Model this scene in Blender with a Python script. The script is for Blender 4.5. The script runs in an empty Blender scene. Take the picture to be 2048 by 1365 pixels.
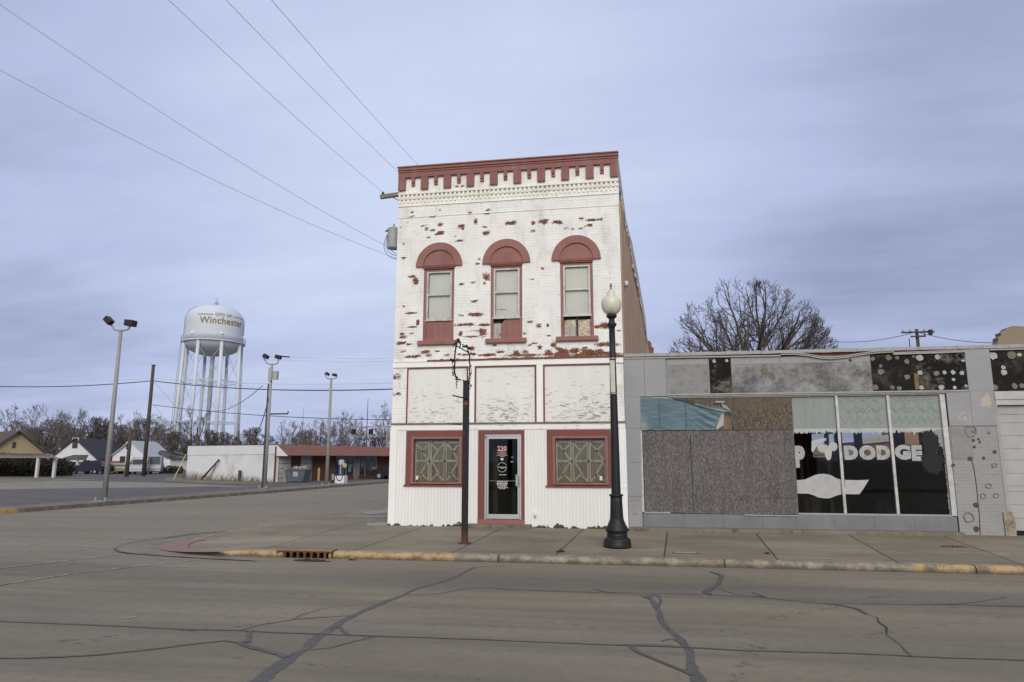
import bpy, math, random
from mathutils import Vector, noise as mnoise
R = math.radians
sc = bpy.context.scene
COL = sc.collection

# ------------------------------------------------------------------ camera
CAM_H, YAW, PITCH, FPX = 1.62, R(9.5), R(9.8), 1365.0
cd = bpy.data.cameras.new('camera'); cam = bpy.data.objects.new('camera', cd); COL.objects.link(cam)
cam.location = (0, 0, CAM_H); cam.rotation_euler = (R(90) + PITCH, 0, YAW)
cd.sensor_width = 36; cd.lens = 36 * FPX / 2048; cd.clip_end = 3000; cd.clip_start = 0.05
sc.camera = cam

# ------------------------------------------------------------------ sky
w = bpy.data.worlds.new("World"); sc.world = w; w.use_nodes = True
wn, wl = w.node_tree.nodes, w.node_tree.links
wn.clear()
SUN_EL, SUN_AZ = R(31), R(168)      # behind the photographer, a little to the left
def wnode(t, **k):
    n = wn.new(t)
    for a, b in k.items(): setattr(n, a, b)
    return n
sky = wnode('ShaderNodeTexSky'); sky.sky_type = 'NISHITA'; sky.sun_disc = False
sky.sun_elevation = SUN_EL; sky.sun_rotation = SUN_AZ; sky.air_density = 1.0; sky.dust_density = 3.0
tc = wnode('ShaderNodeTexCoord')
sep = wnode('ShaderNodeSeparateXYZ'); wl.new(tc.outputs['Generated'], sep.inputs[0])
def wm(op, a, b=None, c=None):
    n = wnode('ShaderNodeMath', operation=op)
    for i, v in enumerate((a, b, c)):
        if v is None: continue
        if hasattr(v, 'links'): wl.new(v, n.inputs[i])
        else: n.inputs[i].default_value = v
    return n.outputs[0]
zz = wm('ADD', wm('MAXIMUM', sep.outputs[2], 0.0), 0.14)
u = wm('DIVIDE', sep.outputs[0], zz); v = wm('DIVIDE', sep.outputs[1], zz)
comb = wnode('ShaderNodeCombineXYZ'); wl.new(u, comb.inputs[0]); wl.new(v, comb.inputs[1])
def wnoise(scale, detail, rough, off, sx=1, sy=1):
    mp = wnode('ShaderNodeMapping'); wl.new(comb.outputs[0], mp.inputs[0])
    mp.inputs['Location'].default_value = off; mp.inputs['Scale'].default_value = (sx, sy, 1)
    mp.inputs['Rotation'].default_value = (0, 0, R(14))
    n = wnode('ShaderNodeTexNoise'); wl.new(mp.outputs[0], n.inputs['Vector'])
    n.inputs['Scale'].default_value = scale; n.inputs['Detail'].default_value = detail; n.inputs['Roughness'].default_value = rough
    return n.outputs[0]
n1 = wnoise(0.55, 6, 0.55, (3.1, 7.7, 0), 0.9, 1.3)
n2 = wnoise(1.7, 7, 0.62, (13.1, 1.7, 0), 0.35, 1.6)
n3 = wnoise(4.5, 6, 0.6, (5.1, 2.7, 0), 0.22, 1.7)
mixn = wm('ADD', wm('ADD', wm('MULTIPLY', n1, 0.76), wm('MULTIPLY', n2, 0.16)), wm('MULTIPLY', n3, 0.08))
# broad bright and dark banks of cloud, each a soft lobe round a direction
def lobe(d, power, amt):
    dv = Vector(d).normalized()
    vm = wnode('ShaderNodeVectorMath', operation='DOT_PRODUCT'); wl.new(tc.outputs['Generated'], vm.inputs[0]); vm.inputs[1].default_value = dv
    p = wm('POWER', wm('MAXIMUM', vm.outputs['Value'], 0.0), power)
    return wm('MULTIPLY', p, amt)
tot = mixn
for d, p, a in (((-.30, .80, .52), 8, .21), ((-.1, .9, .40), 14, .06), ((.41, .80, .45), 90, -.07), ((.37, .89, .27), 45, -.06), ((.22, .93, .29), 160, -.04),
                ((-.62, .76, .12), 14, -.04), ((-.66, .57, .49), 16, -.04), ((.04, .98, .24), 80, .05), ((.55, .80, .20), 20, -.05)):
    tot = wm('ADD', tot, lobe(d, p, a))
cr = wnode('ShaderNodeValToRGB'); wl.new(tot, cr.inputs[0])
el = cr.color_ramp.elements
el[0].position = 0.34; el[0].color = (.190, .216, .322, 1)
el[1].position = 0.76; el[1].color = (.386, .430, .562, 1)
e = el.new(0.54); e.color = (.294, .333, .480, 1)
bgc = wnode('ShaderNodeBackground'); wl.new(cr.outputs[0], bgc.inputs[0]); bgc.inputs[1].default_value = 1.0
bgs = wnode('ShaderNodeBackground'); wl.new(sky.outputs[0], bgs.inputs[0]); bgs.inputs[1].default_value = 0.055
mx = wnode('ShaderNodeMixShader'); mx.inputs[0].default_value = 0.93
wl.new(bgs.outputs[0], mx.inputs[1]); wl.new(bgc.outputs[0], mx.inputs[2])
wo = wnode('ShaderNodeOutputWorld'); wl.new(mx.outputs[0], wo.inputs[0])

sd = bpy.data.lights.new('sun', 'SUN'); sd.energy = 1.5; sd.angle = R(40); sd.color = (1.0, .93, .76)
so = bpy.data.objects.new('sun', sd); COL.objects.link(so)
# sun_rotation is measured clockwise from +Y seen from above
sv = Vector((math.sin(SUN_AZ) * math.cos(SUN_EL), math.cos(SUN_AZ) * math.cos(SUN_EL), math.sin(SUN_EL)))
so.rotation_euler = sv.to_track_quat('Z', 'Y').to_euler(); so.location = sv * 50
sc.view_settings.view_transform = 'Standard'; sc.view_settings.look = 'None'
sc.view_settings.exposure = 0.74; sc.view_settings.gamma = 1.0

# ------------------------------------------------------------------ measuring
CP = Vector((0, 0, CAM_H))
_f = Vector((-math.sin(YAW) * math.cos(PITCH), math.cos(YAW) * math.cos(PITCH), math.sin(PITCH)))
_r = Vector((math.cos(YAW), math.sin(YAW), 0)); _u = _r.cross(_f)
def ray(px, py): return _r * ((px - 1024) / FPX) + _u * ((682.5 - py) / FPX) + _f
def F(px, py, Y):                      # point of the photo on the vertical plane y = Y
    r = ray(px, py); return CP + r * (Y / r.y)
def G(px, py, z=-0.2):                 # point of the photo on level ground at height z
    r = ray(px, py); return CP + r * ((z - CAM_H) / r.z)
def W(px, py, p0, p1):                 # point of the photo on the vertical plane through p0, p1
    r = ray(px, py); n = Vector((p1[1] - p0[1], -(p1[0] - p0[0]), 0))
    t = (Vector((p0[0], p0[1], 0)) - CP).dot(n) / r.dot(n); return CP + r * t

# ------------------------------------------------------------------ materials
class Mt:
    def __init__(s, name):
        s.m = bpy.data.materials.new(name); s.m.use_nodes = True
        s.t = s.m.node_tree; s.n = s.t.nodes; s.l = s.t.links
        s.b = s.n['Principled BSDF']; s._pos = None
    def put(s, sock, v):
        if hasattr(v, 'links'): s.l.new(v, sock)
        elif isinstance(v, (tuple, list)) and len(v) == 3 and sock.type == 'RGBA': sock.default_value = (*v, 1)
        else: sock.default_value = v
    def pos(s):
        if s._pos is None: s._pos = s.n.new('ShaderNodeNewGeometry').outputs['Position']
        return s._pos
    def obj(s): return s.n.new('ShaderNodeTexCoord').outputs['Object']
    def mp(s, v, scale=(1, 1, 1), loc=(0, 0, 0), rot=(0, 0, 0)):
        n = s.n.new('ShaderNodeMapping'); s.l.new(v, n.inputs[0])
        n.inputs['Scale'].default_value = scale; n.inputs['Location'].default_value = loc; n.inputs['Rotation'].default_value = rot
        return n.outputs[0]
    def noise(s, v, scale=5, detail=4, rough=.55, dist=0):
        n = s.n.new('ShaderNodeTexNoise'); s.l.new(v, n.inputs['Vector'])
        n.inputs['Scale'].default_value = scale; n.inputs['Detail'].default_value = detail
        n.inputs['Roughness'].default_value = rough; n.inputs['Distortion'].default_value = dist
        return n.outputs[0]
    def voro(s, v, scale=5, feature='F1', out='Distance'):
        n = s.n.new('ShaderNodeTexVoronoi'); n.feature = feature; s.l.new(v, n.inputs['Vector']); n.inputs['Scale'].default_value = scale
        return n.outputs[out]
    def xyz(s, v):
        n = s.n.new('ShaderNodeSeparateXYZ'); s.l.new(v, n.inputs[0]); return n.outputs[0], n.outputs[1], n.outputs[2]
    def comb(s, a, b, c=0.0):
        n = s.n.new('ShaderNodeCombineXYZ')
        for i, q in enumerate((a, b, c)): s.put(n.inputs[i], q)
        return n.outputs[0]
    def math(s, op, a, b=None, c=None, clamp=False):
        n = s.n.new('ShaderNodeMath'); n.operation = op; n.use_clamp = clamp
        for i, q in enumerate((a, b, c)):
            if q is not None: s.put(n.inputs[i], q)
        return n.outputs[0]
    def step(s, v, lo, hi):             # 0 below lo, 1 above hi
        n = s.n.new('ShaderNodeMapRange'); n.clamp = True; s.put(n.inputs[0], v)
        n.inputs[1].default_value = lo; n.inputs[2].default_value = hi; n.inputs[3].default_value = 0; n.inputs[4].default_value = 1
        return n.outputs[0]
    def mix(s, f, a, b):
        n = s.n.new('ShaderNodeMix'); n.data_type = 'RGBA'
        s.put(n.inputs[0], f); s.put(n.inputs[6], a); s.put(n.inputs[7], b); return n.outputs[2]
    def ramp(s, v, stops):
        n = s.n.new('ShaderNodeValToRGB'); s.l.new(v, n.inputs[0]); e = n.color_ramp.elements
        e[0].position, e[0].color = stops[0][0], (*stops[0][1], 1); e[1].position, e[1].color = stops[-1][0], (*stops[-1][1], 1)
        for p, c in stops[1:-1]: q = e.new(p); q.color = (*c, 1)
        return n.outputs[0]
    def brick(s, v, bw=.21, rh=.073, mort=.012, off=.5):
        n = s.n.new('ShaderNodeTexBrick'); s.l.new(v, n.inputs['Vector']); n.offset = off
        n.inputs['Scale'].default_value = 1; n.inputs['Mortar Size'].default_value = mort; n.inputs['Mortar Smooth'].default_value = .3
        n.inputs['Brick Width'].default_value = bw; n.inputs['Row Height'].default_value = rh
        n.inputs['Color1'].default_value = (.35, .35, .35, 1); n.inputs['Color2'].default_value = (.65, .65, .65, 1); n.inputs['Mortar'].default_value = (.5, .5, .5, 1)
        return n.outputs['Fac'], n.outputs['Color']
    def attr(s, name):
        n = s.n.new('ShaderNodeAttribute'); n.attribute_name = name; return n.outputs['Fac']
    def bump(s, h, strength=.4, dist=.01):
        n = s.n.new('ShaderNodeBump'); s.l.new(h, n.inputs['Height']); n.inputs['Strength'].default_value = strength; n.inputs['Distance'].default_value = dist
        if s.b.inputs['Normal'].is_linked: s.l.new(s.b.inputs['Normal'].links[0].from_socket, n.inputs['Normal'])
        s.l.new(n.outputs[0], s.b.inputs['Normal'])
    def done(s, col, rough=.7, metal=0, spec=.4):
        s.put(s.b.inputs['Base Color'], col); s.put(s.b.inputs['Roughness'], rough); s.put(s.b.inputs['Metallic'], metal)
        s.put(s.b.inputs['Specular IOR Level'], spec); return s.m

def pm(name, col, var=.15, scale=6, rough=.7, bump=.15, metal=0, dirt=None, dirt_amt=.5, stretch=(1, 1, 1), coords='pos', spec=.4):
    """plain procedural material: base colour broken up by two noises, optional dirt colour"""
    m = Mt(name); p = m.pos() if coords == 'pos' else m.obj(); p = m.mp(p, stretch)
    a = m.noise(p, scale, 6, .6); b = m.noise(p, scale * 7, 3, .6)
    lo = tuple(c * (1 - var) for c in col); hi = tuple(min(1, c * (1 + var)) for c in col)
    f = m.math('ADD', m.math('MULTIPLY', a, .7), m.math('MULTIPLY', b, .3))
    c = m.mix(m.step(f, .32, .68), lo, hi)
    if dirt:
        d = m.noise(m.mp(p, (1, 1, .6), (7, 3, 2)), scale * .6, 8, .7)
        c = m.mix(m.math('MULTIPLY', m.step(d, .52, .66), dirt_amt), c, dirt)
    if bump: m.bump(f, bump, .02)
    return m.done(c, rough, metal, spec)

# ------------------------------------------------------------------ mesh building
class MB:
    def __init__(s): s.v = []; s.f = []
    def vert(s, p): s.v.append(tuple(p)); return len(s.v) - 1
    def face(s, *pts): s.f.append([s.vert(p) for p in pts]); return s
    def box(s, x0, x1, y0, y1, z0, z1):
        i = len(s.v)
        for z in (z0, z1):
            for x, y in ((x0, y0), (x1, y0), (x1, y1), (x0, y1)): s.v.append((x, y, z))
        for q in ((0, 3, 2, 1), (4, 5, 6, 7), (0, 1, 5, 4), (1, 2, 6, 5), (2, 3, 7, 6), (3, 0, 4, 7)): s.f.append([i + k for k in q])
        return s
    def obox(s, c, ax, ay, az):           # box about c with half-axis vectors
        c, ax, ay, az = map(Vector, (c, ax, ay, az)); i = len(s.v)
        for sz in (-1, 1):
            for sx, sy in ((-1, -1), (1, -1), (1, 1), (-1, 1)): s.v.append(tuple(c + ax * sx + ay * sy + az * sz))
        for q in ((0, 3, 2, 1), (4, 5, 6, 7), (0, 1, 5, 4), (1, 2, 6, 5), (2, 3, 7, 6), (3, 0, 4, 7)): s.f.append([i + k for k in q])
        return s
    def prism(s, pts, d):                 # planar polygon extruded by vector d
        d = Vector(d); n = len(pts); i = len(s.v)
        for p in pts: s.v.append(tuple(p))
        for p in pts: s.v.append(tuple(Vector(p) + d))
        s.f.append([i + k for k in range(n)]); s.f.append([i + n + k for k in reversed(range(n))])
        for k in range(n): s.f.append([i + k, i + (k + 1) % n, i + n + (k + 1) % n, i + n + k])
        return s
    def tube(s, pts, rad, n=6, cap=True):
        pts = [Vector(p) for p in pts]
        if not isinstance(rad, (list, tuple)): rad = [rad] * len(pts)
        rings = []; prev = None
        for k, p in enumerate(pts):
            d = (pts[min(k + 1, len(pts) - 1)] - pts[max(k - 1, 0)])
            if d.length < 1e-9: d = Vector((0, 0, 1))
            d.normalize()
            if prev is None: a = d.orthogonal().normalized()
            else:
                a = prev - d * prev.dot(d)
                a = a.normalized() if a.length > 1e-6 else d.orthogonal().normalized()
            prev = a; b = d.cross(a); i = len(s.v)
            for j in range(n):
                t = 2 * math.pi * j / n; s.v.append(tuple(p + (a * math.cos(t) + b * math.sin(t)) * rad[k]))
            rings.append(i)
        for q in range(len(rings) - 1):
            for j in range(n):
                s.f.append([rings[q] + j, rings[q] + (j + 1) % n, rings[q + 1] + (j + 1) % n, rings[q + 1] + j])
        if cap and n > 2:
            s.f.append([rings[0] + j for j in reversed(range(n))]); s.f.append([rings[-1] + j for j in range(n)])
        return s
    def lathe(s, prof, c=(0, 0, 0), n=24, axis=(0, 0, 1)):   # prof = [(r, h)]
        c = Vector(c); q = Vector((0, 0, 1)).rotation_difference(Vector(axis).normalized()); rings = []
        for r, h in prof:
            i = len(s.v)
            for j in range(n):
                t = 2 * math.pi * j / n; s.v.append(tuple(c + q @ Vector((r * math.cos(t), r * math.sin(t), h))))
            rings.append(i)
        for a, b in zip(rings, rings[1:]):
            for j in range(n): s.f.append([a + j, a + (j + 1) % n, b + (j + 1) % n, b + j])
        s.f.append([rings[0] + j for j in reversed(range(n))]); s.f.append([rings[-1] + j for j in range(n)])
        return s
    def wall(s, xs, zs, y, holes=(), depth=0):     # wall at plane y in a grid of cells, with rectangular holes (+ reveals)
        for x0, x1, z0, z1 in holes:
            xs = xs + [x0, x1]; zs = zs + [z0, z1]
        xs = sorted(set(round(a, 4) for a in xs)); zs = sorted(set(round(a, 4) for a in zs))
        base = len(s.v); nx = len(xs)
        for z in zs:
            for x in xs: s.v.append((x, y, z))
        for i in range(nx - 1):
            for k in range(len(zs) - 1):
                cx, cz = (xs[i] + xs[i + 1]) / 2, (zs[k] + zs[k + 1]) / 2
                if any(h[0] < cx < h[1] and h[2] < cz < h[3] for h in holes): continue
                a = base + k * nx + i; s.f.append([a, a + 1, a + nx + 1, a + nx])
        if depth:
            for x0, x1, z0, z1 in holes:
                s.face((x0, y, z0), (x0, y + depth, z0), (x0, y + depth, z1), (x0, y, z1)); s.face((x1, y, z0), (x1, y, z1), (x1, y + depth, z1), (x1, y + depth, z0))
                s.face((x0, y, z1), (x0, y + depth, z1), (x1, y + depth, z1), (x1, y, z1)); s.face((x0, y, z0), (x1, y, z0), (x1, y + depth, z0), (x0, y + depth, z0))
        return s
    def text(s, body, size, fn, bold=0.0, align='CENTER', spacing=1.0):   # fn maps (u, v) of flat lettering to a point
        c = bpy.data.curves.new('lettering', 'FONT'); c.body = body; c.size = size; c.align_x = align; c.align_y = 'CENTER'
        c.offset = bold; c.resolution_u = 3; c.space_character = spacing
        o = bpy.data.objects.new('lettering', c); me = bpy.data.meshes.new_from_object(o)
        i = len(s.v)
        for q in me.vertices: s.v.append(tuple(fn(q.co.x, q.co.y)))
        for p in me.polygons: s.f.append([i + k for k in p.vertices])
        bpy.data.objects.remove(o); bpy.data.curves.remove(c); bpy.data.meshes.remove(me)
        return s
    def build(s, name, mat, parent=None, smooth=False, bevel=0):
        off = Vector((0, 0, 0))
        if parent is not None:
            q = parent
            while q is not None: off = off + q.location; q = q.parent
        me = bpy.data.meshes.new(name); me.from_pydata([tuple(Vector(a) - off) for a in s.v], [], s.f); me.update()
        me.materials.append(mat)
        if smooth: me.polygons.foreach_set('use_smooth', [True] * len(me.polygons))
        o = bpy.data.objects.new(name, me); COL.objects.link(o)
        if parent is not None: o.parent = parent
        if bevel:
            b = o.modifiers.new('bevel', 'BEVEL'); b.width = bevel; b.segments = 2; b.limit_method = 'ANGLE'
        return o

def tag(o, label=None, cat=None, group=None, kind=None):
    if label: o['label'] = label
    if cat: o['category'] = cat
    if group: o['group'] = group
    if kind: o['kind'] = kind
    return o
def thing(name, loc, label, cat, group=None):
    o = bpy.data.objects.new(name, None); COL.objects.link(o); o.location = loc; o.empty_display_size = .3
    return tag(o, label, cat, group)
def copy_tree(o, parent=None):
    c = o.copy(); COL.objects.link(c); c.parent = parent
    for ch in list(o.children): copy_tree(ch, c)
    return c
def setattr_peel(o, fn, off=(0, 0, 0)):
    me = o.data; a = me.attributes.new('peel', 'FLOAT', 'POINT'); off = Vector(off)
    a.data.foreach_set('value', [fn(v.co + off) for v in me.vertices])
def lin(a, b, n): return [a + (b - a) * i / (n - 1) for i in range(n)]
rnd = random.Random(7)
# ================================================================== GROUND, ROADS, PAVEMENT
ZR = -0.20
SK = 0.08                                  # the side street runs 4.5 degrees off the square

def road_mat():
    m = Mt('worn_concrete_road'); p = m.pos(); x, y, z = m.xyz(p)
    big = m.noise(m.mp(p, (.16, .5, 1)), 1.0, 5, .6)
    streak = m.noise(m.mp(p, (.10, 2.6, 1), (4, 2, 0)), 1.0, 6, .6)
    fine = m.noise(p, 70, 4, .75); mid = m.noise(p, 9, 6, .7)
    c = m.mix(m.step(big, .38, .62), (.162, .139, .092), (.246, .210, .142))
    c = m.mix(m.math('MULTIPLY', m.step(streak, .48, .66), .55), c, (.098, .089, .076))
    # tyre-darkened lane beside the kerb and the pale gutter strip
    wob = m.math('MULTIPLY', m.math('SUBTRACT', m.noise(m.mp(p, (.3, .3, 1)), 1, 4, .6), .5), .9)
    yy = m.math('ADD', y, wob)
    band = m.math('MULTIPLY', m.step(yy, 9.55, 10.1), m.math('SUBTRACT', 1.0, m.step(yy, 10.75, 11.1)))
    c = m.mix(m.math('MULTIPLY', band, .55), c, (.105, .097, .086))
    band2 = m.math('MULTIPLY', m.step(yy, 6.2, 7.0), m.math('SUBTRACT', 1.0, m.step(yy, 7.9, 8.6)))
    c = m.mix(m.math('MULTIPLY', band2, .22), c, (.110, .100, .090))
    g = m.math('MULTIPLY', m.step(yy, 11.2, 11.8), .5)
    c = m.mix(g, c, (.232, .200, .147))
    sp = m.step(fine, .42, .62); c = m.mix(m.math('MULTIPLY', sp, .35), c, (.25, .22, .175))
    sp2 = m.step(m.noise(p, 110, 2, .6), .60, .72); c = m.mix(m.math('MULTIPLY', sp2, .5), c, (.06, .055, .05))
    c = m.mix(m.math('MULTIPLY', m.step(mid, .50, .70), .42), c, (.105, .096, .084))
    # old hairline cracks
    d = m.voro(m.mp(p, (.12, .55, 1), (3, 1, 0)), 1.0, 'DISTANCE_TO_EDGE')
    dd = m.math('ADD', d, m.math('MULTIPLY', m.math('SUBTRACT', m.noise(p, 2.5, 6, .7), .5), .06))
    cr = m.math('SUBTRACT', 1.0, m.step(m.math('ABSOLUTE', dd), .0, .006))
    c = m.mix(m.math('MULTIPLY', m.math('MULTIPLY', cr, m.step(mid, .50, .56)), .55), c, (.05, .045, .04))
    m.bump(fine, .35, .006); m.bump(mid, .15, .02)
    return m.done(c, .88, 0, .25)
def pave_mat():
    m = Mt('old_concrete_pavement'); p = m.pos(); x, y, z = m.xyz(p)
    big = m.noise(m.mp(p, (.35, .8, 1)), 1, 6, .65); mid = m.noise(p, 7, 6, .7); fine = m.noise(p, 90, 3, .7)
    c = m.mix(m.step(big, .36, .66), (.170, .146, .098), (.296, .252, .176))
    c = m.mix(m.math('MULTIPLY', m.step(mid, .52, .74), .4), c, (.115, .102, .083))
    c = m.mix(m.math('MULTIPLY', m.step(fine, .5, .68), .35), c, (.27, .245, .20))
    stain = m.noise(m.mp(p, (.5, 1.6, 1), (9, 4, 0)), 1.4, 7, .7)
    c = m.mix(m.math('MULTIPLY', m.step(stain, .56, .64), .45), c, (.095, .085, .072))
    xs = m.math('SUBTRACT', x, m.math('MULTIPLY', m.math('SUBTRACT', y, 17.2), .072))
    slab = m.math('FLOOR', m.math('DIVIDE', m.math('ADD', xs, 30.4 + 1.0), 1.9))
    wn_ = m.n.new('ShaderNodeTexWhiteNoise'); wn_.noise_dimensions = '1D'; m.put(wn_.inputs['W'], slab)
    c = m.mix(m.math('MULTIPLY', wn_.outputs['Value'], .28), c, (.135, .125, .105))
    jit = m.math('MULTIPLY', m.math('SUBTRACT', m.noise(p, 6, 4, .6), .5), .05)
    pp = m.math('PINGPONG', m.math('ADD', m.math('ADD', xs, 1.0), jit), .95)
    j1 = m.math('SUBTRACT', 1.0, m.step(pp, .008, .020))
    j2 = m.math('SUBTRACT', 1.0, m.step(m.math('ABSOLUTE', m.math('ADD', m.math('SUBTRACT', y, 14.15), jit)), .006, .018))
    j3 = m.math('SUBTRACT', 1.0, m.step(m.math('ABSOLUTE', m.math('SUBTRACT', y, 12.86)), .006, .02))
    j = m.math('MAXIMUM', j1, m.math('MAXIMUM', m.math('MULTIPLY', j2, .45), m.math('MULTIPLY', j3, .7)))
    j = m.math('MULTIPLY', j, m.step(x, -9.0, -6.4))
    c = m.mix(m.math('MULTIPLY', j, .85), c, (.040, .034, .028))
    m.bump(fine, .3, .006); m.bump(m.math('SUBTRACT', 1.0, j), .6, .02)
    return m.done(c, .9, 0, .25)
def kerb_mat():
    m = Mt('worn_kerb_paint'); p = m.pos(); x, y, z = m.xyz(p)
    a = m.noise(p, 5, 6, .7); b = m.noise(p, 40, 4, .7)
    c = m.mix(m.step(a, .4, .65), (.17, .145, .11), (.33, .285, .225))
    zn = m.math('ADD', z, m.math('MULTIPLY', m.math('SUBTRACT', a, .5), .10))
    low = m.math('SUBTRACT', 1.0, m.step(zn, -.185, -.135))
    left = m.math('MULTIPLY', m.math('SUBTRACT', 1.0, m.step(x, -3.15, -3.1)), m.step(x, -8.6, -7.2))
    right = m.step(x, 4.5, 4.56)
    wear = m.step(m.math('ADD', m.math('MULTIPLY', a, .65), m.math('MULTIPLY', b, .35)), .44, .50)
    f = m.math('MULTIPLY', m.math('ADD', left, m.math('MULTIPLY', right, wear), None, True), m.math('ADD', m.math('MULTIPLY', wear, .85), .15))
    c = m.mix(m.math('MULTIPLY', f, .48), c, m.mix(m.step(b, .3, .7), (.50, .27, .075), (.60, .38, .13)))
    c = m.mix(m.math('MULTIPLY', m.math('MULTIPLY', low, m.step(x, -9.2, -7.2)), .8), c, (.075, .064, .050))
    pp = m.math('PINGPONG', m.math('ADD', x, 2.33), 1.95)
    jn = m.math('SUBTRACT', 1.0, m.step(pp, .006, .016)); c = m.mix(jn, c, (.03, .025, .02))
    m.bump(b, .5, .01); return m.done(c, .88, 0, .25)
M_road, M_pave, M_kerb = road_mat(), pave_mat(), kerb_mat()
M_tar = pm('tar_seal', (.088, .081, .075), .3, 9, .75, .3)
M_dirt = pm('dry_winter_grass', (.17, .145, .10), .4, .6, .95, .4, dirt=(.10, .075, .05), dirt_amt=.7)
M_lot = pm('old_asphalt', (.095, .088, .078), .35, .7, .9, .3, dirt=(.14, .12, .10), dirt_amt=.6, stretch=(.5, 1.5, 1))
M_lot2 = pm('pale_lot_concrete', (.225, .198, .158), .2, .8, .9, .2, dirt=(.12, .10, .08))
M_verge = pm('verge_concrete', (.165, .138, .108), .3, 1.5, .9, .3, dirt=(.08, .07, .055))
M_gravel = pm('white_gravel', (.30, .295, .27), .6, 30, .9, .8)

g = MB().face((-900, -500, -.26), (900, -500, -.26), (900, 1500, -.26), (-900, 1500, -.26)).build('ground', M_dirt); tag(g, kind='structure')

# kerb line (road edge) round the corner, then along the side street
path = [(70, 12.5), (20, 12.5), (9, 12.5), (4, 12.5), (1, 12.48), (-2, 12.46), (-4, 12.44), (-5.4, 12.42), (-6.55, 12.40), (-7.3, 12.38), (-8.1, 12.42), (-8.9, 12.62),
        (-9.5, 13.0), (-9.85, 13.5), (-9.95, 14.1), (-9.85, 14.8), (-9.6, 15.6), (-9.3, 16.6), (-8.95, 18.0), (-8.6, 20), (-8.15, 23), (-7.5, 30), (-6.2, 45), (-3.4, 80), (4, 170)]
def smooth_path(pts, it=2):
    for _ in range(it):
        q = [pts[0]]
        for a, b in zip(pts, pts[1:]): q += [tuple(a[i] * .75 + b[i] * .25 for i in range(len(a))), tuple(a[i] * .25 + b[i] * .75 for i in range(len(a)))]
        pts = q + [pts[-1]]
    return pts
path = smooth_path(path, 2)
def zs(x, y):
    z = -0.08 + .10 * min(1, max(0, (y - 12.6) / 3.9))
    d = math.hypot(x + 9.9, (y - 13.4)); t = min(1, max(0, (d - .7) / 2.9)); t = t * t * (3 - 2 * t)
    return (ZR + .012) * (1 - t) + z * t
def offset(pts, d):
    out = []
    for i, p in enumerate(pts):
        a = pts[max(0, i - 1)]; b = pts[min(len(pts) - 1, i + 1)]; tx, ty = b[0] - a[0], b[1] - a[1]; L = math.hypot(tx, ty)
        out.append((p[0] + ty / L * d, p[1] - tx / L * d))
    return out
inner = offset(path, .17)
road = MB()
left = [(-24.2, 12.5), (-20.8, 20), (-19.1, 35), (-18.3, 51), (-16, 80), (-9, 170)]
road.face((-300, -9, ZR), (300, -9, ZR), (300, 12.5, ZR), (-7.3, 12.38, ZR), (-300, 12.5, ZR))
road.f = [] ; road.v = []
# main carriageway and side street in one sheet, cut as strips that meet edge to edge
road.face((-300, -9, ZR), (300, -9, ZR), (300, 11.9, ZR), (-300, 11.9, ZR))
rp = [(p[0], p[1]) for p in path]
south = [p for p in rp if p[0] > -7.0 and p[1] < 12.6]
for a, b in zip(south, south[1:]): road.face((a[0], a[1], ZR), (a[0], 11.9, ZR), (b[0], 11.9, ZR), (b[0], b[1], ZR))
a = south[-1]
corner = [p for p in rp if p[0] <= -7.0 and p[1] < 12.9 or (p[0] <= -7.0 and p[1] <= 14.0 and p[0] > -9.96)]
idx0 = rp.index(a); side = rp[idx0:]
def left_x(y):
    pts = left
    for (x0, y0), (x1, y1) in zip(pts, pts[1:]):
        if y0 <= y <= y1: return x0 + (x1 - x0) * (y - y0) / (y1 - y0)
    return pts[0][0] if y < pts[0][1] else pts[-1][0]
# lower wedge between y = 11.9 and the corner
road.face((a[0], 11.9, ZR), (a[0], a[1], ZR), *[(p[0], p[1], ZR) for p in side[1:] if p[1] < 14.0 and p[0] > -9.96], (-10.2, 14.0, ZR), (-10.2, 11.9, ZR))
road.face((-10.2, 11.9, ZR), (-10.2, 14.0, ZR), (-23.5, 14.0, ZR), (-24.2, 12.5, ZR), (-24.2, 11.9, ZR))
road.face((-24.2, 11.9, ZR), (-24.2, 12.5, ZR), (-300, 12.5, ZR), (-300, 11.9, ZR))
up = [p for p in side if p[1] >= 14.0]
prev = (-10.2, 14.0)
up = [(-9.95, 14.0)] + up
for p, q in zip(up, up[1:]):
    if q[1] <= p[1]: continue
    road.face((p[0], p[1], ZR), (q[0], q[1], ZR), (left_x(q[1]), q[1], ZR), (left_x(p[1]) if p[1] > 14.0 else -23.5, p[1], ZR))
road_o = tag(road.build('road', M_road), kind='structure')

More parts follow.
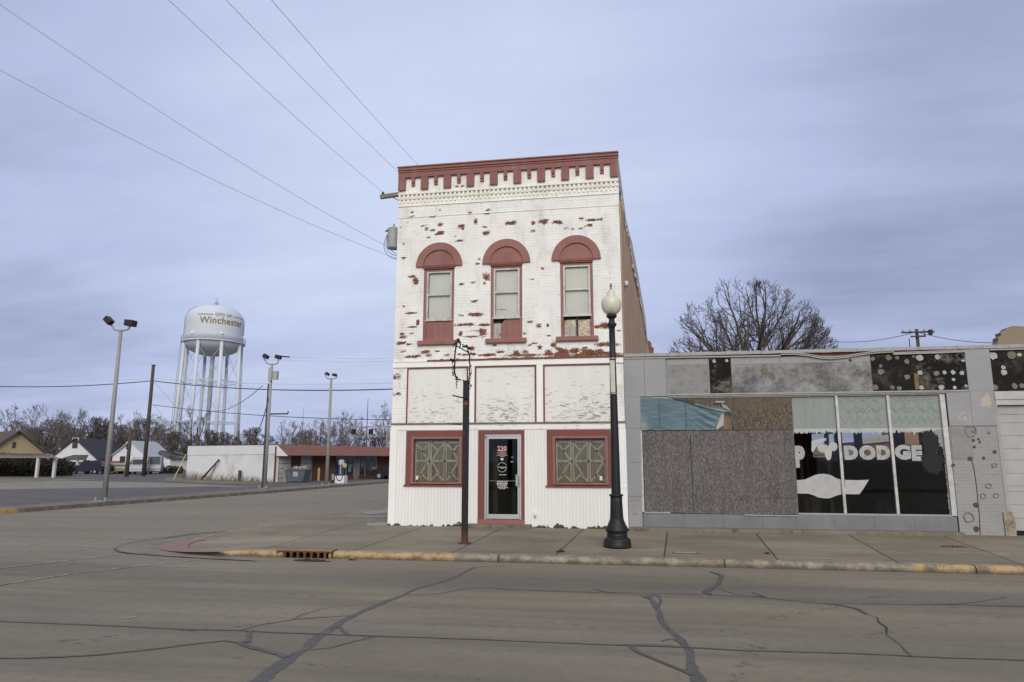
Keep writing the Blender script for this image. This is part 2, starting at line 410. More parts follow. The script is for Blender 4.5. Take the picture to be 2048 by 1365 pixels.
# tar seals and cracks on the carriageway
def seam(pts, z=ZR + .004, name='tar_seam', mat=M_tar, jag=.25):
    pts = [(*G(px, py, z).xy, w) for px, py, w in pts]
    fine_ = []
    for a, b in zip(pts, pts[1:]):
        n = max(1, int(math.hypot(b[0] - a[0], b[1] - a[1]) / .06))
        for i in range(n): t = i / n; fine_.append(tuple(a[k] + (b[k] - a[k]) * t for k in range(3)))
    fine_.append(pts[-1]); m = MB(); L, Rr = [], []
    for i, (x, y, wpx) in enumerate(fine_):
        a = fine_[max(0, i - 1)]; b = fine_[min(len(fine_) - 1, i + 1)]; tx, ty = b[0] - a[0], b[1] - a[1]; l = math.hypot(tx, ty) or 1
        nx, ny = ty / l, -tx / l; d = math.hypot(x, y) / FPX; hw = wpx * d * (.66 if name == 'tar_seam' else .5)
        ww = [hw * (1 + jag * 2 * (mnoise.noise((x * 3.1 + s * 9, y * 3.1, 0)))) + hw * jag * 2.0 * mnoise.noise((x * 14 + s * 5, y * 14, 3)) for s in (0, 1)]
        wob = .03 * mnoise.noise((x * 1.7, y * 1.7, 5))
        L.append((x + nx * (ww[0] + wob), y + ny * (ww[0] + wob), z)); Rr.append((x - nx * (ww[1] - wob), y - ny * (ww[1] - wob), z))
    for i in range(len(L) - 1): m.face(L[i], L[i + 1], Rr[i + 1], Rr[i])
    return m.build(name, mat, road_o)
zA = lambda l: [(a / 2, 1000 + b / 2, c / 2) for a, b, c in l]
zB = lambda l: [(1024 + a / 2, 1000 + b / 2, c / 2) for a, b, c in l]
k = 0
for pts in (zA([(985, 760, 52), (1070, 690, 50), (1130, 650, 46), (1170, 625, 40), (1230, 590, 30), (1270, 545, 30), (1340, 510, 28), (1380, 480, 22), (1450, 445, 20), (1520, 415, 18), (1600, 385, 14), (1680, 350, 12), (1760, 330, 11), (1840, 300, 8), (1870, 280, 10), (1900, 268, 6), (1950, 266, 3), (2020, 266, 3)]),
            zA([(-40, 484, 6), (250, 495, 6), (500, 505, 7), (740, 518, 7), (960, 522, 7), (1100, 530, 7), (1270, 535, 8), (1500, 543, 9), (1700, 550, 8), (2048, 563, 7)]) + zB([(200, 570, 7), (450, 580, 10), (700, 590, 12), (900, 600, 9), (1100, 606, 8), (1400, 615, 7), (1600, 625, 7), (1800, 632, 8), (2100, 642, 7)]),
            zA([(-40, 632, 8), (250, 628, 9), (400, 620, 9), (560, 603, 8), (740, 580, 7), (900, 562, 8), (960, 570, 12), (1000, 588, 18), (1060, 602, 16), (1120, 615, 18), (1150, 628, 24)]),
            zA([(960, 522, 6), (1040, 500, 6), (1100, 492, 6), (1170, 478, 6), (1280, 470, 5), (1400, 463, 5)]), zA([(1170, 478, 3), (1200, 460, 3), (1290, 435, 3), (1400, 420, 2), (1500, 412, 2)]),
            zA([(1005, 520, 10), (995, 545, 16), (985, 570, 22)]), zA([(1240, 600, 10), (1330, 590, 9), (1420, 565, 8), (1500, 545, 8)]), zA([(1345, 505, 12), (1370, 525, 10), (1400, 538, 8)]),
            zA([(1620, 380, 3), (1750, 375, 4), (1850, 355, 4), (1950, 350, 4), (2048, 358, 4)]) + zB([(200, 365, 4), (400, 370, 4), (780, 378, 4), (1000, 390, 5), (1150, 405, 4), (1300, 418, 6), (1380, 435, 12), (1412, 456, 5)]),
            zB([(765, 760, 40), (745, 715, 38), (725, 690, 32), (716, 650, 22), (710, 600, 24), (680, 560, 22), (640, 530, 18), (610, 490, 18), (595, 450, 18), (570, 420, 20), (555, 400, 14), (540, 380, 10)]),
            zB([(515, 382, 6), (545, 395, 10), (565, 376, 6), (592, 388, 8), (602, 408, 8), (575, 430, 10)]),
            zB([(480, 586, 16), (500, 605, 16), (560, 635, 13), (640, 668, 12), (690, 685, 14), (725, 700, 16)]), zB([(440, 578, 8), (520, 580, 12), (620, 583, 12), (700, 592, 12)]), zB([(600, 565, 6), (640, 556, 6), (680, 575, 8)]),
            zB([(800, 288, 8), (835, 300, 16), (834, 322, 14), (806, 350, 12), (775, 368, 22), (795, 380, 8)]),
            zB([(820, 352, 3), (900, 378, 4), (1010, 388, 5)]), zB([(965, 370, 6), (1012, 388, 6)]), zB([(1250, 413, 4), (1500, 417, 4), (1750, 418, 4), (2100, 427, 4)]), zB([(1740, 420, 5), (1850, 408, 4), (1975, 390, 4)]), zB([(330, 358, 5), (420, 374, 5)])):
    seam(pts, ZR + .004 + .002 * (k % 3)); k += 1
M_crack = pm('dark_crack', (.03, .026, .022), .3, 9, .9, 0)
seam(zB([(1410, 455, 3), (1460, 470, 3), (1470, 490, 3), (1500, 510, 4), (1505, 540, 3), (1550, 575, 3), (1570, 600, 3), (1597, 624, 3)]), ZR + .011, 'road_crack', M_crack, .6)

def faded(name, col, thr):
    m = Mt(name); p = m.pos(); n = m.noise(p, 6, 8, .75)
    c = m.mix(m.step(n, thr, thr + .12), (.150, .135, .110), col); m.bump(m.noise(p, 80, 3, .6), .3, .005); return m.done(c, .85, 0, .25)
M_white = faded('worn_white_road_paint', (.42, .41, .37), .42); M_white2 = faded('scuffed_white_paint', (.40, .39, .36), .40)
for pts, mt in ((zA([(-30, 275, 9), (240, 246, 8), (480, 218, 7)]), M_white), (zA([(-30, 345, 9), (240, 302, 8), (520, 268, 7), (800, 238, 6)]), M_white), (zA([(-30, 178, 4), (200, 182, 5), (440, 192, 5)]), M_white), (zA([(-20, 140, 4), (300, 150, 4), (580, 157, 5)]), M_white),
                (zA([(590, 158, 8), (625, 162, 8)]), M_white2), (zA([(270, 204, 6), (350, 201, 6)]), M_white), (zA([(15, 297, 6), (40, 297, 6)]), M_white2), (zA([(62, 294, 6), (115, 288, 6)]), M_white2), (zA([(488, 472, 7), (545, 467, 7)]), M_white)):
    seam(pts, ZR + .010, 'painted_line', mt, .15)

# corner pavement: strips ruled from the kerb back to the building line
def back(x, y):
    if y < 12.7 and x > -5.83: return (x, 16.9)
    if y < 19: return (-5.9, 16.9)
    return (-5.9 + SK * (y - 16.5), y)
pv = MB(); rows = []
N = 14
for p in inner:
    b = back(*p); row = []
    for i in range(N + 1):
        t = i / N; x = p[0] + (b[0] - p[0]) * t; y = p[1] + (b[1] - p[1]) * t; row.append(pv.vert((x, y, zs(x, y))))
    rows.append(row)
for r0, r1 in zip(rows, rows[1:]):
    for i in range(N): pv.f.append([r0[i], r0[i + 1], r1[i + 1], r1[i]])
pav = tag(pv.build('pavement', M_pave, smooth=True), kind='structure')
kb = MB(); rr = []
DR0, DR1 = -6.56, -5.44                    # the storm drain interrupts the kerb
for p, q in zip(path, inner):
    zt = max(zs(*q) + .004, ZR + .004); hgt = zt - ZR
    o2 = (p[0] + (q[0] - p[0]) * .18, p[1] + (q[1] - p[1]) * .18)
    rr.append([(p[0], p[1], ZR - .03), (p[0], p[1], ZR + hgt * .55), (o2[0], o2[1], ZR + hgt * .93), (p[0] + (q[0] - p[0]) * .4, p[1] + (q[1] - p[1]) * .4, zt), (q[0], q[1], zt), (q[0], q[1], zt - .05)])
for (a, b, pa, pb) in zip(rr, rr[1:], path, path[1:]):
    if pa[1] < 12.6 and pa[0] < DR1 + .02 and pb[0] > DR0 - .02: continue
    for i in range(5): kb.face(a[i], b[i], b[i + 1], a[i + 1])
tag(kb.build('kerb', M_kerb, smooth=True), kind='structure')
# opposite pavement behind the photographer
op = MB().box(-60, 60, -14, -9, -.25, -.05); tag(op.build('pavement', M_pave), kind='structure')

# red tactile paving on the dropped kerb
def tact_mat():
    m = Mt('red_tactile_paving'); p = m.pos(); x, y, z = m.xyz(p)
    d = m.math('SINE', m.math('MULTIPLY', m.math('ADD', x, m.math('MULTIPLY', y, .08)), 2 * math.pi / .11)); e_ = m.math('SINE', m.math('MULTIPLY', y, 2 * math.pi / .11))
    dots = m.step(m.math('MULTIPLY', m.math('ADD', d, 1.0), m.math('ADD', e_, 1.0)), .9, 2.2)
    c = m.mix(dots, (.25, .115, .100), (.36, .26, .23)); n = m.noise(p, 4, 6, .7)
    c = m.mix(m.math('MULTIPLY', m.step(n, .42, .62), .7), c, (.19, .165, .135)); m.bump(dots, .8, .01); return m.done(c, .85, 0, .3)
outer_px = [(412, 1079), (385, 1079), (360, 1081), (338, 1085), (322, 1090), (316, 1095), (322, 1100), (343, 1102.5), (372, 1105), (405, 1106), (450, 1106)]
inner_px = [(412, 1080), (396, 1082.5), (386, 1085), (380, 1088), (376, 1091), (375, 1094), (378, 1096.5), (386, 1098), (398, 1100), (418, 1102), (448, 1104.5)]
tm = MB(); rws = []
for a, b in zip(outer_px, inner_px):
    row = []
    for i in range(9):
        q = G(a[0] + (b[0] - a[0]) * i / 8, a[1] + (b[1] - a[1]) * i / 8, -.16); z = max(zs(q.x, q.y), ZR + .012) + .012
        q = G(a[0] + (b[0] - a[0]) * i / 8, a[1] + (b[1] - a[1]) * i / 8, z); row.append(tm.vert((q.x, q.y, max(zs(q.x, q.y), ZR + .012) + .012)))
    rws.append(row)
for a, b in zip(rws, rws[1:]):
    for i in range(8): tm.f.append([a[i], a[i + 1], b[i + 1], b[i]])
tag(tm.build('tactile_paving', tact_mat()), 'worn red crescent of tactile paving on the dropped corner kerb', 'tactile paving')

# concrete gutter apron that fans out round the corner
M_apron = pm('gutter_concrete', (.195, .170, .128), .2, 3, .9, .25, dirt=(.09, .08, .065), dirt_amt=.5)
ap = []
for px, py in ((460, 1061), (380, 1068), (300, 1079), (258, 1087), (238, 1094), (230, 1098), (236, 1103), (262, 1107), (330, 1112), (430, 1118), (520, 1122)):
    ap.append(G(px, py, ZR + .016))
aa = [p for p in path if -9.97 < p[0] < -7.6 and p[1] < 17.2]
am = MB(); am.face(*[(p.x, p.y, ZR + .016) for p in ap], *[(p[0] + .02, p[1] + .02, ZR + .016) for p in aa])
am.build('gutter_apron', M_apron, road_o)
m_ = [(px, py, 3.2) for px, py in ((462, 1060), (380, 1068), (300, 1079), (258, 1087), (237, 1093), (229, 1098), (236, 1103), (262, 1107))]
seam(m_, ZR + .020, 'apron_joint', M_tar, .5)
seam([(330, 1077, 3), (380, 1070, 4), (460, 1062, 3), (560, 1052, 2)], ZR + .022, 'apron_joint', M_tar, .5)

# the parking lot across the side street, each surface a slab a little above the last
def poly(px, z, name, mat, drop=.06):
    pts = [G(a, b, z) for a, b in px]; m = MB(); m.prism([(p.x, p.y, z) for p in pts], (0, 0, -drop)); return tag(m.build(name, mat), kind='structure')
vg = MB(); A = [(-60, 12.5)] + left[0:]
vx = [(-300, 12.5), (-24.2, 12.5), (-20.8, 20), (-19.1, 35), (-18.3, 51), (-16, 80), (-9, 170)]
vi = [(-300, 13.9), (-25.8, 13.9), (-22.6, 20.4), (-21.4, 35), (-20.7, 51), (-18.4, 80), (-11.4, 170)]
kz = -.07
vg.v = []
for a, b, c, d in zip(vx, vx[1:], vi, vi[1:]): vg.face((a[0], a[1], kz), (b[0], b[1], kz), (d[0], d[1], kz), (c[0], c[1], kz))
tag(vg.build('verge', M_verge), kind='structure')
fk = MB()
for a, b in zip(vx, vx[1:]):
    d = Vector((b[0] - a[0], b[1] - a[1], 0)).normalized(); n = Vector((-d.y, d.x, 0)) * .15
    if a == (-19.1, 35): pass
    fk.prism([(a[0], a[1], ZR - .02), (b[0], b[1], ZR - .02), (b[0], b[1], kz + .012), (a[0], a[1], kz + .012)], n)
def fk_mat():
    m = Mt('old_far_kerb'); p = m.pos(); x, y, z = m.xyz(p); n = m.noise(p, 4, 6, .7)
    c = m.mix(m.step(n, .4, .65), (.13, .11, .085), (.23, .20, .16)); f = m.math('MULTIPLY', m.math('SUBTRACT', 1.0, m.step(y, 20.9, 21.0)), m.step(n, .3, .5))
    c = m.mix(f, c, (.50, .31, .09)); return m.done(c, .9)
tag(fk.build('kerb', fk_mat()), kind='structure')
lt = MB(); li = vi + []
far = [(-300, 75), (-60, 75), (-45, 80), (-30, 85), (-20.9, 51)]
lt.face((-300, 13.9, -.066), (-25.8, 13.9, -.066), (-22.6, 20.4, -.066), (-21.4, 35, -.066), (-20.7, 51, -.066), (-18.4, 80, -.066), (-45, 80, -.066), (-300, 75, -.066))
tag(lt.build('parking_lot', M_lot), kind='structure')
poly([(-60, 963), (60, 961), (200, 963), (330, 966), (420, 970), (500, 975), (420, 973), (330, 975), (200, 976), (60, 978), (-60, 979)], -.058, 'parking_lot', M_lot2)
poly([(-60, 955), (60, 955), (110, 957), (200, 960), (120, 962), (-60, 966)], -.050, 'verge', M_dirt)
poly([(330, 955), (420, 958), (545, 964), (545, 966), (430, 967), (330, 962)], -.048, 'verge', M_dirt)
# ================================================================== THE CORNER BUILDING
YF = 16.5
def painted_brick(name, paint, peelcol, attr=True, thr_base=.642, tile=(1, 1), bw=.205, rh=.0715, dirty=.42):
    m = Mt(name); p = m.pos(); x, y, z = m.xyz(p)
    wav = m.math('MULTIPLY', m.math('SUBTRACT', m.noise(p, 1.5, 3, .5), .5), .03)
    v2 = m.comb(m.math('ADD', x, y), m.math('ADD', z, wav))
    fac, bc = m.brick(v2, bw, rh, .010)
    fine = m.noise(m.mp(p, (1, 1, 1.9)), 20, 6, .75); mid = m.noise(m.mp(p, (1, 1, 2.2), (3, 1, 5)), 3.2, 8, .75)
    cell = m.n.new('ShaderNodeVectorMath'); cell.operation = 'SNAP'; m.l.new(v2, cell.inputs[0]); cell.inputs[1].default_value = (bw / 2, rh, 1)
    blk = m.noise(cell.outputs[0], 2.3, 3, .7)
    f = m.math('ADD', m.math('MULTIPLY', mid, .34), m.math('ADD', m.math('MULTIPLY', fine, .46), m.math('MULTIPLY', blk, .20)))
    f = m.math('ADD', m.math('MULTIPLY', m.math('SUBTRACT', f, .5), 1.6), .5)
    if attr: f = m.math('ADD', f, m.math('MULTIPLY', m.attr('peel'), .27))
    peel = m.step(f, thr_base, thr_base + .025)
    edge = m.math('SUBTRACT', m.step(f, thr_base - .018, thr_base - .008), peel)
    lo = tuple(c * .92 for c in paint)
    pc = m.mix(m.step(m.noise(p, 2.5, 6, .6), .35, .65), lo, paint)
    sto = m.noise(m.mp(p, (1.2, 1.2, 6), (0, 0, 3)), 2.5, 6, .7)
    crk = m.math('MULTIPLY', m.math('MULTIPLY', fac, m.step(sto, .50, .60)), .22)          # paint split along the joints
    pc = m.mix(crk, pc, (.13, .115, .10))
    pc = m.mix(m.math('MULTIPLY', m.step(m.noise(m.mp(p, (2, 2, .5)), 1.6, 7, .7), .50, .75), dirty), pc, (.33, .31, .28))
    br = m.mix(m.step(m.noise(p, 9, 5, .6), .4, .62), (.085, .030, .016), (.26, .095, .040))
    br = m.mix(m.math('MULTIPLY', m.step(m.noise(p, 4.5, 3, .6), .56, .64), .6), br, (.36, .20, .10))
    br = m.mix(m.math('MULTIPLY', fac, .7), br, (.12, .095, .075))
    br = m.mix(m.step(m.noise(p, 3, 2, .5), 0, 1), br, peelcol)
    c = m.mix(m.math('MULTIPLY', edge, .5), pc, (.20, .16, .13)); c = m.mix(peel, c, br)
    m.bump(m.math('SUBTRACT', 1.0, fac), .42, .010); m.bump(m.math('SUBTRACT', fine, m.math('MULTIPLY', peel, .6)), .35, .010)
    return m.done(c, .8, 0, .3)
PAINT = (.82, .815, .795)
M_brickw = painted_brick('peeling_white_painted_brick', PAINT, (.17, .06, .035))
M_brickr = painted_brick('dusty_red_painted_brick', (.262, .115, .103), (.12, .05, .04), False, .76)
M_red = pm('dusty_red_paint', (.262, .115, .103), .12, 4, .65, .2, dirt=(.17, .07, .06), dirt_amt=.5)
M_redd = pm('dark_red_siding_paint', (.175, .055, .047), .15, 4, .6, .2, dirt=(.10, .03, .025), dirt_amt=.4)
M_rawb = pm('bare_weathered_brick', (.20, .085, .052), .45, 9, .9, .5, dirt=(.075, .045, .032), dirt_amt=.8, stretch=(1, 1, 2))

def board_mat(name, paint, vertical=True, pitch=.082, flake=.0, base_rot=False, zfl=None):
    m = Mt(name); p = m.pos(); x, y, z = m.xyz(p)
    c = m.mix(m.step(m.noise(m.mp(p, (3, 3, .7)), 1.6, 6, .65), .35, .68), tuple(q * .93 for q in paint), paint)
    if vertical:
        pp = m.math('PINGPONG', x, pitch / 2); gr = m.math('SUBTRACT', 1.0, m.step(pp, .002, .009))
        c = m.mix(m.math('MULTIPLY', gr, .26), c, (.26, .25, .24)); m.bump(m.math('SUBTRACT', 1.0, gr), .4, .006)
    if flake:
        st = m.noise(m.mp(p, (1.0, 1, 4.6)), 6.5, 9, .72); bl = m.noise(m.mp(p, (1, 1, 2)), 1.3, 3, .5)
        zf = m.math('MULTIPLY', m.math('SUBTRACT', 3.9, z), .055) if zfl is None else zfl
        f = m.math('ADD', m.math('ADD', m.math('MULTIPLY', st, .8), m.math('MULTIPLY', bl, .2)), zf)
        k_ = m.step(f, flake, flake + .02); e_ = m.math('SUBTRACT', m.step(f, flake - .03, flake - .02), k_)
        c = m.mix(m.math('MULTIPLY', e_, .35), c, (.30, .28, .26)); c = m.mix(m.math('MULTIPLY', k_, .85), c, m.mix(m.step(bl, .42, .55), (.37, .34, .28), (.21, .185, .145)))
        m.bump(m.math('SUBTRACT', 1.0, k_), .5, .008)
    if base_rot:
        n = m.noise(m.mp(p, (1, 1, .55)), 9, 8, .75); n2 = m.noise(m.mp(p, (1, 1, .8), (5, 0, 0)), 2.2, 3, .6)
        h = m.math('ADD', m.math('MULTIPLY', m.math('SUBTRACT', n, .5), .42), m.math('MULTIPLY', m.math('SUBTRACT', n2, .52), .55))
        k_ = m.math('SUBTRACT', 1.0, m.step(m.math('SUBTRACT', z, h), .055, .068)); c = m.mix(k_, c, (.060, .045, .036))
        sp = m.step(m.math('ADD', m.noise(p, 26, 4, .7), m.math('MULTIPLY', z, -.06)), .68, .70); c = m.mix(m.math('MULTIPLY', sp, .7), c, (.14, .12, .10))
        m.bump(m.math('SUBTRACT', 1.0, k_), .5, .01)
    m.bump(m.noise(p, 30, 4, .6), .12, .01)
    return m.done(c, .62, 0, .35)
M_siding = board_mat('white_beadboard_siding', (.78, .775, .757), True, .082, 0, True)
M_panel = board_mat('flaking_white_panel', (.75, .74, .715), False, flake=.628)
M_trim = board_mat('white_trim_board', (.84, .83, .81), False, flake=.66, zfl=0.0)
M_redsid = board_mat('dark_red_beadboard', (.180, .056, .048), True, .07)
M_alu = pm('brushed_aluminium', (.56, .57, .57), .08, 12, .35, .05, metal=.6)
M_aluw = pm('weathered_aluminium', (.47, .47, .455), .2, 9, .5, .1, metal=.15, dirt=(.22, .21, .19), dirt_amt=.6)
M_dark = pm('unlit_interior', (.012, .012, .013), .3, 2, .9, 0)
M_wood_shade = pm('rotten_wood_and_gap_shade', (.045, .035, .028), .4, 12, .9, .4)  # wood for the mullion; side gap and voids get shade in their colour
M_blind = pm('white_roller_blind', (.74, .74, .72), .06, 2, .6, .08, stretch=(1, 1, .4))
def glass_mat(name, tint=(.95, .965, .955), rough=.03):
    m = Mt(name); n = m.noise(m.pos(), .9, 3, .5); m.bump(n, .04, .05)
    m.b.inputs['Transmission Weight'].default_value = 1.0; m.b.inputs['IOR'].default_value = 1.5
    m.put(m.b.inputs['Base Color'], tint); m.put(m.b.inputs['Roughness'], rough)
    tr = m.n.new('ShaderNodeBsdfTransparent'); gl = m.n.new('ShaderNodeBsdfGlossy'); gl.inputs['Roughness'].default_value = rough
    fr = m.n.new('ShaderNodeFresnel'); fr.inputs[0].default_value = 1.55; mxs = m.n.new('ShaderNodeMixShader')
    bmp = m.b.inputs['Normal'].links[0].from_socket; m.l.new(bmp, gl.inputs['Normal'])
    tr.inputs[0].default_value = (*tint, 1)
    m.l.new(fr.outputs[0], mxs.inputs[0]); m.l.new(tr.outputs[0], mxs.inputs[1]); m.l.new(gl.outputs[0], mxs.inputs[2])
    m.l.new(mxs.outputs[0], m.n['Material Output'].inputs[0]); return m.m
M_glass = glass_mat('window_glass'); M_glassd = glass_mat('dim_window_glass', (.55, .57, .57))
M_greywood = pm('grey_weathered_wood', (.40, .385, .34), .25, 5, .85, .4, dirt=(.10, .10, .075), dirt_amt=.6, stretch=(6, 6, .6))
M_brownwood = pm('brown_weathered_planks', (.24, .215, .17), .4, 5, .9, .5, dirt=(.06, .045, .035), dirt_amt=.7, stretch=(9, 9, .5))
M_foam = pm('crumpled_insulation', (.52, .45, .37), .35, 8, .9, 1.0, dirt=(.22, .17, .12), dirt_amt=.8)
M_black = pm('black_metal', (.012, .012, .013), .3, 8, .5, .2)
M_steel = pm('galvanised_steel', (.36, .36, .36), .15, 6, .45, .1, metal=.4)

B = thing('corner_building', (-2.9, YF, 0), 'narrow two-storey corner building of peeling white painted brick with dusty red cornice and arches', 'building')
zo1 = lambda a, b: (780 + a / 3.413, 300 + b / 3.413)
zo2 = lambda a, b: (800 + a / 4.655, 640 + b / 4.655)
blobs = []
for lst, zf, s in (([(137,461,25,6),(150,428,8,6),(340,413,8,7),(307,452,8,5),(285,457,14,3),(235,518,22,7),(247,540,12,12),(293,550,16,7),(347,513,18,9),(345,570,20,12),(318,578,14,5),(260,598,14,6),(93,640,8,5),(95,740,16,8),(485,520,22,9),(497,537,8,9),(445,591,7,5),(475,620,20,5),(545,433,14,9),(585,490,10,16),(675,411,16,6),(662,435,16,5),(648,527,18,7),(655,570,20,13),(820,500,32,12),(793,497,8,6),(978,503,10,12),(977,553,16,11),(1053,490,28,12),(1053,503,10,12),(1133,493,30,10),(1165,497,6,6),(1310,468,12,6),(1380,480,52,6),(1365,480,15,8),(1440,475,8,8),(1362,515,15,9),(1335,520,8,7),(1200,541,16,5),(1250,540,12,5),(1300,538,18,6),(610,745,8,9),(595,778,16,7),(660,870,20,19),(1040,810,10,8),(972,884,14,3),(177,900,14,24),(150,865,28,5),(490,918,20,9),(568,907,18,3),(645,910,5,9),(570,1035,24,9),(480,1130,18,7),(580,1125,38,11),(150,1115,40,5),(95,1070,10,4),(190,1180,8,16),(520,1195,55,8),(645,1195,40,8),(150,1210,25,5),(480,1260,12,14),(632,1250,25,24),(600,1235,44,6),(560,1275,50,5),(85,1280,20,7),(150,1252,14,7),(75,530,8,6),(118,495,5,6),(960,1175,20,4),(1015,1200,16,11),(1078,1200,9,11),(1085,1270,20,6),(1470,1200,35,15),(1410,1212,16,8),(920,1255,12,7),(455,250,16,5),(495,250,10,5),(1470,1330,60,14),(1560,1235,14,6),(75,1320,30,10),(130,1330,22,8)], zo1, 3.413),
                   ([(30,160,25,6),(45,210,15,7),(90,230,14,8),(15,300,12,8),(45,295,12,8),(240,300,28,14),(270,330,30,12),(165,335,28,8),(355,292,28,8),(435,330,22,7),(550,320,18,8),(610,325,30,6),(690,320,22,10),(800,330,66,11),(935,300,30,9),(1085,303,28,14),(1170,298,24,14),(880,238,16,4),(1200,238,18,8),(1250,218,25,4),(1430,235,22,20),(1380,305,34,24),(1465,270,20,14),(1510,290,48,24),(1550,300,24,16),(1625,290,38,22),(1760,300,64,28),(1850,290,42,14),(1900,310,62,12),(1730,260,25,9),(1130,332,130,9),(1400,322,110,10),(1750,322,200,10),(1700,330,330,6),(90,345,60,5),(20,130,20,4)], zo2, 4.655)):
    for a, b, rx, ry in lst:
        q = F(*zf(a, b), YF); d = q.y * 1.0; blobs.append((q.x, q.z, max(rx / s * d / 1330, .03), max(ry / s * d / 1330, .022)))
def peel_f(v):
    s = 0
    for bx, bz, rx, rz in blobs:
        u_ = abs(v.x - bx) / rx; w_ = abs(v.z - bz) / rz
        if u_ < 2 and w_ < 2: s = max(s, 1 - (max(u_, w_) * .6 + .4 * math.hypot(u_, w_)) * .5)
    return min(1, s * 1.3)
XL, XR = -5.82, -.04
wins = [-4.665, -2.905, -1.135]
holes = [(c - .405, c + .405, 4.58, 6.52) for c in wins]
fw = MB().wall(lin(XL, XR, 146), lin(4.06, 8.98, 150), YF, holes, .22)
front = fw.build('wall', M_brickw, B); setattr_peel(front, peel_f, B.location)
s_ = MB()
s_.wall(lin(XL, -5.45, 10), lin(2.5, 4.06, 40), YF); s_.wall(lin(-.31, XR, 8), lin(2.5, 4.06, 40), YF)
s_.face((-5.45, YF + .05, 2.4), (-.31, YF + .05, 2.4), (-.31, YF + .05, 4.06), (-5.45, YF + .05, 4.06))
o_ = s_.build('wall', M_brickw, B)
setattr_peel(o_, lambda v: .55 if (v.x < -5.6 and (3.6 < v.z < 3.75 or 3.2 < v.z < 3.28)) else .12, B.location)
# flank walls, flat roof behind the parapet
M_flank = painted_brick('weathered_flank_brick', (.50, .485, .44), (.2, .1, .06), False, .76, dirty=.7)
def sx(y, x0): return x0 + SK * (y - YF)
_pl = [(sx(16.62, XR), 16.62), (sx(33, XR), 33)]
prof = [(YF + .03, 9.25)]
for _p in ((1243, 365), (1252.7, 440), (1265, 489), (1274.3, 538), (1283.5, 592), (1291, 635), (1294.5, 676), (1296.5, 697)):
    _q = W(*_p, *_pl)
    if _q.y > prof[-1][0] + .3: prof.append((_q.y, _q.z))
prof.append((33.5, min(prof[-1][1], 5.9)))
for x0, nm in ((XL, 0), (XR, 1)):
    fl = MB()
    for (ya, za), (yb, zb) in zip(prof, prof[1:]):
        for j in range(6):
            t0, t1 = j / 6, (j + 1) / 6; y0, y1 = ya + (yb - ya) * t0, ya + (yb - ya) * t1
            z0, z1 = za + (zb - za) * t0, za + (zb - za) * t1
            fl.prism([(sx(y0, x0), y0, 0), (sx(y1, x0), y1, 0), (sx(y1, x0), y1, z1 + rnd.uniform(-.04, .03)), (sx(y0, x0), y0, z0 + rnd.uniform(-.04, .03))], (.22 if x0 == XL else -.22, 0, 0))
    fl.build('side_wall', M_flank if nm else M_brickw, B)
rf = MB().face((XL + .2, YF + .25, 8.4), (XR - .2, YF + .25, 8.4), (sx(33, XR) - .2, 33, 6.0), (sx(33, XL) + .2, 33, 6.0))
rf.face((XL, 33, 0), (sx(33, XR), 33, 0), (sx(33, XR), 33, 6.2), (XL, 33, 6.2)); rf.build('roof', pm('roof_felt', (.08, .08, .08), .2, 4, .9, .2), B)
# tan sheathing on the right flank, the gap's shade along its ragged edge is a dark-coloured strip
M_tan = pm('tan_wood_sheathing', (.47, .31, .20), .28, 3, .85, .35, dirt=(.27, .165, .10), dirt_amt=.6, stretch=(3, 3, .45))
edge_px = [(1239.6, 404), (1241.5, 425), (1245.6, 452), (1251.7, 481), (1256.8, 500), (1262, 542), (1269, 571), (1276, 602), (1281.5, 631), (1286.6, 659), (1291.5, 688), (1294, 700)]
pl = [(sx(16.62, XR), 16.62), (sx(33, XR), 33)]
ed = [W(px, py, *pl) for px, py in edge_px]
sh = MB(); n_ = len(ed); up_ = []
for i in range(len(ed) - 1):
    for j in range(7):
        q = ed[i].lerp(ed[i + 1], j / 7); up_.append(Vector((q.x, q.y, q.z + rnd.uniform(-.07, .07))))
up_ = [v_ for v_ in up_ if v_.y > 16.56]
base_ = [Vector((sx(v_.y, XR) + .05, v_.y, 3.9)) for v_ in up_]
front_top = up_[0].z
sh.prism([(XR + .03, YF + .02, 3.9), (XR + .03, YF + .02, front_top), *[(v_.x + .03, v_.y, v_.z) for v_ in up_], (up_[-1].x + .03, up_[-1].y, 3.9)], (-.02, 0, 0))
sh.build('side_sheathing', M_tan, B)
gp = MB(); _hi = [v_.z + .45 + .22 * mnoise.noise((v_.y * 2.2, 0, 0)) for v_ in up_]
for k_ in range(len(up_) - 1):
    a, b = up_[k_], up_[k_ + 1]
    if b.y > a.y: gp.face((a.x + .016, a.y, a.z - .3), (b.x + .016, b.y, b.z - .3), (b.x + .016, b.y, _hi[k_ + 1]), (a.x + .016, a.y, _hi[k_]))
gp.build('side_gap_shade', M_wood_shade, B)
for a, b in zip(up_[4:], up_[5:]):
    if rnd.random() < .35: MB().obox(((a + b) / 2) + Vector((.03, 0, .15 + rnd.uniform(-.05, .1))), (.02, 0, 0), (0, (b - a).y / 2 + .05, -.12), (0, 0, .05)).build('torn_batten', M_foam, B)
# rubble showing at the rear of the flank
rb = MB(); qa, qb = F(1291, 706, 31), F(1307, 706, 31); outl = [(1289, 712), (1289, 686), (1293, 681), (1299, 682), (1303, 687), (1303, 693), (1308, 697), (1307, 712)]
rb.prism([tuple(F(a, b, 31)) for a, b in outl], (0, 1.2, 0)); rb.build('broken_masonry', M_rawb, B)
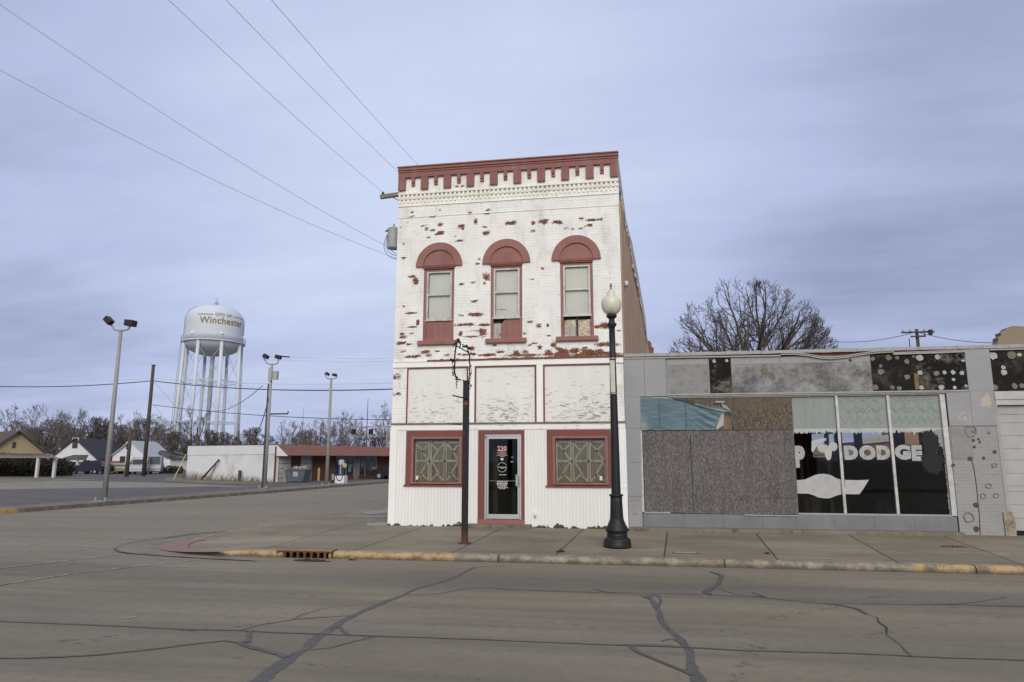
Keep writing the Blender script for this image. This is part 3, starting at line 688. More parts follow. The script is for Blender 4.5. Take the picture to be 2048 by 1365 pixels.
# wall light
wl_ = thing('wall_light', (.03, 17.0, 5.2), 'small white light fitting on the tan flank of the brick building', 'wall light')
q = W(1247, 568, *pl); wl_.location = (q.x + .06, q.y, q.z)
MB().box(q.x + .03, q.x + .12, q.y - .10, q.y + .10, q.z - .05, q.z + .05).build('housing', pm('white_plastic', (.6, .6, .58), .1), wl_, bevel=.01)
MB().box(q.x + .04, q.x + .11, q.y - .08, q.y + .08, q.z - .075, q.z - .052).build('lens', pm('lens_plastic', (.4, .4, .38), .1, rough=.3), wl_)

# cornice
cn = MB(); cn.box(XL, XR, YF - .068, YF + .25, 8.985, 9.125).box(XL, XR, YF - .085, YF + .25, 9.125, 9.165).box(XL, XR, YF - .105, YF + .25, 9.178, 9.255)
cn.build('cornice', M_brickr, B)
MB().box(XL - .02, XR + .02, YF - .13, YF + .25, 9.256, 9.285).build('coping', pm('rust_brown_coping', (.27, .125, .085), .2, 6, .7, .2, dirt=(.14, .07, .05)), B)
for i in range(10):
    c = XL + .10 + .621 * i
    if i == 9: c = XR - .10
    MB().box(c - .10, c + .10, YF - .062, YF + .02, 8.64, 8.984).build('corbel', M_brickr, B)
    if i < 9:
        d = c + .31; m = MB().box(d - .045, d + .045, YF - .065, YF + .02, 8.83, 8.984).box(d - .045, d + .045, YF - .045, YF + .02, 8.755, 8.818)
        m.build('small_corbel', M_brickr, B)
dn = MB(); dn.box(XL, XR, YF - .058, YF + .02, 8.515, 8.56)
for k in range(50):
    x0 = XL + .02 + k * .1155
    dn.box(x0, x0 + .055, YF - .045, YF + .01, 8.405, 8.514)
    dn.box(x0 + .0, x0 + .055, YF - .026, YF + .01, 8.285, 8.385)
dn.box(XL, XR, YF - .035, YF + .01, 8.386, 8.404)
dn.box(XL, XR, YF - .012, YF + .01, 8.21, 8.275); dn.box(XL, XR, YF - .020, YF + .01, 8.195, 8.209); dn.box(XL, XR, YF - .012, YF + .01, 7.885, 7.90)
dn.build('dentil_band', pm('white_cornice_paint', (.80, .785, .72), .08, 5, .75, .3, dirt=(.45, .42, .34), dirt_amt=.5), B)

# first-floor windows
def arch(c, y, ro, hi, dep, mat, name, parent, z0=6.52, inner=None, hin=None):
    n = 22; m = MB()
    o = [(c + ro * math.cos(math.pi * i / n), y, z0 + hi * math.sin(math.pi * i / n)) for i in range(n + 1)]
    if inner is None: m.prism(o, (0, dep, 0))
    else:
        q = [(c + inner * math.cos(math.pi * i / n), y, z0 + hin * math.sin(math.pi * i / n)) for i in range(n + 1)]
        for i in range(n): m.prism([o[i], o[i + 1], q[i + 1], q[i]], (0, dep, 0))
    return m.build(name, mat, parent)
for wi, c in enumerate(wins):
    wn_o = thing('arched_window', (0, 0, 0), None, None); wn_o.parent = B
    lab = ('upper window with whole red boards below its sash', 'upper window whose red boards are broken away at the left', 'upper window with torn insulation showing below its sash')[wi]
    wn_o['label'] = lab
    arch(c, YF - .055, .615, .63, .075, M_red, 'arch_hood', wn_o, inner=.425, hin=.435)
    arch(c, YF - .018, .425, .435, .03, M_red, 'arch_panel', wn_o)
    MB().box(c - .44, c + .43, YF - .035, YF + .02, 6.49, 6.55).box(c - .41, c + .41, YF - .02, YF + .03, 6.455, 6.489).build('lintel', M_redd if wi == 0 else pm('worn_red_lintel', (.22, .085, .07), .3, 8, .8, .4, dirt=(.12, .09, .06), dirt_amt=.8), wn_o)
    fr = MB().box(c - .405, c - .335, YF + .02, YF + .10, 4.58, 6.455).box(c + .335, c + .405, YF + .02, YF + .10, 4.58, 6.455).box(c - .335, c + .335, YF + .02, YF + .10, 6.40, 6.455)
    fr.build('casing', M_red, wn_o)
    zb = 5.12
    sa = MB().box(c - .335, c - .29, YF + .03, YF + .08, zb, 6.40).box(c + .29, c + .335, YF + .03, YF + .08, zb, 6.40).box(c - .29, c + .29, YF + .03, YF + .08, 6.355, 6.40)
    sa.box(c - .29, c + .29, YF + .02, YF + .07, zb, zb + .045).box(c - .29, c + .29, YF + .025, YF + .075, 5.755, 5.80).box(c - .36, c + .36, YF + .0, YF + .03, zb - .035, zb - .002)
    sa.build('sash', M_aluw, wn_o)
    MB().face((c - .29, YF + .060, zb), (c + .29, YF + .060, zb), (c + .29, YF + .060, 6.36), (c - .29, YF + .060, 6.36)).build('pane', M_glass, wn_o)
    bl = MB().box(c - .285, c + .285, YF + .105, YF + .11, zb + .02, 6.35); 
    bl.build('blind', M_blind, wn_o)
    if wi == 1: MB().box(c - .28, c - .22, YF + .10, YF + .104, 5.335, 5.345).box(c - .2, c - .03, YF + .10, YF + .104, 5.333, 5.345).build('blind_tear', M_dark, wn_o)
    if wi < 2:
        bd = MB()
        for j in range(4):
            x0 = c - .335 + j * .1675
            if wi == 1 and j == 0: continue
            if wi == 1 and j == 1: bd.prism([(x0 + .06, YF + .04, 4.58), (x0 + .165, YF + .04, 4.58), (x0 + .165, YF + .04, 5.083), (x0 + .10, YF + .04, 5.04), (x0 + .03, YF + .04, 4.93), (x0 + .055, YF + .04, 4.78), (x0 - .02, YF + .04, 4.70)], (0, .02, 0)); continue
            bd.box(x0 + .002, x0 + .1655, YF + .04, YF + .06, 4.58, 5.083)
        bd.build('lower_board', M_red, wn_o)
        if wi == 1: MB().box(c - .335, c - .14, YF + .07, YF + .09, 4.58, 4.98).build('lower_board', M_greywood, wn_o)
        MB().face((c - .335, YF + .12, 4.58), (c + .335, YF + .12, 4.58), (c + .335, YF + .12, 5.12), (c - .335, YF + .12, 5.12)).build('void', M_wood_shade, wn_o)
    else:
        MB().face((c - .335, YF + .12, 4.58), (c + .335, YF + .12, 4.58), (c + .335, YF + .12, 5.12), (c - .335, YF + .12, 5.12)).build('void', M_wood_shade, wn_o)
        for x0, x1 in ((c - .32, c - .02), (c + .02, c + .32)):
            fm = MB(); nn = 12; ids = []
            for i in range(nn + 1):
                for j in range(nn + 1):
                    x_ = x0 + (x1 - x0) * i / nn; z_ = 4.60 + .41 * j / nn
                    y_ = YF + .085 - .045 * abs(mnoise.noise((x_ * 9, z_ * 14, wi))) - .03 * mnoise.noise((x_ * 25, z_ * 22, 4)); ids.append(fm.vert((x_, y_, z_ + (.02 * mnoise.noise((x_ * 8, 0, 3)) if j == nn else 0))))
            for i in range(nn):
                for j in range(nn): a = ids[i * (nn + 1) + j]; fm.f.append([a, a + nn + 1, a + nn + 2, a + 1])
            fm.build('insulation', M_foam, wn_o)
        MB().box(c - .25, c - .03, YF + .038, YF + .05, 4.60, 4.84).build('lower_board', M_greywood, wn_o)
        MB().box(c - .03, c + .02, YF + .045, YF + .07, 4.58, 5.08).build('mullion', M_wood_shade, wn_o)
    MB().box(c - .52, c + .51, YF - .085, YF + .10, 4.465, 4.575).build('sill', M_red, wn_o, bevel=.008)
# two iron stars
for px, py in ((944.5, 696.5), (1079.5, 694.5)):
    q = F(px, py, YF - .03); pts = []
    for i in range(10): a = math.pi / 2 + i * math.pi / 5; r_ = .085 if i % 2 == 0 else .034; pts.append((q.x + r_ * math.cos(a), YF - .012, q.z + r_ * math.sin(a)))
    s_ = MB()
    for i in range(10): s_.face(pts[i], pts[(i + 1) % 10], (q.x, YF - .045, q.z))
    s_.build('wall_star', pm('rusty_red_star', (.26, .07, .05), .2, 20, .7, .1), B)

# storefront upper panels and trim
MB().box(XL - .01, XR, YF - .03, YF + .03, 3.90, 4.035).build('header_board', M_trim, B)
lg = MB()
xx = lin(-4.92, XR, 60)
for a, b in zip(xx, xx[1:]): lg.box(a, b - .003, YF - .05 - rnd.random() * .01, YF + .01, 4.04, 4.085 + rnd.uniform(-.012, .012))
lg.build('ledge', M_rawb, B)
MB().box(XL, -4.94, YF - .045, YF + .01, 4.036, 4.062).build('ledge', M_trim, B)
for a, b in ((-3.86, -3.70), (-2.15, -1.99), (-.32, -.22)): MB().box(a, b, YF - .03, YF + .03, 2.50, 3.898).build('trim_post', M_trim, B)
for a, b in ((-5.45, -3.87), (-3.69, -2.165), (-1.98, -.33)):
    f = MB(); t_ = .028
    f.box(a, a + t_, YF - .02, YF + .03, 2.50, 3.895).box(b - t_, b, YF - .02, YF + .03, 2.50, 3.895).box(a + t_, b - t_, YF - .02, YF + .03, 3.867, 3.895)
    pnl = f.build('storefront_panel', M_redd, B)
    MB().face((a + t_, YF + .012, 2.50), (b - t_, YF + .012, 2.50), (b - t_, YF + .012, 3.867), (a + t_, YF + .012, 3.867)).build('panel_sheet', M_panel, pnl)
M_oldledge = pm('bare_grey_ledge', (.19, .165, .135), .3, 8, .85, .3, dirt=(.10, .08, .06), dirt_amt=.8, stretch=(.6, 1, 3))
MB().box(XL - .02, XR + .01, YF - .075, YF + .02, 2.462, 2.499).build('ledge', M_oldledge, B)
M_hdr = board_mat('flaking_header_board', (.83, .82, .80), False, flake=.60, zfl=0.01)
MB().box(XL, XR, YF - .045, YF + .02, 2.325, 2.461).build('header_board', M_hdr, B)
# ground-floor siding with openings
h2 = [(-5.42, -3.93, .97, 2.31), (-3.59, -2.45, .10, 2.31), (-1.91, -.39, .97, 2.31)]
MB().wall([XL, XR], [.0, 2.325], YF - .03, h2, .13).build('siding', M_siding, B)
M_cb = board_mat('white_corner_board', (.83, .825, .805), False, base_rot=True)
MB().box(XL - .015, -5.66, YF - .05, YF + .3, .0, 2.324).build('corner_board', M_cb, B); MB().box(XR - .15, XR + .01, YF - .045, YF - .001, .0, 2.324).build('corner_board', M_cb, B)
MB().box(XR - .30, XR + .012, YF - .055, YF - .046, .96, .985).build('trim_strip', M_trim, B)
# shutter windows
def shutter_window(x0, x1, z0, z1):
    wv = thing('shop_window', (0, 0, 0), None, None); wv.parent = B
    m = MB(); y0 = YF - .045
    a0, a1, b0, b1 = x0 + .20, x1 - .13, z0 + .10, z1 - .205
    m.box(x0, a0 - .06, y0, YF + .03, z0 + .03, z1).box(a1 + .06, x1, y0, YF + .03, z0 + .03, z1).box(a0 - .06, a1 + .06, y0, YF + .03, b1 + .055, z1)
    m.build('surround', M_redsid, wv)
    m = MB().box(a0 - .06, a0, y0 - .015, YF + .05, b0 - .05, b1 + .055).box(a1, a1 + .06, y0 - .015, YF + .05, b0 - .05, b1 + .055).box(a0, a1, y0 - .015, YF + .05, b1, b1 + .055).box(a0, a1, y0 - .015, YF + .05, b0 - .05, b0)
    m.build('frame', M_red, wv)
    MB().box(x0 - .03, x1 + .02, y0 - .03, YF + .03, z0 - .01, z0 + .03).build('sill', M_redd, wv)
    MB().face((a0, YF + .035, b0), (a1, YF + .035, b0), (a1, YF + .035, b1), (a0, YF + .035, b1)).build('pane', M_glass, wv)
    W_ = a1 - a0; n = 3
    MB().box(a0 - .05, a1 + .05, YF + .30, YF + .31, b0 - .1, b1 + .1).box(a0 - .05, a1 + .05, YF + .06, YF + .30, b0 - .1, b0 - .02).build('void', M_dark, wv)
    for j in range(n):
        s0 = a0 + W_ * j / n + .004; s1 = a0 + W_ * (j + 1) / n - .004
        sh_ = MB(); ys = YF + .10; np_ = 7
        for i in range(np_):
            q0 = s0 + (s1 - s0) * i / np_; sh_.box(q0 + .002, q0 + (s1 - s0) / np_ - .002, ys + rnd.uniform(0, .008), ys + .02, b0 + .005, b1 - .02)
        so_ = sh_.build('barn_shutter', M_brownwood, wv)
        br = MB(); t = .045; zm = (b0 + b1) / 2 - .02; yb = ys - .022
        br.box(s0, s0 + t, yb, ys - .002, b0 + .01, b1 - .03).box(s1 - t, s1, yb, ys - .002, b0 + .01, b1 - .03)
        br.box(s0 + t, s1 - t, yb + .004, ys - .002, zm - .03, zm + .03).box(s0 + t, s1 - t, yb + .004, ys - .002, b1 - .11, b1 - .05)
        def diag(xa, za, xb, zb):
            d = Vector((xb - xa, 0, zb - za)); L = d.length / 2; d.normalize(); nrm = Vector((-d.z, 0, d.x))
            br.obox(((xa + xb) / 2, yb + .011 + .002 * (xa > xb), (za + zb) / 2), d * L, (0, .008, 0), nrm * .024)
        mid = (s0 + s1) / 2; zt = b1 - .12; zl = b0 + .03
        diag(s0 + .03, zt, mid + .03, zm + .06 + .16); diag(s1 - .03, zt, mid - .01, zm + .24); diag(mid - .02, zm + .26, s1 - .05, zm + .03) if j % 2 == 0 else diag(mid + .02, zm + .26, s0 + .05, zm + .03)
        diag(s1 - .06, zm - .03, mid - .06, zl + .12) if j % 2 == 0 else diag(s0 + .06, zm - .03, mid + .06, zl + .12)
        diag(mid, zl + .16, s0 + .03, zl); diag(mid - .01, zl + .15, s1 - .03, zl)
        br.build('brace', M_greywood, wv)
        MB().box(s1 - .05, s1 + .02, yb - .012, yb - .001, zm - .012, zm + .012).box(s1 - .008, s1 + .004, yb - .014, yb - .001, zm - .05, zm + .04).box(s0 + .02, s0 + .07, yb - .012, yb - .001, b1 - .09, b1 - .07).build('hinge', M_black, wv)
    return wv, a0, a1, b0, b1
w1 = shutter_window(-5.42, -3.93, .97, 2.31); w2 = shutter_window(-1.91, -.39, .97, 2.31)
M_sticker = pm('paper_sticker', (.68, .68, .66), .1)
MB().box(w1[1] + .05, w1[1] + .11, YF + .025, YF + .029, w1[3] + .05, w1[3] + .14).build('sticker', M_sticker, w1[0])
MB().box(w2[2] - .15, w2[2] - .09, YF + .025, YF + .029, w2[3] + .05, w2[3] + .15).build('sticker', M_sticker, w2[0])
# the door
D = thing('door', (0, 0, 0), None, None); D.parent = B
m = MB().box(-3.59, -3.43, YF - .045, YF + .03, .11, 2.31).box(-2.53, -2.45, YF - .045, YF + .03, .11, 2.31).box(-3.43, -2.53, YF - .045, YF + .03, 2.215, 2.31)
m.build('casing', M_redsid, D)
MB().box(-3.59, -2.45, YF - .06, YF + .05, .10, .20).build('threshold', M_red, D)
m = MB().box(-3.43, -3.385, YF - .02, YF + .05, .20, 2.215).box(-2.575, -2.53, YF - .02, YF + .05, .20, 2.215).box(-3.385, -2.575, YF - .02, YF + .05, 2.17, 2.215); m.build('door_frame', M_alu, D)
m = MB().box(-3.38, -3.335, YF - .01, YF + .04, .21, 2.165).box(-2.625, -2.58, YF - .01, YF + .04, .21, 2.165).box(-3.335, -2.625, YF - .01, YF + .04, 2.10, 2.165).box(-3.335, -2.625, YF - .01, YF + .04, .21, .315)
m.build('door_leaf', M_alu, D, bevel=.004)
MB().face((-3.335, YF + .015, .315), (-2.625, YF + .015, .315), (-2.625, YF + .015, 2.10), (-3.335, YF + .015, 2.10)).build('pane', M_glassd, D)
m = MB().box(-2.665, -2.60, YF - .045, YF - .012, .98, 1.25); m.tube([(-2.6, YF - .03, 1.22), (-2.575, YF - .09, 1.20), (-2.575, YF - .09, 1.04), (-2.6, YF - .03, 1.02)], .012); m.build('handle', M_steel, D)
MB().box(-3.33, -2.63, YF + .05, YF + .08, 1.085, 1.11).build('push_bar', M_alu, D)
# dim hall behind the glass door
M_hall = pm('dim_hall_wall', (.09, .088, .085), .25, 2, .9, 0); M_hallf = pm('hall_floor', (.14, .13, .12), .3, 4, .6, 0)
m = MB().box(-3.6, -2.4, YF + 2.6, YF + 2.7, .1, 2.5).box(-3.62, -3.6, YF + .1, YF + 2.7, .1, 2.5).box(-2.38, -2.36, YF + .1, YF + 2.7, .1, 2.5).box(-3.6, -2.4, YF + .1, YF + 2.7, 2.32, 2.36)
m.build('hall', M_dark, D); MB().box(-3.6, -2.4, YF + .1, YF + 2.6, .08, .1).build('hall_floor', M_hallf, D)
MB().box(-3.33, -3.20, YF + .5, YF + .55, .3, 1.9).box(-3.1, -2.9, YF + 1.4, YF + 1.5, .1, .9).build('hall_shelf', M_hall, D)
yt = YF + .008
M_let = pm('white_vinyl_lettering', (.62, .60, .58), .05); M_letp = pm('pink_vinyl_lettering', (.62, .36, .31), .05)
def flat(cx, cz): return lambda u_, v_: (cx + u_, yt, cz + v_)
MB().text('220', .155, flat(-3.01, 1.865), .004, spacing=1.0).build('house_number', M_letp, D)
m = MB()
for k_, (wd, zc) in enumerate(((.16, 1.805), (.24, 1.765), (.17, 1.738), (.25, 1.708), (.08, 1.675))):
    x_ = -3.01 - wd / 2
    while x_ < -3.01 + wd / 2: l_ = rnd.uniform(.012, .04); m.box(x_, x_ + l_, yt, yt + .002, zc - .007, zc + .007); x_ += l_ + .008
m.build('door_lettering', M_letp, D)
m = MB()
m.box(-3.04, -2.975, yt, yt + .002, 1.60, 1.64).prism([(-3.04, yt, 1.60), (-2.975, yt, 1.60), (-3.005, yt, 1.575)], (0, .002, 0))   # small white state outline
n = 30
for i in range(n):
    a = 2 * math.pi * i / n; b = 2 * math.pi * (i + 1) / n
    if abs(math.sin(a)) < .25: continue
    w_ = .007 if rnd.random() < .8 else .012
    m.face(*[(-3.005 + r_ * math.cos(t), yt, 1.42 + r_ * math.sin(t)) for r_, t in ((.115, a), (.115, b), (.115 - w_, b), (.115 - w_, a))])
for wd, zc, h_ in ((.24, 1.425, .010), (.07, 1.40, .008), (.15, 1.245, .010), (.24, 1.085, .014), (.26, 1.045, .016), (.24, 1.005, .016), (.20, .965, .009), (.22, .94, .009), (.12, .915, .009)):
    x_ = -3.005 - wd / 2
    while x_ < -3.005 + wd / 2: l_ = rnd.uniform(.01, .035); m.box(x_, x_ + l_, yt, yt + .002, zc - h_, zc + h_ * .6); x_ += l_ + .009
m.box(-2.78, -2.745, yt, yt + .002, 1.655, 1.663).box(-2.735, -2.72, yt, yt + .002, 1.655, 1.663).box(-2.80, -2.73, yt, yt + .002, 1.545, 1.556)
m.build('door_lettering', M_let, D)
MB().box(-3.42, -3.39, YF - .024, YF - .021, 2.11, 2.18).build('sticker', pm('green_sticker', (.05, .25, .12), .3, 30), D)
stp = MB().box(-3.80, -2.28, YF - .34, YF - .03, -.02, .10); stp.build('doorstep', pm('dirty_concrete_step', (.17, .145, .11), .3, 5, .9, .4, dirt=(.06, .05, .035), dirt_amt=.8), B, bevel=.02)
# meter socket
ms = thing('outlet_box', (-2.2, YF - .03, .32), 'small white outlet box low on the siding right of the glass door', 'outlet box')
MB().box(-2.235, -2.165, YF - .075, YF - .031, .30, .375).build('cover', M_sticker, ms, bevel=.006); MB().box(-2.225, -2.175, YF - .065, YF - .031, .255, .298).build('conduit', M_steel, ms)
# ================================================================== THE SINGLE-STOREY SHOWROOM
S = thing('showroom_building', (5, YF, 0), 'long low abandoned showroom with boarded and painted shop windows and grey panelled front', 'building')
def enamel():
    m = Mt('grey_enamel_panel'); p = m.pos(); a = m.noise(p, .8, 5, .6); b = m.noise(m.mp(p, (3, 3, .5)), 3, 7, .7)
    c = m.mix(m.step(a, .3, .7), (.228, .232, .243), (.270, .274, .285)); c = m.mix(m.math('MULTIPLY', m.step(b, .55, .75), .25), c, (.24, .235, .23))
    m.bump(m.noise(p, 1.4, 2, .5), .12, .05); return m.done(c, .42, 0, .5)
M_enam = enamel()
def peeled_panel():
    m = Mt('peeling_column_panel'); p = m.pos(); x, y, z = m.xyz(p); a = m.noise(m.mp(p, (1, 1, .8), (2, 0, 6)), 1.9, 4, .55)
    k_ = m.step(a, .625, .632); c = m.mix(m.step(m.noise(p, 3, 5, .6), .3, .7), (.250, .252, .262), (.292, .294, .303)); c = m.mix(k_, c, (.42, .36, .28))
    m.bump(m.math('SUBTRACT', 1.0, k_), .4, .006); return m.done(c, .5, 0, .4)
M_peelp = peeled_panel()
def stained(name, base, dark, t0=.45, t1=.66, cracks=True):
    m = Mt(name); p = m.pos(); x, y, z = m.xyz(p)
    a = m.noise(m.mp(p, (1, 1, 1.3)), 1.5, 8, .68); b = m.noise(p, 14, 6, .75); s2 = m.noise(m.mp(p, (1, 1, 6)), 2.2, 8, .7)
    c = m.mix(m.step(m.noise(p, 5, 5, .6), .3, .7), tuple(q * .8 for q in base), base)
    f = m.math('ADD', m.math('MULTIPLY', a, .72), m.math('MULTIPLY', b, .28)); c = m.mix(m.math('MULTIPLY', m.step(f, t0, t1), .75), c, dark)
    if cracks: c = m.mix(m.math('MULTIPLY', m.step(s2, .615, .64), m.math('MULTIPLY', m.math('SUBTRACT', 1.0, m.step(z, 3.25, 3.5)), .75)), c, (.10, .075, .05))
    m.bump(b, .4, .01); return m.done(c, .85, 0, .2)
M_fasg = stained('stained_grey_render', (.31, .31, .31), (.045, .043, .041), .44, .60)
M_fasg1 = stained('flat_grey_render', (.275, .275, .277), (.18, .18, .178), .48, .75, False)
M_fasb = stained('black_mastic', (.014, .012, .012), (.085, .078, .066), .50, .66, False)
M_fasb2 = stained('patchy_black_mastic', (.012, .011, .010), (.19, .175, .14), .49, .60, False)
M_strip = pm('dull_white_metal_trim', (.31, .31, .315), .12, 5, .5, .15, dirt=(.22, .21, .20), dirt_amt=.6)
M_brickg = painted_brick('grey_painted_brick', (.30, .30, .305), (.2, .08, .05), False, .645, dirty=.8)
M_olive = pm('olive_adhesive', (.15, .14, .10), .3, 20, .8, .5); M_wspot = pm('white_adhesive', (.36, .37, .36), .3, 25, .7, .5); M_gspot = pm('grey_adhesive', (.16, .16, .15), .3, 20, .8, .5); M_dspot = pm('dark_adhesive', (.19, .18, .165), .35, 20, .8, .5); M_rspot = pm('rusty_adhesive', (.085, .055, .045), .5, 20, .85, .5)
# fascia
yF = YF - .03
def sheet(x0, x1, z0, z1, mat, name='fascia_panel', y=yF, par=None, d=.04): return MB().box(x0, x1, y, y + d, z0, z1).build(name, mat, par or S)
MB().box(XR + .005, .95, YF + .005, YF + .3, 3.10, 4.02).box(.952, 14, YF + .012, YF + .3, 3.06, 4.05).build('fascia_backing', M_rawb, S)
sheet(XR + .006, .440, 3.075, 3.985, M_enam, y=yF - .01); sheet(.446, .945, 3.075, 3.985, M_enam, y=yF - .01)
p1 = sheet(.950, 1.945, 3.13, 3.95, M_fasg1); p2 = sheet(1.950, 2.435, 3.13, 3.95, M_fasb2); p3 = sheet(2.440, 5.49, 3.13, 3.95, M_fasg)
p4 = sheet(5.495, 6.44, 3.13, 3.945, M_fasb); p5 = sheet(6.443, 7.445, 3.13, 3.945, M_fasb2); p6 = sheet(7.955, 14, 3.11, 3.955, M_fasb)
# row of exposed block at the top of the grey panels
M_blk = painted_brick('grey_block_course', (.31, .31, .31), (.2, .1, .07), False, .74, bw=.23, rh=.13, dirty=.3)
sheet(.985, 1.90, 3.815, 3.935, M_blk, 'block_course', yF - .004, p1, .01); sheet(2.45, 5.48, 3.80, 3.93, M_blk, 'block_course', yF - .004, p3, .01)
def spots(lst, zf, s, parent, y=None):
    for a, b, r, kind in lst:
        yy = (y or yF); q = F(*zf(a, b), yy); r_ = r / s * q.y / 1330
        mt = {'w': M_wspot, 'o': M_olive, 'g': M_gspot, 'd': M_dspot, 'r': M_rspot, 'c': M_fasg1}[kind[0]]
        m = MB(); n = 14; ph = rnd.random() * 9
        def rad(t, rr): return rr * (1 + .32 * mnoise.noise((math.cos(t) * 1.4 + ph, math.sin(t) * 1.4, 0)))
        o = [(q.x + rad(2 * math.pi * i / n, r_) * math.cos(2 * math.pi * i / n), yy - .006, q.z + rad(2 * math.pi * i / n, r_) * math.sin(2 * math.pi * i / n)) for i in range(n)]
        if len(kind) > 1:
            inn = [(q.x + (a_[0] - q.x) * .82, yy - .006, q.z + (a_[2] - q.z) * .82) for a_ in o]
            for i in range(n): m.prism([o[i], o[(i + 1) % n], inn[(i + 1) % n], inn[i]], (0, .012, 0))
        else: m.prism(o, (0, .012, 0))
        m.build('adhesive_spot', mt, parent)
z7 = lambda a, b: (1280 + a / 5.689, 690 + b / 5.689); z8 = lambda a, b: (1620 + a / 5.689, 680 + b / 5.689)
spots([(385, 298, 16, 'dr'), (505, 292, 16, 'dr'), (665, 235, 19, 'dr'), (745, 312, 16, 'd'), (475, 440, 22, 'dr'), (588, 435, 20, 'dr'), (370, 535, 20, 'dr'), (750, 520, 20, 'd')], z7, 5.689, p1)
spots([(845, 187, 19, 'w'), (985, 180, 18, 'w')], z7, 5.689, p2)
spots([(1060, 355, 16, 'd'), (1345, 190, 14, 'w'), (1410, 300, 40, 'o'), (1495, 343, 33, 'o'), (1885, 300, 42, 'd'), (2010, 280, 28, 'dr'), (1265, 180, 18, 'dr'), (1590, 175, 20, 'dr'), (1860, 180, 20, 'dr')], z7, 5.689, p3)
spots([(75, 333, 26, 'dr'), (185, 350, 28, 'dr'), (340, 330, 24, 'd'), (548, 362, 30, 'o'), (290, 443, 28, 'dr'), (455, 232, 18, 'r')], z8, 5.689, p3)
spots([(712, 215, 22, 'g'), (893, 203, 28, 'o'), (990, 203, 20, 'o'), (1103, 248, 25, 'g'), (803, 298, 17, 'g'), (808, 365, 30, 'g'), (1105, 422, 27, 'g'), (740, 540, 30, 'o'), (935, 543, 23, 'o'), (1017, 552, 24, 'g'), (1178, 190, 16, 'o')], z8, 5.689, p4)
spots([(1247, 205, 32, 'w'), (1450, 195, 26, 'w'), (1522, 193, 40, 'gr'), (1708, 190, 38, 'gr'), (1740, 232, 18, 'w'), (1250, 373, 23, 'w'), (1440, 383, 28, 'g'), (1527, 372, 20, 'w'), (1627, 370, 22, 'w'), (1728, 378, 22, 'w'), (1632, 452, 16, 'w'), (1267, 543, 22, 'w'), (1495, 543, 26, 'w'), (1645, 543, 18, 'w'), (1775, 525, 14, 'w')], z8, 5.689, p5)
z9 = lambda a, b: (1900 + a / 2.844, 620 + b / 2.844)
spots([(246, 262, 18, 'w'), (352, 258, 20, 'o'), (394, 256, 10, 'w'), (303, 328, 10, 'w'), (306, 356, 14, 'w'), (368, 434, 14, 'g'), (256, 442, 14, 'g'), (410, 432, 12, 'g')], z9, 2.844, p6)
q = F(1620 + 1205 / 5.689, 680 + 470 / 5.689, yF)
MB().prism([(6.37, yF - .01, 3.15), (6.46, yF - .01, 3.15), (6.445, yF - .01, 3.35), (6.47, yF - .01, 3.48), (6.38, yF - .01, 3.52), (6.365, yF - .01, 3.35)], (0, .012, 0)).build('rusty_patch', pm('orange_rust', (.20, .12, .06), .5, 14, .85, .5), S)
# coping, its joints, and the sagging trim below it
cp = MB(); x_ = XR + .01
while x_ < 14: cp.box(x_, min(14, x_ + .258), YF - .06 - rnd.random() * .004, YF + .32, 4.03 + rnd.uniform(-.004, .004), 4.105 + rnd.uniform(-.003, .006)); x_ += .262
cp.build('coping', M_strip, S)
def trim(pts, h, y, name='metal_trim'):
    m = MB()
    for (a, za), (b, zb) in zip(pts, pts[1:]): m.prism([(a, y, za), (b, y, zb), (b, y, zb + h), (a, y, za + h)], (0, .02, 0))
    return m.build(name, M_strip, S)
wv = [(F(px, py, YF).x, F(px, py, YF).z) for px, py in ((1560, 708), (1590, 708), (1615, 711), (1635, 715), (1660, 717), (1690, 714), (1720, 709), (1750, 705), (1786, 703))]
trim([(XR + .006, 3.985), (wv[0][0], 3.962)], .032, YF - .062)
trim(wv, .022, YF - .09); trim([(a, z - .035) for a, z in wv], .022, YF - .08)
trim([(5.97, 3.935), (6.9, 3.945), (7.44, 3.955)], .035, YF - .07); trim([(5.97, 3.975), (7.44, 3.995)], .02, YF - .065); trim([(7.96, 3.985), (14, 3.99)], .03, YF - .065)
trim([(.95, 3.095), (7.44, 3.085)], .034, YF - .07, 'soffit_trim'); trim([(.95, 3.06), (6.98, 3.055)], .03, YF - .05, 'soffit_trim')
# corner column and left pilaster
sheet(7.45, 7.95, 3.095, 4.02, M_enam, 'column_panel', yF - .02); sheet(6.985, 7.452, 2.335, 3.083, M_peelp, 'column_panel', yF - .02); sheet(7.457, 7.94, 2.335, 3.092, M_peelp, 'column_panel', yF - .02)
sheet(XR + .006, .32, 2.333, 3.072, M_enam, 'column_panel', yF - .01); sheet(XR + .006, .31, 1.545, 2.328, M_enam, 'column_panel', yF - .01); sheet(XR + .006, .305, .765, 1.54, M_enam, 'column_panel', yF - .01)
sheet(XR + .02, .295, 0, .76, M_brickg, 'pilaster', yF + .0, d=.2); sheet(XR + .006, .30, .762, 3.07, M_strip, 'pilaster', yF + .035, d=.2)
m = MB(); q = F(1230 + 122 / 2.967, 640 + 1150 / 2.967, yF); m.lathe([(.012, -.002), (.012, .002)], (q.x - .02, yF - .003, q.z + .03), 10, (0, 1, 0))
for i in range(7): a = math.pi * (1.1 + .8 * i / 6); b = math.pi * (1.1 + .8 * (i + 1) / 6); m.tube([(q.x + .05 * math.cos(a), yF - .003, q.z + .02 + .05 * math.sin(a)), (q.x + .05 * math.cos(b), yF - .003, q.z + .02 + .05 * math.sin(b))], .006, 4)
m.text('SEKE', .11, lambda u_, v_: (.135 + u_, yF - .003, .665 + v_), -.001); m.build('scrawl', M_dspot, S)
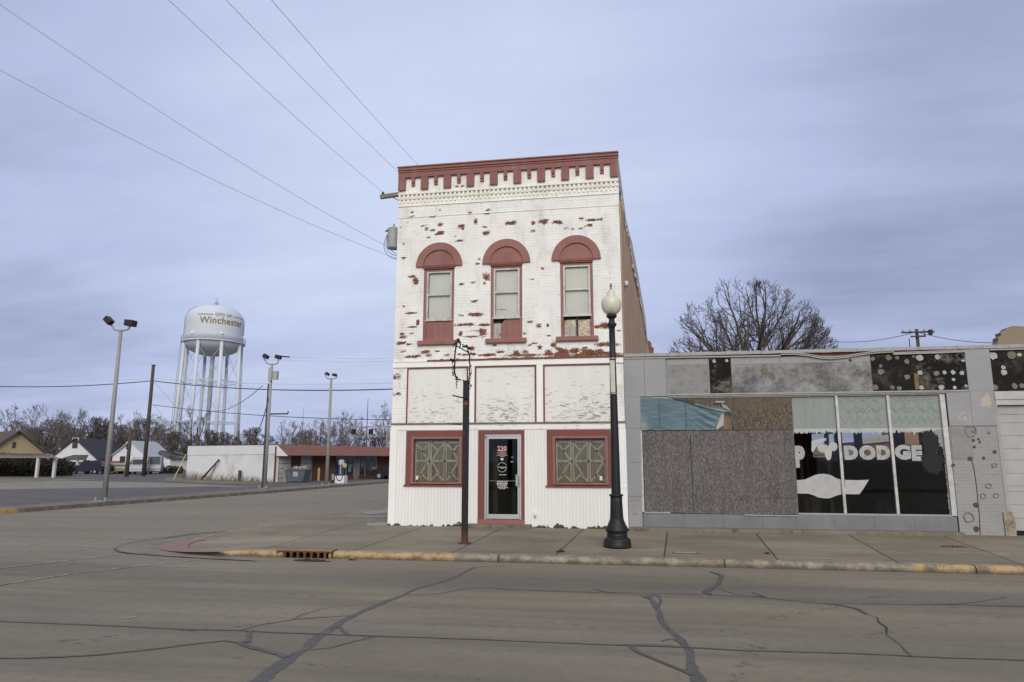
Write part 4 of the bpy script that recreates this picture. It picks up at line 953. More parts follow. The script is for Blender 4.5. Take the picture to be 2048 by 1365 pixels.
pier = sheet(6.97, 7.92, 0, 2.33, M_brickg, 'pier', yF - .0, d=.5)
sheet(6.99, 7.40, 1.62, 2.325, M_fasg1, 'render_patch', yF - .012, pier, .012)
spots([(115, 690, 30, 'dr'), (134, 690, 8, 'd'), (223, 697, 6, 'd'), (133, 742, 7, 'r'), (140, 780, 6, 'r'), (162, 735, 5, 'r'), (170, 752, 5, 'r'), (255, 808, 8, 'r'), (192, 843, 7, 'r'), (220, 1000, 14, 'dr'), (190, 1060, 14, 'dr'), (262, 1057, 12, 'dr'), (147, 1110, 11, 'r'), (108, 1180, 25, 'dr'), (152, 1247, 13, 'r'), (20, 882, 7, 'r'), (255, 885, 12, 'dr')], z9, 2.844, pier, yF - .012)
q = F(*z9(112, 847), yF); MB().box(q.x - .045, q.x + .045, yF - .016, yF, q.z - .035, q.z + .04).build('rust_patch', M_rspot, pier)
crk = [F(*z9(a, b), yF) for a, b in ((122, 850), (135, 900), (150, 1000), (158, 1090), (166, 1160), (172, 1280))]
MB().tube([(c.x, yF - .002, c.z) for c in crk], .010, 4).build('crack', pm('rust_brown_crack', (.06, .035, .025), .3), pier)
# window opening: frame, mullions, glass
MB().box(.295, .345, yF + .02, YF + .12, .41, 3.05).box(6.86, 6.965, yF + .02, YF + .12, .41, 3.05).box(.345, 6.86, yF + .02, YF + .12, 3.03, 3.058).build('window_frame', M_aluw, S)
for x in (4.705, 5.79): MB().box(x - .028, x + .028, YF - .01, YF + .08, .43, 3.03).build('mullion', M_aluw, S)
MB().box(3.70, 6.86, YF - .01, YF + .09, .395, .432).build('window_sill', M_strip, S)
MB().box(.34, .93, yF - .0, YF + .09, .385, .42).box(2.55, 3.70, yF - .0, YF + .09, .36, .385).build('window_sill', M_strip, S)
GY = YF + .045
for a, b in ((3.70, 4.677), (4.733, 5.762), (5.818, 6.86)): MB().face((a, GY, .432), (b, GY, .432), (b, GY, 3.03), (a, GY, 3.03)).build('window_pane', M_glassd, S)
def kickmat():
    m = Mt('ribbed_grey_kick_panel'); p = m.pos(); x, y, z = m.xyz(p); pp = m.math('PINGPONG', x, .022); g_ = m.step(pp, .003, .010)
    c = m.mix(m.step(m.noise(p, 2, 6, .6), .3, .7), (.155, .16, .17), (.205, .21, .22)); c = m.mix(m.math('MULTIPLY', m.math('SUBTRACT', 1.0, g_), m.math('MULTIPLY', m.math('SUBTRACT', 1.0, m.step(z, .28, .31)), .5)), c, (.12, .12, .125))
    c = m.mix(m.math('MULTIPLY', m.step(m.noise(m.mp(p, (1, 1, 3)), 3, 8, .7), .56, .68), .35), c, (.16, .14, .12)); m.bump(g_, .5, .006); return m.done(c, .5, 0, .4)
M_kick = kickmat(); xx = [.305, 1.22, 2.1, 2.95, 3.66, 4.45, 5.3, 6.1, 6.95]
kk = MB()
for a, b in zip(xx, xx[1:]): kk.box(a + .002, b - .002, YF - .005, YF + .1, .085, .385 if a < 3.6 else .394)
kk.build('kick_panel', M_kick, S)
MB().box(.0, 6.96, YF - .30, YF - .006, -.04, .085).build('doorstep', pm('showroom_step_concrete', (.185, .160, .125), .25, 4, .9, .4, dirt=(.07, .06, .045), dirt_amt=.8), S, bevel=.015)
# boards and tarp over the left window
def osb(name, c0, c1, warm):
    m = Mt(name); p = m.pos(); x, y, z = m.xyz(p)
    v1 = m.noise(m.mp(p, (42, 42, 13)), 1, 3, .6, .4); v2 = m.voro(m.mp(p, (60, 60, 30)), 1.0, 'F1', 'Color'); a = m.noise(p, 1.1, 5, .6); st_ = m.noise(m.mp(p, (5, 5, .6)), 1.3, 6, .65)
    sx_, sy_, sz_ = m.xyz(v2); f = m.math('ADD', m.math('MULTIPLY', v1, .6), m.math('MULTIPLY', sx_, .4))
    c = m.mix(m.step(f, .28, .72), c0, c1); c = m.mix(m.math('MULTIPLY', m.step(m.math('ADD', m.math('MULTIPLY', v1, .5), m.math('MULTIPLY', sy_, .5)), .66, .72), .35), c, (.30, .27, .245))
    c = m.mix(m.math('MULTIPLY', m.step(st_, .45, .72), .4), c, (.045, .038, .036))
    if warm: c = m.mix(m.math('MULTIPLY', m.step(m.math('ADD', a, m.math('MULTIPLY', m.math('SUBTRACT', z, 2.6), .25)), .48, .62), .55), c, (.135, .108, .078))
    m.bump(f, .5, .01); return m.done(c, .92, 0, .15)
M_osb = osb('weathered_grey_osb', (.076, .069, .066), (.176, .162, .155), False); M_osb2 = osb('weathered_brown_osb', (.055, .042, .034), (.165, .135, .105), True)
MB().box(.345, 3.70, YF + .05, YF + .06, .42, 3.03).build('backing_board', M_dark, S)
sc_ = MB().prism([(.365, YF - .02, .43), (.95, YF - .02, .405), (2.6, YF - .02, .385), (3.72, YF - .02, .40), (3.735, YF - .02, 2.30), (.355, YF - .02, 2.285)], (0, .02, 0)).build('lower_osb_board', M_osb, S)
M_seam = pm('board_seam', (.02, .018, .017), .2)
MB().box(1.44, 1.455, YF - .0215, YF - .019, .44, 2.27).box(2.68, 3.72, YF - .0215, YF - .019, .745, .752).build('seam', M_seam, sc_)
MB().box(.36, 3.73, YF - .0225, YF - .0195, 2.268, 2.284).build('seam', M_seam, sc_)
MB().prism([(1.38, YF + .005, 2.29), (3.74, YF + .005, 2.30), (3.745, YF + .005, 3.03), (1.0, YF + .005, 3.03)], (0, .02, 0)).build('upper_osb_board', M_osb2, S)
MB().prism([(1.44, YF - .024, 2.27), (1.475, YF - .024, 2.27), (1.50, YF - .024, 2.05), (1.485, YF - .024, 1.98)], (0, .003, 0)).prism([(1.375, YF - .024, 2.27), (1.40, YF - .024, 2.27), (1.42, YF - .024, 2.0)], (0, .003, 0)).build('splinter', M_gspot, sc_)
# blue tarpaulin
def tarpmat():
    m = Mt('faded_blue_tarpaulin'); p = m.pos(); x, y, z = m.xyz(p); a = m.noise(p, 1.6, 4, .5)
    c = m.mix(m.step(a, .3, .7), (.066, .118, .150), (.098, .155, .192))
    c = m.mix(m.math('MULTIPLY', m.math('SUBTRACT', 1.0, m.step(m.math('ADD', x, m.math('MULTIPLY', m.math('SUBTRACT', z, 2.3), .2)), .40, .56)), m.math('MULTIPLY', m.math('SUBTRACT', 1.0, m.step(z, 2.4, 2.75)), .6)), c, (.30, .30, .30))
    m.bump(m.noise(m.mp(p, (1, 1, 3), (0, 0, 0), (0, .5, 0)), 3.0, 3, .5), .5, .03); return m.done(c, .45, 0, .4)
M_tarp = tarpmat()
z7F = lambda a, b, y: F(*z7(a, b), y)
top_ = [(5, 608), (120, 606), (250, 606), (380, 612), (480, 635), (560, 665), (640, 695), (740, 722), (930, 768)]
bot_ = [(15, 975), (120, 968), (200, 978), (290, 968), (400, 972), (520, 968), (640, 975), (740, 968), (848, 968)]
tp = MB(); ids = []
nI, nJ = 64, 14
def interp(l, t): k_ = t * (len(l) - 1); i = min(int(k_), len(l) - 2); f = k_ - i; return (l[i][0] + (l[i + 1][0] - l[i][0]) * f, l[i][1] + (l[i + 1][1] - l[i][1]) * f)
for i in range(nI + 1):
    a = interp(top_, i / nI); b = interp(bot_, i / nI)
    for j in range(nJ + 1):
        px = a[0] + (b[0] - a[0]) * j / nJ; py = a[1] + (b[1] - a[1]) * j / nJ
        q = z7F(px, py, YF - .04); t = i / nI
        fold = .012 * math.sin((q.x * 1.2 + q.z * 2.2) * 16) * max(0, t - .55) * 2 + .010 * mnoise.noise((q.x * 3, q.z * 3, 1)) + .022 * (1 - j / nJ) * max(0, t - .3)
        ids.append(tp.vert((q.x, YF - .04 - abs(fold), q.z)))
for i in range(nI):
    for j in range(nJ): a = ids[i * (nJ + 1) + j]; tp.f.append([a, a + 1, a + nJ + 2, a + nJ + 1])
tarp = tag(tp.build('tarpaulin', M_tarp, None, smooth=True), 'torn blue tarpaulin nailed across the top left of the showroom window', 'tarpaulin')
m = MB()
for x in (.755, 1.355): m.box(x, x + .012, YF - .056, YF - .046, 2.33, 2.97 if x < 1 else 2.93)
m.build('tarp_crease', pm('tarp_crease_blue', (.045, .09, .125), .1), tarp)
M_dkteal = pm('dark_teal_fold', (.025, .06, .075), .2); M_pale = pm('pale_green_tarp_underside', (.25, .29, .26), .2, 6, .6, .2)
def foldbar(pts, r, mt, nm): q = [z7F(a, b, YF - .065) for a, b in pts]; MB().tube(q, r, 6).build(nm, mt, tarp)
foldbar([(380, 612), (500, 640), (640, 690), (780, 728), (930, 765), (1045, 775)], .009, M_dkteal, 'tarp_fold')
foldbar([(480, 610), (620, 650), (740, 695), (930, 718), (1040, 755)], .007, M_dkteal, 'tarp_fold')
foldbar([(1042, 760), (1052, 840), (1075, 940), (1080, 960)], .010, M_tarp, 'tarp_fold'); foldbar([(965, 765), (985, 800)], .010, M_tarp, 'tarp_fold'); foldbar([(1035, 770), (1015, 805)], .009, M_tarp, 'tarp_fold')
MB().prism([tuple(z7F(a, b, YF - .03)) for a, b in ((640, 655), (740, 690), (930, 712), (1030, 748), (1040, 765), (930, 760), (740, 715), (620, 680))], (0, .004, 0)).build('tarp_underside', M_pale, tarp)
MB().prism([tuple(z7F(a, b, YF - .035)) for a, b in ((925, 665), (985, 695), (1045, 755), (940, 712))], (0, .004, 0)).box(z7F(820, 0, YF).x, z7F(928, 0, YF).x, YF - .04, YF - .03, 2.905, 2.95).build('tarp_underside', M_pale, tarp)
MB().prism([tuple(z7F(a, b, YF - .012)) for a, b in ((925, 765), (960, 770), (950, 915), (880, 965), (860, 965))], (0, .003, 0)).build('torn_paper', pm('torn_white_paper', (.40, .38, .35), .2, 8, .8, .3), tarp)
MB().prism([tuple(z7F(a, b, YF - .008)) for a, b in ((950, 805), (1045, 800), (1050, 965), (945, 965))], (0, .003, 0)).build('bare_board', pm('bare_orange_wood', (.17, .115, .08), .3, 9, .9, .3), S)

# paint on the glass: mint band along the top, lettering and the winged sign
M_mint = pm('mint_window_paint', (.245, .272, .258), .10, 3, .7, .1, dirt=(.20, .24, .215), dirt_amt=.7, stretch=(5, 5, .5))
M_wpaint = pm('white_window_paint', (.42, .42, .42), .10, 8, .7, .1, dirt=(.30, .31, .30), dirt_amt=.5)
M_lpaint = pm('thin_white_letter_paint', (.36, .365, .365), .25, 14, .7, .1, dirt=(.20, .21, .21), dirt_amt=.7)
M_scr = pm('scribble_grey', (.17, .20, .19), .2)
zg = lambda a, b: (1560 + a / 5.689, 840 + b / 5.689)
PY = GY - .004
spans = ((3.70, 4.677), (4.733, 5.762), (5.818, 6.86))
def edge_z(x): return 2.205 + .045 * mnoise.noise((x * 5, 3, 0)) + .06 * mnoise.noise((x * 19, 0, 0)) + .06 * mnoise.noise((x * 55, 0, 0))
for a, b in spans:
    m = MB(); m2 = MB(); n = 120
    for i in range(n):
        x0 = a + (b - a) * i / n; x1 = a + (b - a) * (i + 1) / n
        zc = 2.30 + .01 * mnoise.noise((x0 * 6, 0, 0)); right = max(0, x1 - 6.70) * 1.2
        m.face((x0, PY, zc), (x1, PY, zc), (x1, PY, 3.03), (x0, PY, 3.03))
        m2.face((x0, PY, edge_z(x0)), (x1, PY, edge_z(x1)), (x1, PY, zc - .001), (x0, PY, zc - .001))
    m.build('painted_band', M_mint, S); m2.build('painted_fringe', M_wpaint, S)
scr = MB()
def wave(x0, x1, z0, amp, k_, ph=0):
    n = int((x1 - x0) * 60); pts = [(x0 + (x1 - x0) * i / n, PY - .002, z0 + amp * math.sin((x0 + (x1 - x0) * i / n) * k_ + ph + .5 * mnoise.noise((i * .1, z0, 0)))) for i in range(n + 1)]
    scr.tube(pts, .0032, 4)
for a, b in spans[1:]:
    wave(a + .04, b - .06, 2.95, .035, 26, a); wave(a + .04, b - .08, 2.88, .05, 24, 1); wave(a + .05, b - .05, 2.72, .065, 23, a * 2); wave(a + .05, b - .05, 2.69, .05, 31, 2); wave(a + .03, b - .05, 2.48, .07, 41 if a > 5 else 33, 1)
scr.build('painted_scribble', M_scr, S)
def gl(a, b, y=PY - .002): q = F(*zg(a, b), y); return (q.x, y, q.z)
def lettr(ch, a0, a1, b0, b1):
    x0, _, z1 = gl(a0, (b0 + b1) / 2); x1 = gl(a1, (b0 + b1) / 2)[0]; zt = gl(a0, b0)[2]; zb = gl(a0, b1)[2]
    t = MB(); t.text(ch, 1.0, lambda u_, v_: (u_, 0, v_), .075)
    us = [v[0] for v in t.v]; vs = [v[2] for v in t.v]; u0, u1, v0, v1 = min(us), max(us), min(vs), max(vs)
    for i, (u_, _, v_) in enumerate(t.v):
        fx = x0 + (u_ - u0) / (u1 - u0) * (x1 - x0); fz = zb + (v_ - v0) / (v1 - v0) * (zt - zb)
        t.v[i] = (fx + .006 * mnoise.noise((fx * 30, fz * 30, 0)), PY - .002, fz + .006 * mnoise.noise((fx * 30, fz * 30, 5)))
    t.build('painted_letter', M_lpaint, S)
for ch, a0, a1, b0, b1 in (('P', 168, 285, 295, 545), ('D', 732, 888, 292, 455), ('O', 900, 1088, 290, 458), ('D', 1098, 1257, 292, 455), ('G', 1305, 1487, 285, 455), ('E', 1497, 1620, 290, 468)): lettr(ch, a0, a1, b0, b1)
hd = [(360, 240), (430, 222), (520, 210), (500, 250), (520, 300), (505, 340), (520, 400), (545, 440), (570, 458), (582, 430), (590, 370), (615, 330), (650, 300), (655, 265), (630, 245), (585, 262), (555, 300), (545, 330), (530, 300), (520, 270), (470, 262), (430, 290), (400, 330), (375, 370), (360, 350)]
MB().prism([gl(a, b) for a, b in [(360, 240), (430, 222), (525, 208), (525, 235), (440, 270), (400, 330), (372, 372), (358, 350)]], (0, .002, 0)).build('painted_head', M_wpaint, S)
MB().prism([gl(a, b) for a, b in [(495, 290), (525, 280), (545, 305), (560, 275), (595, 255), (640, 265), (655, 300), (645, 340), (615, 360), (592, 350), (588, 400), (580, 440), (560, 462), (535, 455), (518, 420), (505, 370), (470, 372), (432, 345), (428, 300), (455, 272), (490, 275)]], (0, .002, 0)).build('painted_head', M_wpaint, S)
wing = [(188, 688), (280, 680), (340, 655), (400, 628), (450, 617), (500, 615), (570, 628), (640, 665), (700, 684)]
low = [(700, 850), (655, 858), (600, 882), (555, 896), (500, 893), (440, 886), (380, 858), (330, 842), (188, 838)]
x_m0 = gl(706, 760)[0]
MB().prism([gl(a, b) for a, b in wing + low], (0, .002, 0)).build('painted_wings', M_wpaint, S)
MB().prism([gl(a, b) for a, b in [(738, 684), (880, 688), (1012, 682), (975, 745), (940, 800), (905, 846), (850, 848), (742, 846)]], (0, .002, 0)).build('painted_wings', M_wpaint, S)
m = MB(); c0 = gl(510, 755)
for rr_ in (.17, .24, .31):
    m.tube([(c0[0] + rr_ * 1.05 * math.cos(t), PY - .005, c0[2] + rr_ * .86 * math.sin(t)) for t in lin(0, 2 * math.pi, 33)], .0022, 4)
for z_ in (-.07, 0, .07): m.tube([(3.76, PY - .005, c0[2] + z_), (c0[0] - .32, PY - .005, c0[2] + z_)], .002, 4)
m.build('wing_outline', pm('pencil_grey', (.33, .33, .33), .1), S)
# black smears at the right edge and the pale scraped margin
def blot(cx, cz, rx, rz, mt, seed, nm, y):
    n = 160; pts = []
    for i in range(n):
        t = 2 * math.pi * i / n; k_ = 1 + .28 * mnoise.noise((math.cos(t) * 2 + seed, math.sin(t) * 2, 0)) + .22 * mnoise.noise((math.cos(t) * 9 + seed, math.sin(t) * 9, 3)) + .12 * mnoise.noise((math.cos(t) * 30 + seed, math.sin(t) * 30, 3)); pts.append((min(6.858, cx + rx * k_ * math.cos(t)), y, cz + rz * k_ * math.sin(t)))
    MB().face(*pts).build(nm, mt, S)
M_soot = pm('black_paint_smear', (.008, .008, .009), .3, 9, .7, .1)
blot(6.60, 1.98, .17, .26, M_soot, 1, 'black_smear', PY - .003); blot(6.60, 1.55, .22, .25, M_soot, 4, 'black_smear', PY - .0035)
m = MB(); zz_ = lin(.43, 2.26, 60)
for a, b in zip(zz_, zz_[1:]):
    wa = .02 + .10 * max(0, mnoise.noise((a * 2.2, 7, 0)) + .25) + .03 * mnoise.noise((a * 20, 0, 0)) + (.08 if a > 1.9 else -.02); wb = .02 + .10 * max(0, mnoise.noise((b * 2.2, 7, 0)) + .25) + .03 * mnoise.noise((b * 20, 0, 0)) + (.08 if b > 1.9 else -.02)
    m.face((6.86 - max(.01, wa), PY - .001, a), (6.859, PY - .001, a), (6.859, PY - .001, b), (6.86 - max(.01, wb), PY - .001, b))
m.build('scraped_margin', M_mint, S)
# inside: dark room with openings at the back
M_room = pm('near_black_interior', (.020, .019, .018), .4, 2, .95, 0); M_roomf = pm('littered_dark_floor', (.035, .032, .030), .5, 2, .9, .3)  # room walls near black all over, floor slightly paler
BY = 29.0
def bz(px, py): q = F(px, py, BY); return q.x, q.z
hb = []
for pa, pb, pc_, pd in ((1566, 862, 1581, 892), (1623, 868, 1653, 915), (1657, 868, 1672, 900), (1683, 862, 1713, 918), (1723, 860, 1793, 915), (1808, 862, 1842, 890), (1851, 862, 1878, 912)):
    x0, z1 = bz(pa, pb); x1, z0 = bz(pc_, pd); hb.append((x0, x1, z0, z1))
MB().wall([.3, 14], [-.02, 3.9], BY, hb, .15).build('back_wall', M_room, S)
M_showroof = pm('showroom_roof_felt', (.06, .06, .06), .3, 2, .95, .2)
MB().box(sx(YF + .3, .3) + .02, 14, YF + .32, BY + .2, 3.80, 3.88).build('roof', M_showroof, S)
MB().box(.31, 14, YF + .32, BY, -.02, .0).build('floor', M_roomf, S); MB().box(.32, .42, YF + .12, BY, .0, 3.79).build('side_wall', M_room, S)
m = MB()
for x_, w_ in ((4.03, .07), (4.2, .02)): m.box(x_, x_ + w_, YF + .9, YF + .95, 0, 3.0)
m.build('interior_post', pm('brown_post', (.06, .045, .035), .2), S)
MB().box(4.47, 4.55, YF + .25, YF + .28, 0, 2.9).build('interior_post', pm('teal_post', (.010, .045, .055), .2), S)
m = MB()
for i in range(14):
    cx, cy = rnd.uniform(3.8, 7), rnd.uniform(18.5, 26); m.obox((cx, cy, rnd.uniform(.1, .4)), (rnd.uniform(.1, .4), rnd.uniform(-.1, .1), .05), (0, rnd.uniform(.1, .4), 0), (.03, 0, rnd.uniform(.05, .35)))
m.build('clutter', pm('dusty_junk', (.09, .085, .08), .5, 3, .9, .3), S)
rail = MB()
for z_ in (1.75, 1.55, 1.4): rail.box(*sorted((bz(1625, 900)[0], bz(1655, 900)[0])), BY - .2, BY - .17, z_, z_ + .03)
rail.build('handrail', M_black, S)
# garage bay
GB = S
MB().box(7.945, 14, yF - .035, YF + .1, 2.90, 3.075).box(7.96, 14, yF - .015, YF + .1, 2.78, 2.898).build('garage_header', pm('white_garage_header', (.42, .415, .405), .12, 4, .6, .2, dirt=(.30, .29, .27), dirt_amt=.5), S)
MB().prism([(7.92, yF - .01, .5), (7.985, yF - .01, .5), (7.985, yF - .01, 2.778), (7.945, yF - .01, 2.898), (7.92, yF - .01, 2.898)], (0, .12, 0)).build('garage_jamb', M_strip, S)
gd = MB(); z_ = .12; M_gdoor = pm('white_sectional_door', (.36, .36, .355), .10, 3, .5, .15, dirt=(.27, .26, .25), dirt_amt=.4)
seg = [.12, .38, .66, .94, 1.05, 1.32, 1.60, 1.84, 2.12, 2.40, 2.58, 2.78]
for a, b in zip(seg, seg[1:]): gd.box(7.99, 14, YF + .04, YF + .08, a, b - .014); gd.box(7.99, 14, YF + .052, YF + .078, b - .014, b)
gd.build('garage_door', M_gdoor, S)
MB().box(7.99, 14, YF + .05, YF + .1, -.02, .118).build('garage_threshold', M_dark, S)
# broken corner guard at the foot of the garage jamb
m = MB(); n = 10; ids = []
for i in range(n + 1):
    z_ = .0 + .52 * i / n; w0 = 7.84; w1 = 8.03 - .1 * max(0, z_ - .3) * 2 + .02 * mnoise.noise((z_ * 20, 0, 0)); ids.append((m.vert((w0, yF - .03, z_)), m.vert((w1, yF - .07 - .02 * mnoise.noise((z_ * 9, 0, 2)), z_)), m.vert((w1 + .01, YF + .05, z_))))
for a, b in zip(ids, ids[1:]): m.f.append([a[0], a[1], b[1], b[0]]); m.f.append([a[1], a[2], b[2], b[1]])
m.build('corner_guard', stained('rusted_corner_guard', (.36, .33, .27), (.16, .09, .045), .48, .58, False), S)
# buildings seen through the back openings and far behind
bb = thing('brick_outbuilding', (18, 44, 0), 'brown brick outbuilding glimpsed through the showroom window', 'building')
def ob_(pa, pb, top, mt, nm, y=44): q0_, q1_ = F(pa, top, y), F(pb, top, y); return MB().prism([(q0_.x, y, -.2), (q1_.x, y, -.2), (q1_.x, y, q1_.z), (q0_.x, y, q0_.z)], (0, 3, 0)).build(nm, mt, bb)
ob_(1600, 1715, 893, pm('tan_render', (.24, .20, .15), .3, 2), 'wall'); ob_(1715, 1800, 884, pm('outbuilding_brick', (.20, .12, .085), .5, 1.5, .9, .3), 'wall'); ob_(1800, 1900, 862, pm('orange_render', (.34, .19, .11), .25, 1), 'wall')
q0_, q1_ = F(1715, 886, 43.8), F(1796, 878, 43.8); MB().prism([(q0_.x, 43.8, q0_.z - .1), (q1_.x, 43.8, q1_.z - .1), (q1_.x, 43.8, q1_.z + .35), (q0_.x, 43.8, q0_.z + .2)], (0, .1, 0)).build('fascia', pm('outbuilding_fascia', (.42, .42, .40), .2), bb)
# ruined wall behind the right end
rw = MB(); pts = [(1993, 700), (1993, 692), (1997, 682), (1996, 676), (2003, 671), (2001, 666), (2010, 662), (2014, 656), (2022, 653), (2032, 652), (2042, 653), (2060, 655), (2090, 654), (2110, 700)]
pp_ = [F(a, b, 27) for a, b in pts]; rw.prism([(p.x, 27, 2.5 if i in (0, len(pts) - 1) else p.z) for i, p in enumerate(pp_)], (0, .4, 0))
tag(rw.build('ruined_wall', painted_brick('bare_tan_brick', (.27, .21, .155), (.2, .14, .1), False, .8, bw=.3, rh=.09)), 'ragged top of a broken tan brick wall rising behind the showroom roof', 'wall')
# ================================================================== STREET FURNITURE
M_lampb = pm('black_cast_iron', (.010, .010, .0115), .3, 9, .55, .25)
LX, LY = -.30, 13.75
zL = lambda py: F(1230, py, LY).z
L = thing('street_lamp', (LX, LY, zs(LX, LY)), 'tall black street lamp with a cream acorn globe on the pavement', 'street lamp')
z0 = zs(LX, LY) - .005
LX = F(1235, 1098, LY).x + .0
def fl(prof, flutes, c, n=48, amp=.0):
    m = MB(); rings = []
    for r, h in prof:
        i = len(m.v)
        for j in range(n):
            t = 2 * math.pi * j / n; rr = r * (1 - amp * (0.5 - 0.5 * math.cos(flutes * t))); m.v.append((c[0] + rr * math.cos(t), c[1] + rr * math.sin(t), c[2] + h))
        rings.append(i)
    for a, b in zip(rings, rings[1:]):
        for j in range(n): m.f.append([a + j, a + (j + 1) % n, b + (j + 1) % n, b + j])
    m.f.append([rings[-1] + j for j in range(n)]); return m
MB().lathe([(.262, 0), (.266, .02), (.266, .085), (.255, .10), (.258, .13), (.252, .155), (.225, .175), (.205, .185), (.19, .20), (.197, .215), (.197, .245), (.188, .26), (.196, .285), (.220, .31), (.222, .33), (.205, .37), (.172, .43), (.142, .50), (.128, .56)], (LX, LY, z0), 40).build('base', M_lampb, L, smooth=True)
fl([(.128, .56), (.122, .70), (.116, .86), (.114, .955)], 12, (LX, LY, z0), 48, .07).build('pedestal', M_lampb, L, smooth=True)
MB().lathe([(.114, .955), (.136, .965), (.136, .985), (.120, 1.0), (.09, 1.005)], (LX, LY, z0), 32).build('collar', M_lampb, L, smooth=True)
ztop = zL(655) - z0
fl([(.090, 1.0), (.084, 1.6), (.074, 2.6), (.064, 3.6), (.060, ztop)], 12, (LX, LY, z0), 48, .06).build('pole', M_lampb, L, smooth=True)
MB().lathe([(.060, ztop - .02), (.062, ztop), (.10, ztop + .05), (.10, ztop + .065), (.062, ztop + .10), (.055, ztop + .16), (.075, ztop + .19), (.105, ztop + .215), (.105, ztop + .25), (.09, ztop + .265)], (LX, LY, z0), 32).build('fitter', M_lampb, L, smooth=True)
zb = z0 + ztop + .262
mg = Mt('cream_acrylic_globe'); pz = mg.pos(); _, _, gz = mg.xyz(pz)
nn_ = mg.noise(pz, 6, 4, .6)
cc = mg.mix(nn_, (.74, .73, .58), (.84, .82, .68))
mg.b.inputs['Subsurface Weight'].default_value = 0; mg.b.inputs['Transmission Weight'].default_value = .30
M_globe = mg.done(cc, .38, 0, .5)
MB().lathe([(.085, 0), (.12, .02), (.165, .07), (.195, .13), (.207, .20), (.205, .26), (.19, .31), (.165, .345), (.135, .365), (.10, .375), (.085, .40), (.088, .43), (.072, .45), (.076, .475), (.06, .495), (.035, .52), (.018, .53)], (LX, LY, zb), 36).build('globe', M_globe, L, smooth=True)
MB().lathe([(.05, 0), (.05, .06), (.035, .08), (.03, .16)], (LX, LY, zb + .0), 12).build('lamp_holder', M_lampb, L)
MB().lathe([(.016, .525), (.022, .545), (.016, .56), (.026, .585), (.028, .61), (.018, .64), (.006, .665)], (LX, LY, zb), 12).build('finial', pm('tarnished_finial', (.22, .20, .12), .3, 20, .6, .3), L, smooth=True)
MB().box(LX - .052, LX + .040, LY - .085, LY - .068, zL(786), zL(722)).build('banner_strip', pm('pale_banner_strip', (.47, .50, .42), .15, 7, .6, .2, dirt=(.30, .33, .25), dirt_amt=.5), L)
m = MB()
for py in (718, 788):
    m.lathe([(.072, -.012), (.076, 0), (.072, .012)], (LX, LY, zL(py)), 24)
m.build('clamp_band', M_steel, L)
MB().tube([(LX, LY - .06, zL(727)), (LX + .15, LY - .06, zL(727) + .0)], .006).build('banner_arm', M_steel, L)

# rusty post with its twisted iron wreath
PX, PY_ = F(929, 1092, 13.8).x, 13.8
P = thing('sign_post', (PX, PY_, zs(PX, PY_)), 'rusting black steel post topped by a twisted iron vine ring, left of the glass door', 'post')
def rustpost():
    m = Mt('rusting_black_post'); p = m.pos(); x, y, z = m.xyz(p); n = m.noise(p, 9, 7, .7); n2 = m.noise(m.mp(p, (1, 1, .4)), 5, 5, .6)
    f = m.math('MAXIMUM', m.math('SUBTRACT', 1.0, m.step(m.math('ADD', z, m.math('MULTIPLY', n2, .6)), .20, .55)), m.step(n, .60, .70))
    c = m.mix(f, (.013, .011, .012), m.mix(n, (.06, .022, .013), (.15, .05, .03)))
    d = m.math('ABSOLUTE', m.math('SUBTRACT', z, F(927, 808, 13.8).z)); k_ = m.math('MULTIPLY', m.math('SUBTRACT', 1.0, m.step(m.math('ADD', d, m.math('MULTIPLY', m.math('ABSOLUTE', m.math('SUBTRACT', x, PX + .005)), 1.2)), .042, .058)), 1.0)
    c = m.mix(k_, c, (.22, .05, .025)); m.bump(n, .4, .01); return m.done(c, .7, 0, .4)
M_rp = rustpost(); zt = F(921, 762, 13.8).z
dxp = .0
MB().box(PX - .058, PX + .058, PY_ - .058, PY_ + .058, zs(PX, PY_), zt).build('pole', M_rp, P, bevel=.008)
MB().box(PX - .11, PX + .11, PY_ - .11, PY_ + .11, zs(PX, PY_), zs(PX, PY_) + .018).build('base_plate', M_rp, P)
q1 = F(907, 792, 13.8); q2 = F(939, 799, 13.8); MB().tube([(q1.x, 13.73, q1.z), (q2.x, 13.73, q2.z - .0)], .014).build('cross_bar', M_black, P)
q1 = F(906, 849, 13.8); q2 = F(925, 849.5, 13.8); MB().tube([(q1.x, 13.73, q1.z), (q2.x, 13.73, q2.z)], .014).build('cross_bar', M_black, P)
zw = lambda a, b: F(860 + a / 5.687, 660 + b / 5.687, 13.8)
M_iron = pm('dark_wrought_iron', (.016, .013, .014), .4, 12, .7, .4)
wrd = random.Random(5)
def vine(pts, r, nm='vine'):
    out = []; 
    for a, b in zip(pts, pts[1:]):
        for i in range(5):
            t = i / 5; q = zw(a[0] + (b[0] - a[0]) * t, a[1] + (b[1] - a[1]) * t); out.append(Vector((q.x + wrd.uniform(-.007, .007), 13.8 + wrd.uniform(-.02, .02), q.z)))
    q = zw(*pts[-1]); out.append(Vector((q.x, 13.8, q.z)))
    return out
vm = MB()
